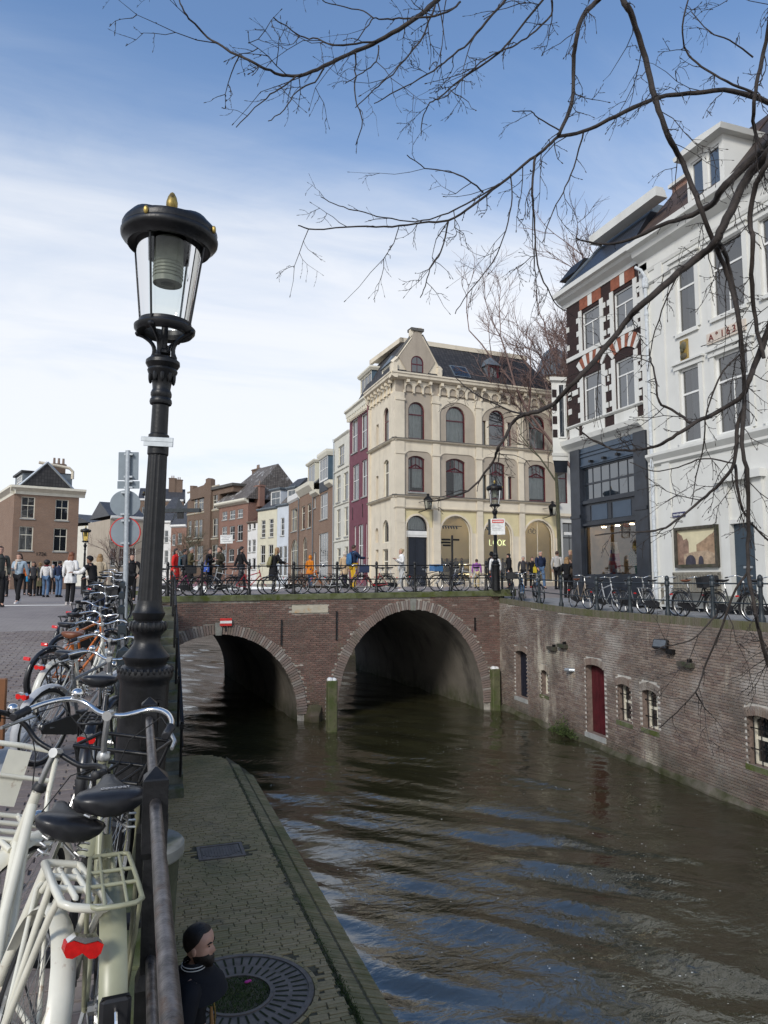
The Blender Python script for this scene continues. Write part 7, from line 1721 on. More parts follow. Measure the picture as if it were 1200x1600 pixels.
 # fenders
 if FD is not None:
  def fend(cx, a0, a1, T, nm):
   mb = MB(T=T); rs = []
   for k in range(15):
    a = a0 + (a1 - a0) * k / 14; q = RW + .022; fw = 1.35 if fine else 1; rs.append([(cx + q * math.cos(a), -.028 * fw, RW + q * math.sin(a)), (cx + (q + .014) * math.cos(a), -.018 * fw, RW + (q + .014) * math.sin(a)), (cx + (q + .02) * math.cos(a), 0, RW + (q + .02) * math.sin(a)), (cx + (q + .014) * math.cos(a), .018 * fw, RW + (q + .014) * math.sin(a)), (cx + q * math.cos(a), .028 * fw, RW + q * math.sin(a)), (cx + (q + .008) * math.cos(a), 0, RW + (q + .008) * math.sin(a))])
   mb.rings(rs, True, True); f_ = mb.build(nm, FD, t, True, 60)
   mb = MB(T=T); b = a0 if nm == 'rear_fender' else a1
   for s in (-1, 1): mb.tube([(cx, s * .05, RW), (cx + (RW + .024) * math.cos(b + (.15 if nm == 'rear_fender' else -.15)), s * .025, RW + (RW + .024) * math.sin(b + (.15 if nm == 'rear_fender' else -.15)))], .003, 4)
   each(mb, 'fender_stay', M['alloy'], f_)
  fend(0, R(205), R(20), None, 'rear_fender'); fend(hx, R(150), R(-25), S, 'front_fender')
 if light:
  mb = MB()
  if fine:     # two-lobed red lens
   mb.T = Matrix.Translation((-.315, 0, rackz - .085)) @ Matrix.Rotation(math.pi / 2, 4, 'Z'); mb.prism([(-.054, .012), (-.053, -.012), (-.042, -.025), (-.024, -.027), (0, -.012), (.024, -.027), (.042, -.025), (.053, -.012), (.054, .012), (.034, .019), (0, .010), (-.034, .019)], -.016, .02); m2 = MB(T=mb.T); m2.prism([(-.05, .014), (-.034, .021), (0, .012), (.034, .021), (.05, .014), (.032, .032), (0, .027), (-.032, .032)], -.012, .018); m2.build('lamp_housing', M['chrome'], t)
  else: mb.cbox(-.385, -.05, .57, -.36, .05, .61, .008)
  mb.build('rear_light', M['red_lens'], t, True)
  mb = MB(T=S); mb.lathe([(.02, 0), (.035, .03), (.037, .045)], (0, 0, 0), 10) if False else mb.ball((.94, 0, .77), (.04, .032, .036), 10, 7); mb.build('headlight', M['chrome'] if fender != 'black' else M['black_plastic'], t, True)
 if style == 'step' and fine and not light: MB().cbox(-.405, -.04, .36, -.385, .04, .56, .01).build('light_plate', M['black_plastic'], t); MB().box(-.409, -.032, .37, -.4055, .032, .44).build('reflector', M['red_lens'], t); MB().torus((-.395, 0, .46), .075, .004, 20, 5, 'y').build('bracket', M['chrome'], t)
 if rack:
  RM = rackmat or M['iron']; q = .0075 if style != 'transport' else .0125; z = rackz; mb = MB()
  loop = [(.14, -.045, z), (.13, -.06, z), (-.10, -.07, z), (-.24, -.072, z), (-.265, -.05, z), (-.27, 0, z), (-.265, .05, z), (-.24, .072, z), (-.10, .07, z), (.13, .06, z), (.14, .045, z), (.14, -.045, z)]
  mb.tube(loop, q, n)
  for x in (.0, -.11): mb.tube([(x, -.07, z), (x, .07, z)], q * .85, n)
  if style == 'transport':
   for y in (-.025, .025): mb.tube([(.06, y, z + .004), (-.2, y, z + .004), (-.2, y, z)], q * .75, n)
  else:
   for y in (-.03, .03): mb.tube([(.13, y, z), (-.265, y, z)], q * .7, n)
  for s in (-1, 1): mb.tube([(-.005, s * .06, RW), (-.04, s * .068, z - .1), (-.06, s * .07, z)], q * .9, n); mb.tube([(0, s * .06, RW), (-.16, s * .072, z - .06), (-.2, s * .072, z)], q * .9, n)
  mb.tube([(.135, 0, z), (.27, 0, .68)], q, n); mb.build('rack', RM, t, True, 60)
 # drive
 mb = MB(); mb.tube([tuple(bb + Vector((0, -.05, 0))), tuple(bb + Vector((0, .05, 0)))], .022, n)
 for s in (-1, 1):
  d = Vector((.10 * s, 0, -.13 * s)); mb.tube([bb + Vector((0, s * .06, 0)), bb + Vector((0, s * .065, 0)) + d], .009, 5)
 cr = mb.build('crank', M['alloy'], t, True)
 for s in (-1, 1): d = Vector((.10 * s, 0, -.13 * s)); c_ = bb + Vector((0, s * .10, 0)) + d; MB().cbox(c_.x - .045, c_.y - .035, c_.z - .012, c_.x + .045, c_.y + .035, c_.z + .012, .006).build('pedal', M['black_plastic'], cr)
 if chaincase:
  mb = MB(); mb.rings([[(-.07, y, .335 + .04), (.2, y, .39), (.46, y, .39), (.55, y, .35), (.57, y, .29), (.55, y, .23), (.46, y, .19), (.2, y, .235), (-.07, y, .335 - .04), (-.09, y, .335)] for y in (-.062, -.04)], True, True); mb.build('chain_case', M['black_plastic'], t)
 else:
  mb = MB(); mb.torus((bb.x, -.045, bb.z), .085, .006, 20, 4); mb.tube([(0, -.045, RW + .03), (bb.x, -.045, bb.z + .085)], .004, 4); mb.tube([(0, -.045, RW - .03), (bb.x, -.045, bb.z - .085)], .004, 4); each(mb, 'chain', M['iron'], t)
 mb = MB(); mb.tube([(.10, .05, .3), (.0, .13, .02), (-.03, .14, .005)], .009, 5); mb.build('kickstand', M['alloy'], t, True)
 if carrier == 'big':      # welded front carrier of a transport bicycle
  q = .0135; mb = MB(); z = .66
  mb.tube([(.93, -.20, z), (1.36, -.20, z), (1.42, -.19, z + .1), (1.45, -.18, z + .26), (1.455, -.15, z + .30), (1.455, 0, z + .305), (1.455, .15, z + .30), (1.45, .18, z + .26), (1.42, .19, z + .1), (1.36, .20, z), (.93, .20, z), (.93, -.20, z)], q, n)
  for x in (1.06, 1.2, 1.34): mb.tube([(x, -.2, z), (x, .2, z)], q * .85, n)
  mb.tube([(1.435, -.185, z + .16), (1.435, .185, z + .16)], q * .85, n)
  for y in (-.07, .07): mb.tube([(.86, y * .3, z - .02), (.95, y, z), (1.36, y, z)], q * .9, n)
  for s in (-1, 1): mb.tube([(1.18, s * .2, z), (1.02, s * .06, .5), tuple(hb + Vector((.0, 0, .02)))], q * .8, n)
  fc = mb.build('front_carrier', P, t, True, 60); mb = MB(); mb.rings([[(1.428 + .005, y, z + .02), (1.45, y, z + .28), (1.457, y, z + .28), (1.44, y, z + .02)] for y in (-.055, .055)], True, True); mb.build('number_panel', P, fc)
 if carrier == 'tray':
  q = .009; z = .78; mb = MB(T=S)
  for zz, w in ((z, .13), (z + .13, .17)): mb.tube([(.93, -w, zz), (1.22, -w, zz), (1.24, -w + .03, zz), (1.24, w - .03, zz), (1.22, w, zz), (.93, w, zz), (.93, -w, zz)], q, n)
  for x, y in ((.94, -1), (1.22, -1), (1.22, 1), (.94, 1)): mb.tube([(x, y * .13, z), (x, y * .17, z + .13)], q * .8, n)
  for y in (-.06, 0, .06): mb.tube([(.93, y, z), (1.24, y, z)], q * .8, n)
  mb.tube([(1.08, .05, z), (hx, .055, RW)], q * .8, n); mb.tube([(1.08, -.05, z), (hx, -.055, RW)], q * .8, n); mb.build('front_carrier', M['iron'], t, True, 60)
 if crate:
  T_ = S; mb = MB(T=T_); x0, x1, z0, z1 = .92, 1.3, .80, 1.06; mb.box(x0, -.2, z0, x1, .2, z0 + .015)
  for a in ((x0, -.2, x1, -.188), (x0, .188, x1, .2), (x0, -.188, x0 + .012, .188), (x1 - .012, -.188, x1, .188)):
   mb.box(a[0], a[1], z0 + .015, a[2], a[3], z1)
  mb.build('crate', M['black_plastic'] if crate == 1 else crate, t)
 return t
def place_bike(t, x, y, z, az, lean=0):
 t.rotation_euler = Matrix(Matrix.Rotation(math.pi / 2 - az, 3, 'Z') @ Matrix.Rotation(lean, 3, 'X')).to_euler(); t.location = (x, y, z); return t
GL = 'bicycles parked along the near street railing'
place_bike(make_bike('bicycle', 'white chipped transport bicycle with a big front carrier, nearest to the camera', GL, M['white_paint'], 'transport', R(-48), 'curved', True, M['white_paint'], 'saddle', False, 'big', True, rackmat=M['white_paint'], sadz=.90, rackz=.81, barz=1.06), -.375, 2.44, 0, R(-15.5), R(16)).scale = (.94,) * 3
place_bike(make_bike('bicycle', 'sage green bicycle with a wide chrome handlebar and black front tray beside the white one', GL, M['sage_paint'], 'step', R(-24), 'swept', True, M['sage_paint'], 'saddle', False, 'tray', True, rackmat=M['sage_paint'], sadz=.88, barz=1.08, light=False), -.066, 2.50, 0, R(-4.8), R(1))
place_bike(make_bike('bicycle', 'black bicycle with red rear light standing just left of the lamp post base', GL, 'black', 'step', R(-15), 'swept', True, 'black', 'saddle', True, None, True), -.30, 5.30, 0, R(3), R(3))
place_bike(make_bike('bicycle', 'grey bicycle with long silver mudguards parked askew behind the lamp post', GL, 'grey', 'diamond', R(10), 'swept', False, 'silver', 'saddle', True, None, True), -.78, 7.05, street_z(7), R(33), R(6))
place_bike(make_bike('bicycle', 'cream bicycle with a brown leather saddle behind the silver mudguard one', GL, 'cream', 'step', R(20), 'swept', True, 'cream', 'tan_saddle', False, None, True), -.85, 8.6, street_z(8.6), R(28), R(5))
place_bike(make_bike('bicycle', 'bright orange bicycle in the middle of the row by the railing', GL, 'orange', 'diamond', R(-10), 'curved', False, 'black', 'saddle', False), -1.0, 10.7, street_z(10.7), R(30), R(5))
for lab, fr, y, az, kw in (('black bicycle with wide silver bars just beyond the orange one', 'black', 12.4, 34, {}), ('dark bicycle with a black front crate in the far half of the row', 'navy', 14.2, 26, dict(crate=1)), ('second orange bicycle with dark saddle deep in the row', 'orange', 9.6, 38, dict(chaincase=False, rack=False)), ('grey city bicycle near the sign pole at the far end of the row', 'grey', 16.2, 30, {}), ('black bicycle furthest along the near railing with a dark crate', 'black', 18.3, 24, dict(crate=1)), ('bronze bicycle between the sign pole and the bridge end', 'bronze', 20.0, 30, {})):
 place_bike(make_bike('bicycle', lab, GL, fr, 'step' if len(lab) % 2 else 'diamond', R(rng.uniform(-25, 20)), **kw), -1.0 + rng.uniform(-.05, .05), y, street_z(y), R(az), R(5))
GB = 'bicycles parked along the bridge railing'
deck_z = lambda x: cop_z(x) + .165
for px_, lab, fr, style, az, kw in (
 (272, 'black bicycle with a crate at the left end of the bridge', 'black', 'step', 92, dict(crate=1)), (302, 'magenta step-through bicycle behind the bridge railing', 'magenta', 'step', 88, {}), (335, 'black bicycle just right of the magenta one on the bridge', 'black', 'step', 268, {}),
 (392, 'red mountain bicycle without mudguards on the bridge', 'red', 'mtb', 90, dict(bars='flat', rack=False, fender=None, chaincase=False, light=False)), (352, 'silver bicycle between the black and the red one on the bridge', 'silver', 'diamond', 275, dict(chaincase=False)), (446, 'black bicycle with a full chain case in the left half of the bridge', 'black', 'step', 272, {}),
 (482, 'bronze orange bicycle behind the bridge tablet', 'orange', 'diamond', 90, dict(chaincase=False)), (512, 'silver grey bicycle over the middle of the bridge', 'silver', 'step', 268, {}), (545, 'purple bicycle over the bridge pier', 'purple', 'step', 90, dict(crate=PAINT['navy'])), (583, 'dark red bicycle right of the purple one on the bridge', 'red', 'step', 271, {}),
 (622, 'silver bicycle in front of the white-clad phone user on the bridge', 'silver', 'step', 88, {}), (676, 'black sports bicycle over the right arch', 'black', 'diamond', 90, dict(fender=None, rack=False, chaincase=False)), (702, 'navy bicycle with a bag crate over the right arch', 'navy', 'step', 272, dict(crate=PAINT['blue'])), (735, 'light grey bicycle next to the bridge street lamp', 'silver', 'diamond', 268, dict(rack=False, chaincase=False))):
 p = at_y(px_, 905, BY + .62); b = make_bike('bicycle', lab, GB, fr, style, R(rng.uniform(-15, 15)), **kw); s = 1 if az < 180 else -1
 place_bike(b, p.x - .55 * s, BY + .62 + rng.uniform(-.12, .18), deck_z(p.x), R(az + rng.uniform(-4, 4)), R(rng.uniform(-5, 5)))
GQ = 'bicycles parked along the right quay railing'
for px_, y, lab, fr, style, az, kw in (
 (800, 24.6, 'black bicycle with a big black front box by the bridge street lamp', 'black', 'step', 205, dict(crate=1)), (832, 23.6, 'bright blue bicycle on the right quay next to the bridge', 'blue', 'step', 210, {}), (862, 22.6, 'dark bicycle beside the bright blue one on the right quay', 'black', 'diamond', 200, {}),
 (922, 20.0, 'bronze silver bicycle with tan saddle in front of the shop window', 'bronze', 'step', 190, dict(saddle='tan_saddle')), (962, 18.5, 'silver bicycle leaning in front of the dark shop pilaster', 'silver', 'diamond', 187, {}), (1003, 17.2, 'grey bicycle at the left of the bench', 'grey', 'step', 176, {}),
 (1045, 16.2, 'large silver bicycle with a bare rear rack in front of the bench', 'silver', 'diamond', 172, dict(rackmat=M['alloy'], fender=None)), (1090, 14.6, 'black bicycle with dark bags in front of the bench and picture', 'black', 'step', 182, dict(crate=1, saddle='tan_saddle')), (1142, 13.4, 'black bicycle in front of the slate blue house door', 'black', 'step', 178, {}), (1196, 12.2, 'dark bicycle with a red front bag at the right edge', 'black', 'step', 180, dict(crate=PAINT['red']))):
 D_ = None; x = right_wall_x(y) + .62
 b = make_bike('bicycle', lab, GQ, fr, style, R(rng.uniform(-20, 20)), **kw); place_bike(b, x, y + .5 * (1 if az > 170 else -1), right_z(y), R(az), R(rng.uniform(-6, 6)))
# ================================================================== PEOPLE
WORK = bpy.data.scenes.new('work')      # a bench for evaluating skins, removed afterwards
def skin_mesh(name, verts, edges, rad, mat, parent, sub=1, root=0, smooth=True):
 me = bpy.data.meshes.new(name); me.from_pydata([tuple(v) for v in verts], edges, [])
 o = bpy.data.objects.new(name, me); WORK.collection.objects.link(o)
 sk = o.modifiers.new('skin', 'SKIN'); sk.use_smooth_shade = True; sk.branch_smoothing = .4
 for i, d in enumerate(me.skin_vertices[0].data): r_ = rad[i]; d.radius = r_ if isinstance(r_, tuple) else (r_, r_); d.use_root = (i == root)
 if sub: m = o.modifiers.new('sub', 'SUBSURF'); m.levels = sub; m.render_levels = sub
 vl = WORK.view_layers[0]; vl.update(); dg = vl.depsgraph
 m2 = bpy.data.meshes.new_from_object(o.evaluated_get(dg)); bpy.data.objects.remove(o)
 m2.materials.clear(); m2.materials.append(mat); m2.polygons.foreach_set('use_smooth', [True] * len(m2.polygons))
 ob = bpy.data.objects.new(name, m2); C.objects.link(ob)
 if parent: ob.parent = parent
 return ob
def interp(tab, t): return float(np.interp(t, [a for a, b in tab], [b for a, b in tab]))
RX = [(0, .10), (.05, .17), (.12, .235), (.25, .295), (.45, .335), (.6, .345), (.75, .335), (.88, .27), (.96, .16), (1, .03)]
YF = [(0, .29), (.06, .345), (.14, .35), (.2, .36), (.3, .345), (.42, .335), (.5, .325), (.60, .36), (.72, .355), (.88, .26), (.96, .15), (1, .02)]
YB = [(0, .02), (.1, .08), (.2, .2), (.3, .32), (.45, .40), (.6, .44), (.75, .42), (.88, .32), (.96, .18), (1, .02)]
def head_pt(t, a, hh, infl=0):
 rx, yf, yb = interp(RX, t), interp(YF, t), interp(YB, t); s, c = math.sin(a), math.cos(a)   # a=0 faces +y
 x = rx * s; y = (yf if c > 0 else yb) * (abs(c) ** .8) * (1 if c > 0 else -1)
 g = lambda u, w: math.exp(-(u / w) ** 2)
 aa = (a + math.pi) % (2 * math.pi) - math.pi
 y += .10 * g(aa, .17) * (g(t - .37, .07) + .55 * g(t - .47, .07)) + .012 * g(aa, .35) * g(t - .215, .03) - .012 * g(aa, .3) * g(t - .27, .02)
 if c > 0: y -= .035 * (g(aa - .42, .2) + g(aa + .42, .2)) * g(t - .52, .05); y += .012 * g(aa, .6) * g(t - .60, .035)
 z = t
 return Vector((x * (1 + infl), y * (1 + infl) - .03 * 0, z)) * hh
def head(mb, T, hh, fine=False, m=0, me=1):
 n, k = (28, 26) if fine else (14, 13); mb.T = T
 rs = [[tuple(head_pt(i / k, 2 * math.pi * j / n, hh)) for j in range(n)] for i in range(k + 1)]
 mb.rings(rs, True, True, m)
 for s in (-1, 1):
  mb.ball((s * .335 * hh, -.03 * hh, .44 * hh), (.035 * hh, .075 * hh, .115 * hh), 10 if fine else 6, 6 if fine else 4, m)
  mb.ball((s * .135 * hh, .315 * hh, .515 * hh), (.036 * hh, .02 * hh, .017 * hh) if fine else (.05 * hh, .028 * hh, .030 * hh), 8, 5, me)
 mb.T = None
def hairdo(mb, T, hh, kind, fine=False):
 mb.T = T; n = 28 if fine else 12
 def capring(lo_f, lo_b, infl, k=14 if fine else 7):
  rs = []
  for i in range(k + 1):
   row = []
   for j in range(n):
    a = 2 * math.pi * j / n; c = math.cos(a); lo = lo_b + (lo_f - lo_b) * max(0, min(1, (c + .35) / .9)); t = lo + (1 - lo) * (1 - (1 - i / k) ** 1.4); p = head_pt(min(t, .995), a, hh, infl + (.003 if fine else .02) * math.sin(j * 2.7 + i)); p.z += infl * hh * .5 * (i / k); row.append(tuple(p))
   rs.append(row)
  mb.rings(rs, False, True)
 if kind == 'short': capring(.80, .36, .07)
 elif kind == 'receding': capring(.86, .40, .04)
 elif kind in ('long', 'pony', 'bun'):
  capring(.78, .3, .10)
  if kind == 'long':
   rs = []
   for t, w, d, y in ((.55, .42, .22, -.16), (.25, .46, .24, -.2), (-.1, .47, .24, -.24), (-.45, .42, .20, -.27), (-.75, .25, .10, -.27)): rs.append([(w * hh * math.sin(2 * math.pi * j / n) * (1 + .06 * math.sin(j * 3)), y * hh + d * hh * math.cos(2 * math.pi * j / n), t * hh) for j in range(n)])
   mb.rings(rs, True, True)
  elif kind == 'pony': mb.tube([(0, -.42 * hh, .75 * hh), (0, -.62 * hh, .6 * hh), (0, -.6 * hh, .2 * hh), (0, -.52 * hh, -.1 * hh)], [.09 * hh, .12 * hh, .1 * hh, .03 * hh], 8)
  else: mb.ball((0, -.42 * hh, .8 * hh), .17 * hh, 9, 6)
 elif kind == 'afro': mb.ball((0, -.06 * hh, .72 * hh), (.62 * hh, .58 * hh, .55 * hh), 14, 9)
 elif kind == 'beanie': capring(.70, .45, .10)
 elif kind == 'hood':
  rs = []
  for i in range(9):
   t = -.15 + 1.28 * i / 8; row = []
   for j in range(n):
    a = math.pi * (.22 + 1.56 * j / (n - 1)); q = min(max(t, .02), .98); p = head_pt(q, a, hh, .18); p.z = t * hh; row.append(tuple(p))
   rs.append(row)
  mb.rings(rs, close=False); mb.ball((0, -.05 * hh, 1.0 * hh), (.32 * hh, .38 * hh, .14 * hh), 10, 6)
 mb.T = None
def hand(mb, w, d, up, s=1.0, curl=.5, m=0, fine=False):
 d = d.normalized(); up = (up - d * up.dot(d)).normalized(); side = d.cross(up); L = .085 * s
 mb.tube([w - d * .01, w + d * L * .5, w + d * L], [.026 * s, .037 * s, .034 * s], 6, m, True, .55)
 n = 6 if fine else 4
 for k, (o, l) in enumerate(((-.027, .068), (-.009, .078), (.009, .074), (.026, .058))):
  p = w + d * (L * .9) + side * (o * s); c1 = curl * .6; q1 = p + (d * math.cos(c1) - up * math.sin(c1)) * (l * .5 * s); c2 = curl * 1.4; q2 = q1 + (d * math.cos(c2) - up * math.sin(c2)) * (l * .5 * s)
  mb.tube([p, q1, q2], [.0095 * s, .0085 * s, .006 * s], n, m)
 p = w + d * L * .25 - side * .03 * s; mb.tube([p, p + (d * .6 - side * .7 - up * .2).normalized() * .035 * s, p + (d * .9 - side * .5 - up * .35).normalized() * .066 * s], [.013 * s, .011 * s, .008 * s], n, m)
SKIN = [plain('fair skin', (.46, .27, .20), .5, 0, .1, 20), plain('tan skin', (.34, .19, .13), .5, 0, .1, 20), plain('brown skin', (.13, .065, .04), .5, 0, .1, 20)]
EYE_M = plain('dark eyes', (.02, .015, .012), .2)
HAIRC = {k: plain(k + ' hair', c, .55, 0, .3, 40, .3) for k, c in dict(dark=(.014, .010, .008), brown=(.055, .03, .018), blonde=(.30, .18, .08), grey=(.28, .27, .26), ginger=(.20, .07, .03), fair=(.42, .30, .17)).items()}
CLOTH = {}
def cloth(c):
 if c not in CLOTH: CLOTH[c] = plain('cloth %.2f %.2f %.2f' % c, c, .85, 0, .22, 7, .25, .2)
 return CLOTH[c]
BLACK, WHITE, JEANS, NAVY, DARKGREY = (.015, .015, .017), (.74, .73, .71), (.09, .15, .25), (.02, .03, .065), (.05, .05, .055)
GP = 'people'
def person(label, loc, az, h=1.7, top=BLACK, legs=BLACK, hair=('short', 'brown'), skin=0, pose='stand', arms=('down', 'down'), coat=0, bag=None, shoes=BLACK, hat=None, group=None, scarf=None, turn=0, lean=0, fine=False, female=False, sleeves=None):
 t = thing('person', label, 'person', (0, 0, 0), group); k = h / 1.7; V = lambda x, y, z: Vector((x * k, y * k, z * k))
 ll = lean
 hip, chest, neck = V(0, 0, .93), V(0, ll * .5 + .0, 1.22), V(0, ll + .01, 1.44); headb = V(0, ll * 1.15 + .03, 1.455)
 st = {'stand': (.02, -.03), 'walk': (.20, -.26), 'ride': None}[pose] if pose in ('stand', 'walk', 'ride') else (.02, -.03)
 LG = []
 for s, q in ((-1, 0), (1, 1)):
  if pose == 'ride': pts = [V(s * .085, 0, .90), V(s * .10, .30, .72 - .12 * q), V(s * .10, .18 - .04 * q, .36 - .14 * q), V(s * .10, .32 - .04 * q, .30 - .14 * q)]
  else:
   f = st[q]; kz = .50; pts = [V(s * .085, 0, .90), V(s * .095, f * .45 + (.05 if f > 0 else .035), kz), V(s * .095, f, .085 + (.06 if f < -.1 else 0)), V(s * .105, f + .15, .035 + (.0 if f > -.1 else .0))]
  LG.append(pts)
 AR = []; sw = .175 if female else .195
 for s, a in ((-1, arms[0]), (1, arms[1])):
  sh = V(s * sw, ll * .95, 1.385)
  q = {'down': (V(s * .05, -.03, -.28), V(s * .055, .03, -.52)), 'swing': (V(s * .05, .10 * s, -.27), V(s * .05, .24 * s + .05, -.47)), 'bent': (V(s * .06, -.05, -.27), V(-s * .02, .20, -.22)), 'phone': (V(s * .07, .02, -.27), V(-s * .06, .27, -.12)), 'pocket': (V(s * .11, -.05, -.26), V(s * .03, .07, -.46)), 'front': (V(s * .03, .16, -.20), V(s * .02, .42, -.18)), 'rail': (V(s * .06, .10, -.24), V(s * .04, .34, -.30)), 'ear': (V(s * .10, .12, -.22), V(-s * .04, .12, .08)), 'lap': (V(s * .07, .06, -.26), V(-s * .05, .26, -.34))}[a]
  AR.append([sh, sh + q[0], sh + q[1]])
 # body: one skin from pelvis, limbs growing out of it
 vs_ = [hip, V(0, ll * .2, 1.06), chest, V(0, ll * .95, 1.36), neck, headb + V(0, 0, .04)]; rd = [.115 * k, .105 * k, .12 * k, .075 * k, .052 * k, .052 * k]; ed = [(0, 1), (1, 2), (2, 3), (3, 4), (4, 5)]
 for pts in LG:
  b = len(vs_); vs_ += pts; rd += [.085 * k, .058 * k, .040 * k, .03 * k]; ed += [(0, b), (b, b + 1), (b + 1, b + 2), (b + 2, b + 3)]
 for pts in AR:
  b = len(vs_); vs_ += pts; rd += [.055 * k, .042 * k, .028 * k]; ed += [(3, b), (b, b + 1), (b + 1, b + 2)]
 sk = SKIN[skin]; body = skin_mesh('body', vs_, ed, rd, sk, t, 1)
 hh = .232 * k * (1.06 if fine else 1.0); T = Matrix.Translation(headb) @ Matrix.Rotation(-turn, 4, 'Z')
 mb = MB(); head(mb, T, hh, fine)
 for pts in AR: d = pts[2] - pts[1]; hand(mb, pts[2], d, Vector((1 if pts[0].x > 0 else -1, 0, 0)) * 1.0 if abs(d.normalized().z) > .6 else Vector((0, 0, 1)), k, .5, 0, fine)
 hm = mb.build('head', [sk, EYE_M], None, True, 75)
 bm = bmesh.new(); bm.from_mesh(body.data); bm.from_mesh(hm.data); body.data.materials.clear(); body.data.materials.append(sk); body.data.materials.append(EYE_M); bm.to_mesh(body.data); bm.free(); bpy.data.objects.remove(hm)
 # clothes
 tr = [hip] ; rd = [.122 * k]; ed = []
 for pts in LG: b = len(tr); tr += [pts[0], pts[1], pts[2] + V(0, -.005, -.02)]; rd += [.098 * k, .074 * k, .066 * k]; ed += [(0, b), (b, b + 1), (b + 1, b + 2)]
 skin_mesh('trousers', tr, ed, rd, cloth(legs), t, 1)
 j = [V(0, 0, .90 if not coat else .86), V(0, ll * .2, 1.06), chest, V(0, ll * .9, 1.355), neck + V(0, 0, .0)]; rd = [(.155 * k, .125 * k), (.145 * k, .118 * k), (.165 * k, .135 * k), (.128 * k, .112 * k), (.086 * k, .084 * k)]; ed = [(0, 1), (1, 2), (2, 3), (3, 4)]
 for pts in AR: b = len(j); j += [pts[0], pts[1], pts[2] - (pts[2] - pts[1]) * .04]; rd += [.076 * k, .060 * k, .046 * k]; ed += [(3, b), (b, b + 1), (b + 1, b + 2)]
 jk = skin_mesh('jacket', j, ed, rd, cloth(top), t, 1, 2)
 if sleeves:
  for pts in AR: skin_mesh('sleeve', [pts[0] + (pts[1] - pts[0]) * .1, pts[1], pts[2]], [(0, 1), (1, 2)], [.078 * k, .064 * k, .05 * k], cloth(sleeves), jk, 1)
 if not fine: mb = MB(); mb.lathe([(.13 * k, -.085 * k), (.108 * k, -.04 * k), (.078 * k, -.005 * k), (.07 * k, .03 * k), (.06 * k, .025 * k)], neck, 12, cap=False); mb.build('collar', cloth(top), jk, True)
 if coat:
  mb = MB(); n = 16; rs = []
  for z, w, d in ((1.0, .17, .135), (.85, .195, .16), (.7, .20, .17), (.93 - coat, .205, .18)): rs.append([tuple(V(w * math.cos(2 * math.pi * q / n), d * math.sin(2 * math.pi * q / n) + .01 * math.sin(q * 3), z)) for q in range(n)])
  mb.rings(rs); mb.build('coat_skirt', cloth(top), jk, True)
 mb = MB()
 for pts in LG:
  a, b = pts[2], pts[3]; d = (b - a); d = Vector((d.x, d.y, 0)).normalized(); zf = -a.z + .0 if pose != 'ride' else -.06 * k; m2 = MB()
  base_z = a.z - .085 * k; rs = []
  for q, w, h_ in ((-.075, .028, .07), (-.05, .04, .10), (.02, .042, .10), (.09, .047, .065), (.15, .043, .045), (.185, .02, .028)):
   c = a + d * q * k; sd = Vector((-d.y, d.x, 0)); rs.append([tuple(c + sd * (w * k) + Vector((0, 0, base_z - a.z))), tuple(c + sd * (w * k * .8) + Vector((0, 0, base_z - a.z + h_ * k))), tuple(c - sd * (w * k * .8) + Vector((0, 0, base_z - a.z + h_ * k))), tuple(c - sd * (w * k) + Vector((0, 0, base_z - a.z)))])
  m2.rings(rs, True, True); m2.build('shoe', cloth(shoes), t, True, 60)
 if hair and hair[0] != 'bald' and not (hat and hat[0] == 'hood'): mb = MB(); hairdo(mb, T, hh, hair[0], fine); mb.build('hair', HAIRC[hair[1]], t, True, 75)
 if hat: mb = MB(); hairdo(mb, T, hh, hat[0], fine); mb.build('hood' if hat[0] == 'hood' else 'hat', cloth(hat[1]), t, True, 75)
 if scarf: mb = MB(); mb.torus(tuple(neck + V(0, .01, .0)), .085 * k, .042 * k, 14, 7, 'z'); mb.tube([neck + V(.03, .09, -.02), neck + V(.05, .13, -.15), neck + V(.05, .145, -.3)], [.04 * k, .05 * k, .045 * k], 6, 0, True, .5); mb.build('scarf', cloth(scarf), t, True)
 if bag:
  kind, col = bag; mb = MB()
  if kind == 'backpack':
   rs = []
   for z, w, d in ((.92, .11, .04), (.95, .145, .075), (1.1, .15, .085), (1.28, .14, .07), (1.36, .09, .03)): rs.append([tuple(V(w * math.cos(q), ll * (z - .9) * 2 - .20 + d * math.sin(q), z)) for q in np.linspace(0, 2 * math.pi, 12, endpoint=False)])
   mb.rings(rs, True, True); b = mb.build('backpack', cloth(col), t, True, 50); mb = MB(); rs = []
   for z, w in ((.97, .09), (1.0, .1), (1.1, .1), (1.14, .085)): rs.append([tuple(V(w * math.cos(q), ll * (z - .9) * 2 - .265 + .03 * math.sin(q), z)) for q in np.linspace(0, 2 * math.pi, 10, endpoint=False)])
   mb.rings(rs, True, True); mb.build('pocket', cloth(col), b, True, 50); mb = MB()
   for s in (-1, 1): mb.tube([V(s * .09, ll - .12, 1.36), V(s * .10, ll + .02, 1.44), V(s * .11, ll * .8 + .13, 1.3), V(s * .12, ll * .4 + .08, 1.05)], .018 * k, 5)
   each(mb, 'strap', cloth(col), b)
  else:
   x = .26; mb.cbox((x - .05) * k, -.15 * k, .72 * k, (x + .05) * k, .13 * k, .98 * k, .02); b = mb.build('bag', cloth(col), t, True, 40); mb = MB(); mb.tube([V(x, -.1, .98), V(x - .06, -.03, 1.3), V(.12, 0, 1.42), V(x - .06, .06, 1.3), V(x, .08, .98)], .012 * k, 5); mb.build('strap', cloth(col), b)
 t.location = loc; t.rotation_euler = (0, 0, -az); return t
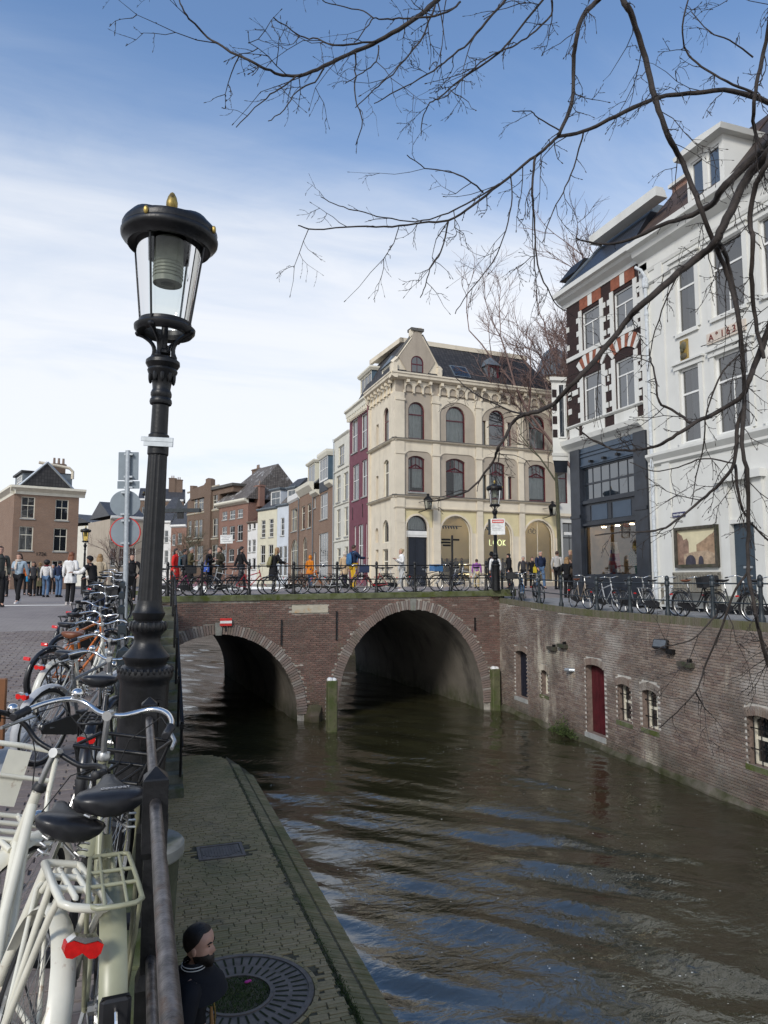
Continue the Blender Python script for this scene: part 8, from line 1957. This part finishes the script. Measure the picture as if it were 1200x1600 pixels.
def ground_z(p): return street_z(p.y) if p.x < .2 and p.y < 25 else .88 if p.x < .3 else 1.25 if p.y > BY + 14 or p.x > 13.4 and p.y > 25.3 else deck_z(p.x) + .15 * math.sin((p.y - BY) / 14 * math.pi) if 0 < p.x < 13.4 and p.y > BY else right_z(p.y) if p.x > 12 and p.y < 25.2 else 1.25 if p.x > 13 else .88
def put(label, px_, D, az, dz=0, **k):
 p = at_d(px_, 907, D); p.z = ground_z(p) + dz; return person(label, p, R(az), **k)
F_ = True
put('person in a dark grey jacket cut off by the left edge of the street', -2, 21, 160, h=1.8, top=(.06, .065, .06), legs=BLACK, hair=('short', 'brown'))
put('woman in a pale denim jacket and cream scarf walking towards the camera', 29, 24, 200, h=1.7, top=(.38, .47, .54), legs=BLACK, hair=('long', 'brown'), pose='walk', arms=('swing', 'bent'), scarf=(.55, .47, .40), shoes=WHITE, female=F_)
put('woman with loose blonde brown hair in a white sweater seen from behind', 110, 22.5, 25, h=1.68, top=WHITE, legs=BLACK, hair=('long', 'ginger'), arms=('down', 'bent'), shoes=(.55, .5, .47), coat=.18, female=F_)
put('person in black beanie and black padded vest with white sleeves by the bicycles', 147, 19.5, 300, dz=-.15, h=1.62, top=BLACK, legs=BLACK, hair=('short', 'dark'), skin=1, hat=('beanie', BLACK), sleeves=WHITE, arms=('front', 'lap'), lean=.12)
put('woman with light brown hair and beige coat behind the person in the black vest', 155, 24, 10, h=1.68, top=(.46, .38, .27), legs=DARKGREY, hair=('long', 'blonde'), female=F_, coat=.4)
put('person in a dark coat standing beside the round traffic signs', 206, 27, 190, h=1.78, top=BLACK, legs=BLACK, hair=('short', 'brown'), arms=('pocket', 'bent'))
for lab, px_, D, az, k in (('woman with a cream handbag at the far left of the crowd', 9, 34, 200, dict(top=(.30, .26, .2), hair=('long', 'brown'), bag=('hand', (.62, .57, .46)), female=F_)), ('woman in olive green coat in the left crowd', 62, 36, 20, dict(top=(.12, .11, .06), coat=.45, hair=('bun', 'blonde'), female=F_)), ('woman with afro hair, maroon scarf, white top and blue jeans in the left crowd', 72, 33, 10, dict(top=(.66, .64, .62), legs=JEANS, hair=('afro', 'dark'), skin=2, scarf=(.15, .02, .03), female=F_)),
 ('man in navy jacket and blue jeans in the left crowd', 92, 33, 30, dict(top=NAVY, legs=JEANS, hair=('short', 'dark'))), ('person in an orange jacket in the left crowd', 42, 38, 150, dict(top=(.55, .14, .03), hair=('short', 'dark'))), ('person in dark clothes carrying a bright blue bag in the left crowd', 52, 35, 190, dict(top=DARKGREY, bag=('hand', (.05, .35, .6)), hair=('long', 'dark'), skin=1)), ('person in grey jacket behind the denim jacket woman', 82, 40, 170, dict(top=(.25, .26, .27), hair=('short', 'grey')))):
 put(lab, px_, D, az, **k)
bd_ = lambda d: 25.6 + d
for lab, px_, D, az, k in (
 ('woman in a bright red coat with long dark hair on the bridge', 273, 28, 110, dict(top=(.62, .03, .025), coat=.45, hair=('long', 'dark'), female=F_)), ('dark haired person with a teal backpack on the bridge', 287, 29, 80, dict(top=DARKGREY, hair=('short', 'dark'), bag=('backpack', (.06, .13, .16)))), ('grey haired man in an olive jacket on the bridge', 297, 28.4, 95, dict(top=(.10, .085, .045), hair=('short', 'grey'), arms=('bent', 'bent'), h=1.75)),
 ('man in black jacket with a blue folder on the bridge', 326, 30, 120, dict(top=BLACK, hair=('short', 'brown'), arms=('bent', 'phone'), h=1.76, bag=('hand', (.06, .12, .45)))), ('man in a dark olive coat facing left on the bridge', 343, 29, 250, dict(top=(.045, .04, .028), coat=.3, hair=('short', 'brown'), h=1.8, arms=('bent', 'pocket'))), ('man in a black jacket walking right across the bridge', 376, 29, 80, dict(top=BLACK, legs=DARKGREY, hair=('short', 'dark'), pose='walk', arms=('swing', 'swing'), h=1.8)),
 ('woman in black coat with an olive backpack leaning on the bridge railing', 427, 27.2, 85, dict(top=BLACK, coat=.5, hair=('long', 'blonde'), bag=('backpack', (.20, .18, .09)), arms=('rail', 'rail'), lean=.10, h=1.72, female=F_)), ('person in an orange hooded jacket on the bridge', 484, 33, 60, dict(top=(.62, .20, .02), hat=('hood', (.62, .20, .02)), legs=JEANS, h=1.5, coat=.2)), ('person in a beige hooded coat on the bridge', 538, 31, 60, dict(top=(.50, .36, .22), hat=('hood', (.66, .58, .50)), h=1.6, coat=.3)),
 ('cyclist in navy jacket and yellow trousers with a blue backpack on the bridge', 552, 29, 70, dict(top=NAVY, legs=(.62, .38, .03), hair=('short', 'brown'), bag=('backpack', (.05, .14, .28)), h=1.85, arms=('front', 'front'))), ('woman dressed in white looking at a phone on the bridge', 628, 28.5, 275, dict(top=WHITE, legs=(.45, .45, .44), hair=('bun', 'fair'), arms=('phone', 'phone'), shoes=WHITE, female=F_, h=1.68)),
 ('child in a purple jacket in front of the shop arch', 745, 36, 30, dict(top=(.30, .10, .36), legs=(.5, .4, .22), hair=('short', 'brown'), h=1.5)), ('tall person in a black hooded coat in front of the shop', 768, 36, 90, dict(top=BLACK, hat=('hood', BLACK), coat=.5, h=1.85)), ('person in a white puffer jacket behind the bridge street lamp', 774, 31, 10, dict(top=WHITE, legs=JEANS, hair=('short', 'dark'), h=1.6)), ('woman in dark clothes and black beanie with a fluttering scarf near the shop', 796, 36, 300, dict(top=BLACK, hat=('beanie', BLACK), hair=('long', 'dark'), scarf=BLACK, coat=.5, female=F_, h=1.78)),
 ('grey haired man in a dark jacket near the shop window', 818, 38, 200, dict(top=DARKGREY, hair=('short', 'grey'))), ('person in a dark coat between the two men near the shop', 832, 39, 190, dict(top=BLACK, hair=('short', 'brown'))), ('bald man in an open navy jacket and jeans walking towards the quay', 845, 35, 190, dict(top=NAVY, legs=JEANS, hair=('receding', 'grey'), pose='walk', arms=('swing', 'swing'), h=1.85, bag=('hand', (.5, .38, .03)))),
 ('man in a light grey jacket seen from behind by the striped house', 871, 33, 60, dict(top=(.45, .44, .42), legs=BLACK, hair=('short', 'brown'), h=1.78)), ('woman with long fair hair in a black coat beside the shop pilaster', 886, 29, 60, dict(top=BLACK, legs=BLACK, hair=('long', 'blonde'), female=F_, arms=('bent', 'ear'))), ('person in a brown coat with curly hair beside the black coat woman', 893, 30, 250, dict(top=(.10, .075, .055), hair=('long', 'fair'), coat=.4, female=F_)),
 ('customer in black inside the left shop arch', 690, 50, 20, dict(top=BLACK, hair=('long', 'dark'), female=F_)), ('customer with brown hair inside the left shop arch', 699, 50.5, 340, dict(top=DARKGREY, hair=('long', 'brown'), female=F_)), ('customer in a grey coat inside the left shop arch', 712, 49.5, 60, dict(top=(.08, .08, .09), coat=.4, hair=('short', 'dark'))), ('dark haired customer at the right of the left shop arch', 722, 50, 280, dict(top=BLACK, hair=('short', 'dark'))), ('customer inside the middle shop arch behind the street lamp', 786, 51, 0, dict(top=(.06, .04, .04), hair=('short', 'brown')))):
 put(lab, px_, D, az, .3 if D > 49 else 0, **k)
# the bearded man on the wharf below
hm_ = at_z(291, 1448, -.80); man = person('bearded man with short dark hair in a black bomber jacket walking on the wharf below', (hm_.x, hm_.y, WHARF_Z), R(98), h=1.86, top=(.012, .013, .017), legs=BLACK, hair=('receding', 'dark'), pose='walk', arms=('pocket', 'pocket'), fine=True, turn=R(18), lean=.05)
k = 1.86 / 1.7; hh = .232 * k * 1.06; T = Matrix.Translation(Vector((0, (.05 * 1.15 + .03) * k, 1.455 * k))) @ Matrix.Rotation(-R(18), 4, 'Z')
def stick(mb, nm, mt, par=None): o = mb.build(nm, mt, None, True, 75); o.parent = par or man; return o
mb = MB(T=T); n = 20; rs = []
for i in range(9):
 t = -.03 + .36 * i / 8; row = []
 for q in range(n):
  a = R(-98) + R(196) * q / (n - 1); p = head_pt(min(max(t, .0), 1), a, hh, .05 - .03 * (i / 8)); mouth = math.exp(-((a / .3) ** 2)) * (t > .27); row.append(tuple(p + Vector((0, .012 * (1 - i / 8) * math.cos(a) * 1.6 - .02 * mouth, (t - max(t, 0)) * hh))))
 rs.append(row)
mb.rings(rs, close=False); stick(mb, 'beard', HAIRC['dark'])
mb = MB(T=T)
for s in (-1, 1): mb.tube([tuple(head_pt(.585, s * R(12), hh, .02)), tuple(head_pt(.61, s * R(24), hh, .025)), tuple(head_pt(.59, s * R(38), hh, .02))], [.005, .0065, .004], 5)
stick(mb, 'eyebrows', HAIRC['dark'])
mb = MB(); nk = Vector((0, .055 * k, 1.435 * k)); mb.lathe([(.24, -.15), (.215, -.085), (.15, -.025), (.088, .005), (.082, .035), (.076, .058), (.068, .04)], nk, 22, cap=False); col_ = stick(mb, 'collar', cloth((.013, .014, .018)))
for dz in (.0, .018): mb = MB(); mb.torus((nk.x, nk.y, nk.z + dz + .016), (.0875 if dz == 0 else .083), .0032, 26, 5, 'z'); stick(mb, 'collar_stripe', M['sign_white'], col_)
mb = MB(); mb.tube([(.02, .21, .95 * k), (.02, .215, 1.15 * k), (.015, .19, 1.3 * k)], .006, 5); stick(mb, 'zip', M['gilt'])
# dusty shirt hem showing at the open jacket
mb = MB(); mb.tube([(.05, .18, .92 * k), (.045, .195, 1.08 * k), (.03, .185, 1.2 * k)], [.02, .018, .01], 6); stick(mb, 'shirt', cloth((.30, .17, .07)))
bpy.data.scenes.remove(WORK)
# ================================================================== TREES
M['bark'] = plain('dark wet bark', (.042, .033, .028), .8, 0, .4, 18, .4)
M['bark_moss'] = plain('greenish bark', (.085, .085, .05), .85, 0, .35, 8, .3); M['twig_red'] = plain('reddish brown twigs', (.17, .11, .095), .8, 0, .25, 4)
def smooth_pts(pts, n=4):
 out = []
 for i in range(len(pts) - 1):
  a, b, c, d = pts[max(i - 1, 0)], pts[i], pts[i + 1], pts[min(i + 2, len(pts) - 1)]
  for q in range(n): t = q / n; out.append(.5 * ((2 * b) + (c - a) * t + (2 * a - 5 * b + 4 * c - d) * t * t + (3 * b - a - 3 * c + d) * t ** 3))
 return out + [pts[-1]]
# limbs as surveyed: (distance start, end, thickness start, end in px, points)
LIMBS = [
 (3.7, 3.4, 12, 2.5, [(700, -14), (682, 0), (656, 24), (612, 52), (572, 74), (520, 96), (488, 112), (456, 119), (428, 114), (400, 100), (348, 74), (318, 52), (292, 24), (280, 0), (276, -16)]),
 (3.6, 3.5, 5, 2.5, [(600, 60), (556, 69), (520, 72), (496, 62), (468, 56), (428, 26)]),
 (3.65, 3.5, 5, 2, [(720, 2), (700, 18), (656, 28), (624, 29), (600, 30), (584, 28), (560, 15), (516, 6), (500, -6)]), (3.6, 3.5, 3, 2, [(584, 28), (566, 52), (552, 68)]),
 (3.45, 3.3, 4, 2, [(470, 116), (436, 138), (408, 160), (368, 198)]), (3.5, 3.3, 4, 2, [(506, 106), (492, 128), (464, 142), (444, 172), (420, 190)]), (3.55, 3.45, 4, 2, [(556, 82), (555, 120), (556, 156), (566, 188), (556, 226)]),
 (3.6, 3.4, 4.5, 2, [(680, 8), (656, 64), (612, 116), (584, 140), (556, 168)]), (3.6, 3.4, 3.5, 2, [(592, 72), (588, 96), (566, 114), (540, 130)]),
 (4.2, 3.9, 6, 2, [(800, -12), (760, 34), (732, 66), (700, 92), (668, 116), (620, 142), (584, 162)]), (4.2, 3.9, 5, 2, [(856, -10), (780, 80), (720, 124), (690, 150), (672, 160), (660, 186), (658, 212)]), (4.3, 4.0, 5, 2, [(862, 0), (860, 24), (830, 54), (800, 72), (760, 90), (724, 122), (700, 148), (680, 156)]),
 (4.4, 4.2, 12, 7, [(946, -12), (930, 4), (912, 24), (902, 52), (896, 100), (894, 160), (876, 204), (872, 212)]),
 (4.6, 3.9, 12, 2.5, [(1225, 172), (1200, 160), (1144, 142), (1088, 145), (1040, 150), (1000, 164), (952, 186), (912, 206), (872, 214), (852, 232), (828, 250), (780, 288), (740, 320), (700, 344), (660, 348), (612, 354), (560, 354), (492, 358), (466, 352)]),
 (4.1, 3.9, 4, 2, [(780, 288), (730, 318), (690, 336), (650, 346), (600, 340), (560, 330), (530, 322), (502, 308)]), (4.1, 4.0, 4, 2, [(754, 300), (730, 280), (700, 268), (665, 262), (636, 242)]),
 (4.2, 4.0, 6, 2, [(836, 246), (832, 290), (834, 340), (838, 400), (850, 440), (870, 476), (886, 486)]), (4.2, 4.0, 4, 2, [(700, 346), (690, 392), (672, 420), (664, 448), (656, 466)]), (4.3, 4.1, 4, 2, [(912, 206), (896, 262), (880, 300), (860, 340), (848, 380)]),
 (4.4, 4.2, 3.5, 2, [(876, 204), (840, 184), (828, 174), (800, 174)]), (4.2, 4.0, 3.5, 2, [(798, 272), (800, 310), (790, 360), (770, 410), (730, 460), (712, 490)]),
 (4.3, 4.4, 13, 8, [(968, -14), (976, 4), (988, 28), (1008, 92), (1024, 156), (1044, 212), (1064, 248), (1080, 288), (1096, 328), (1120, 390), (1140, 440), (1152, 490), (1159, 546), (1163, 616), (1160, 690), (1168, 750), (1169, 835), (1170, 893), (1184, 978), (1200, 1040)]),
 (4.2, 5.2, 27, 3, [(1226, 205), (1204, 224), (1189, 236), (1157, 267), (1126, 297), (1113, 319), (1070, 340), (1035, 351), (983, 375), (940, 381), (900, 372)]),
 (4.2, 4.8, 22, 3, [(1206, 232), (1190, 252), (1167, 280), (1135, 342), (1118, 377), (1092, 401), (1061, 425), (1005, 475), (981, 498), (949, 540), (908, 587), (879, 616), (865, 631), (840, 643), (821, 647), (801, 660), (791, 680), (778, 701), (771, 719), (740, 760), (700, 778), (668, 784)]),
 (4.75, 5.0, 5, 2, [(821, 647), (801, 644), (777, 632), (747, 618), (730, 607), (712, 590)]),
 (4.0, 4.1, 9, 7, [(1204, 20), (1194, 80), (1182, 130), (1178, 170), (1180, 206), (1192, 236)]), (4.4, 4.5, 6, 3, [(1200, 160), (1172, 142), (1136, 128), (1096, 104), (1072, 80), (1066, 40), (1078, -8)]), (4.4, 4.5, 4, 2, [(1176, 90), (1140, 62), (1108, 50), (1080, 18)]),
 (4.1, 4.3, 13, 8, [(1204, 240), (1198, 256), (1178, 299), (1171, 349), (1176, 375), (1174, 429), (1180, 500), (1194, 560)]), (4.3, 4.5, 12, 6, [(1118, 377), (1126, 384), (1139, 414), (1152, 480), (1160, 540)]),
 (4.3, 4.6, 16, 3, [(1212, 470), (1200, 517), (1180, 570), (1171, 592), (1156, 622), (1112, 648), (1083, 662), (1050, 684), (1025, 697), (1000, 702), (967, 704), (930, 690), (900, 668)]), (4.5, 4.8, 7, 2.5, [(1083, 662), (1050, 640), (1030, 628), (1024, 590), (1016, 560), (1014, 545)]),
 (4.4, 4.6, 10, 2.5, [(1162, 640), (1153, 664), (1147, 724), (1124, 756), (1095, 782), (1054, 815), (1025, 829), (967, 832), (930, 836)]), (4.4, 4.6, 7, 4, [(1148, 726), (1154, 770), (1160, 795), (1176, 820), (1206, 850)]),
 (4.4, 4.7, 6, 2, [(1172, 890), (1150, 920), (1121, 995), (1100, 1046), (1087, 1081), (1058, 1112), (1031, 1137)]), (4.4, 4.5, 4, 2, [(1121, 960), (1080, 1000), (1040, 1010), (1018, 1018)]), (4.3, 4.5, 6, 3, [(1180, 960), (1190, 1000), (1206, 1046)]), (4.5, 4.7, 4, 2, [(1087, 1081), (1100, 1105), (1112, 1116)]),
 (4.5, 4.7, 4, 2, [(1147, 724), (1100, 716), (1060, 730), (1020, 736), (985, 722)]), (4.4, 4.6, 5, 2, [(1167, 546), (1130, 580), (1105, 640), (1098, 700), (1088, 744), (1080, 790)]), (4.5, 4.7, 4, 2, [(1061, 425), (1040, 470), (1020, 530), (1012, 580)]),
]
TB = Vector((1.25, -.35, WHARF_Z)); tree = thing('tree', 'large bare near tree with dark budding branches hanging across the upper right', 'tree', TB)
K1 = Vector((1.9, .5, 2.2)); K2 = Vector((2.75, 1.35, 3.55)); K3 = Vector((2.2, .9, 5.6))
mb = MB(); mb.tube(smooth_pts([TB - Vector((0, 0, .2)), TB + Vector((.05, .05, .3)), Vector((1.4, -.1, -.5)), Vector((1.6, .15, 1.0)), K1]), list(np.interp(np.arange(17), [0, 3, 16], [.24, .17, .12])), 14); mb.build('trunk', M['bark_moss'], tree, True, 80)
mb = MB(); mb.tube(smooth_pts([K1, Vector((2.3, .9, 3.0)), K2]), list(np.linspace(.115, .07, 9)), 10); mb.build('branch', M['bark'], tree, True, 80)
mb = MB(); mb.tube(smooth_pts([K1, Vector((2.0, .6, 3.8)), K3]), list(np.linspace(.10, .05, 9)), 10); mb.build('branch', M['bark'], tree, True, 80)
tw = MB(); r = random.Random(77); DOWN = Vector((0, 0, -1))
def twig(p, d, L, rad, lev):
 n = 5; pts = [p]; dd = d.normalized()
 for i in range(n):
  dd = (dd + Vector((r.gauss(0, .20), r.gauss(0, .20), r.gauss(-.05, .18)))).normalized(); pts.append(pts[-1] + dd * (L / n))
 rr = [rad * (1 - .6 * i / n) for i in range(n + 1)]
 e = pts[-1] + dd * .006; tw.tube(pts + [e, e + dd * .008, e + dd * .013], rr + [rad * .85, rad * .95, rad * .3], 4)
 if lev:
  for i in range(1, n):
   if r.random() < .62:
    s = dd.cross(Vector((r.gauss(0, 1), r.gauss(0, 1), r.gauss(0, 1)))).normalized(); twig(pts[i], dd * .6 + s * .8 + DOWN * .15, L * r.uniform(.25, .5), rad * .72, lev - 1)
 for i in range(1, n + 1):
  if r.random() < .5: s = dd.orthogonal().normalized(); q = pts[i] + s * .004; tw.tube([pts[i], q + dd * .006, q + dd * .012], [rad * .5, rad * .9, rad * .3], 3)
limb_objs = []
for k, (d0, d1, t0, t1, pts) in enumerate(LIMBS):
 n = len(pts); P = []
 for i, (x, y) in enumerate(pts):
  q = i / (n - 1); P.append(at_d(x, y, d0 + (d1 - d0) * q + .06 * math.sin(i * 1.9 + k)))
 S = smooth_pts(P, 4); S = [p + Vector((r.gauss(0, .0022), r.gauss(0, .0022), r.gauss(0, .0022))) for p in S]; m_ = len(S)
 rad = [.72 * (t0 + (t1 - t0) * (i / (m_ - 1)) ** .8) * (d0 + (d1 - d0) * i / (m_ - 1)) / FPX / 2 * (1 + .10 * math.sin(i * 1.3) * (i % 3 == 0)) for i in range(m_)]
 x0, y0 = pts[0]
 if y0 < 0 or x0 > 1200:     # carry the limb on to its fork outside the view
  src = K3 if y0 < 0 else K2; mid = (src + S[0]) / 2 + (Vector((0, 0, .45)) if y0 < 0 else Vector((.25, -.1, .0))); lead = smooth_pts([src, mid, S[0]], 3)[:-1]; S = lead + S; rad = [rad[0] * (1.5 - .5 * i / len(lead)) for i in range(len(lead))] + rad
 mb = MB(); mb.tube(S, rad, 8 if t0 > 5 else 5); mb.build('branch', M['bark'], tree, True, 80)
 acc = 0; nxt = r.uniform(.05, .15)
 for i in range(1, len(S) - 1):
  sx_, sy_, sd_ = pix(S[i])
  acc += (S[i] - S[i - 1]).length
  if acc > nxt and sd_ > 1 and -80 < sx_ < 1300 and -100 < sy_ < 1300:
   acc = 0; big_ = t0 > 8; nxt = r.uniform(.06, .17) * (1.0 if sx_ > 620 else 1.35)
   d = (S[i + 1] - S[i]).normalized(); s = d.cross(Vector((r.gauss(0, 1), r.gauss(0, 1), r.gauss(0, 1)))).normalized()
   L = r.choice((.05, .09, .14, .22, .34, .45)) * (1 if not big_ else 1.15)
   twig(S[i], d * .75 + s * .85 + DOWN * r.uniform(.0, .5), L, max(.0016, min(.0034, rad[min(i, len(rad) - 1)] * .6)), 2 if L > .2 else 1 if L > .1 else 0)
o = tw.build('twigs', M['bark'], tree, recalc=False); o['kind'] = 'stuff'
# ---- bare trees farther off
def bare_tree(label, base, H, trunk_h, spread, levels, mat_t, mat_b, seed, lean=(0, 0), tr=.22, nb=5, dens=.72):
 t = thing('bare_tree', label, 'tree', base); q = random.Random(seed); tb = MB(); lb = MB(); wb = MB()
 top = base + Vector((lean[0], lean[1], trunk_h)); tb.tube([base - Vector((0, 0, .1)), base + Vector((lean[0] * .3, lean[1] * .3, trunk_h * .5)), top], [tr, tr * .8, tr * .6], 8); tb.build('trunk', mat_t, t, True)
 def grow(p, d, L, rad, lev):
  n = 4; pts = [p]; dd = d.normalized()
  for i in range(n): dd = (dd + Vector((q.gauss(0, .13), q.gauss(0, .13), q.gauss(.07, .08)))).normalized(); pts.append(pts[-1] + dd * (L / n))
  (lb if lev >= levels - 1 else wb).tube(pts, [rad * (1 - .5 * i / n) for i in range(n + 1)], 5 if lev >= levels - 1 else 3, cap=False)
  if lev:
   for i in range(1, n + 1):
    for _ in range(2 if lev > 1 else 3):
     if q.random() < dens:
      s = dd.cross(Vector((q.gauss(0, 1), q.gauss(0, 1), q.gauss(0, 1)))).normalized(); grow(pts[i], dd + s * q.uniform(.45, .9) * spread, L * q.uniform(.42, .68), rad * .55, lev - 1)
 for k in range(nb):
  a = 2 * math.pi * k / nb + q.uniform(-.4, .4); grow(base + (top - base) * q.uniform(.72, 1.0), Vector((math.cos(a) * .55 * spread, math.sin(a) * .55 * spread, 1)), (H - trunk_h) * q.uniform(.42, .62), tr * .42, levels)
 lo = each(lb, 'limb', mat_t, t) if False else [lb.build('limbs', mat_t, t, True)]
 for o in lo: o['kind'] = 'stuff'
 w = wb.build('twigs', mat_b, t, recalc=False); w['kind'] = 'stuff'; return t
b = at_d(915, 907, 50); bare_tree('tall bare reddish tree rising behind the striped house', Vector((b.x, b.y, .9)), 26, 10, 1.0, 4, M['twig_red'], M['twig_red'], 3, tr=.34, nb=6, dens=.66)
b = at_d(876, 907, 36); bare_tree('bare street tree with a mossy trunk between the cream corner house and the striped house', Vector((b.x, b.y, .95)), 15, 7.6, 1.15, 3, M['bark_moss'], M['twig_red'], 9, (-.15, 0), .12, 5, .55)
b = at_d(185, 907, 62); bare_tree('small bare street tree beyond the round traffic signs', Vector((b.x, b.y, .9)), 6.5, 2.0, 1.2, 3, M['bark'], M['twig_red'], 12, tr=.1, nb=4)
b = at_d(300, 907, 88); bare_tree('small bare tree in front of the ornate brick house', Vector((b.x, b.y, .9)), 9, 3.0, 1.2, 3, M['bark_moss'], M['bark_moss'], 15, tr=.12, nb=4)
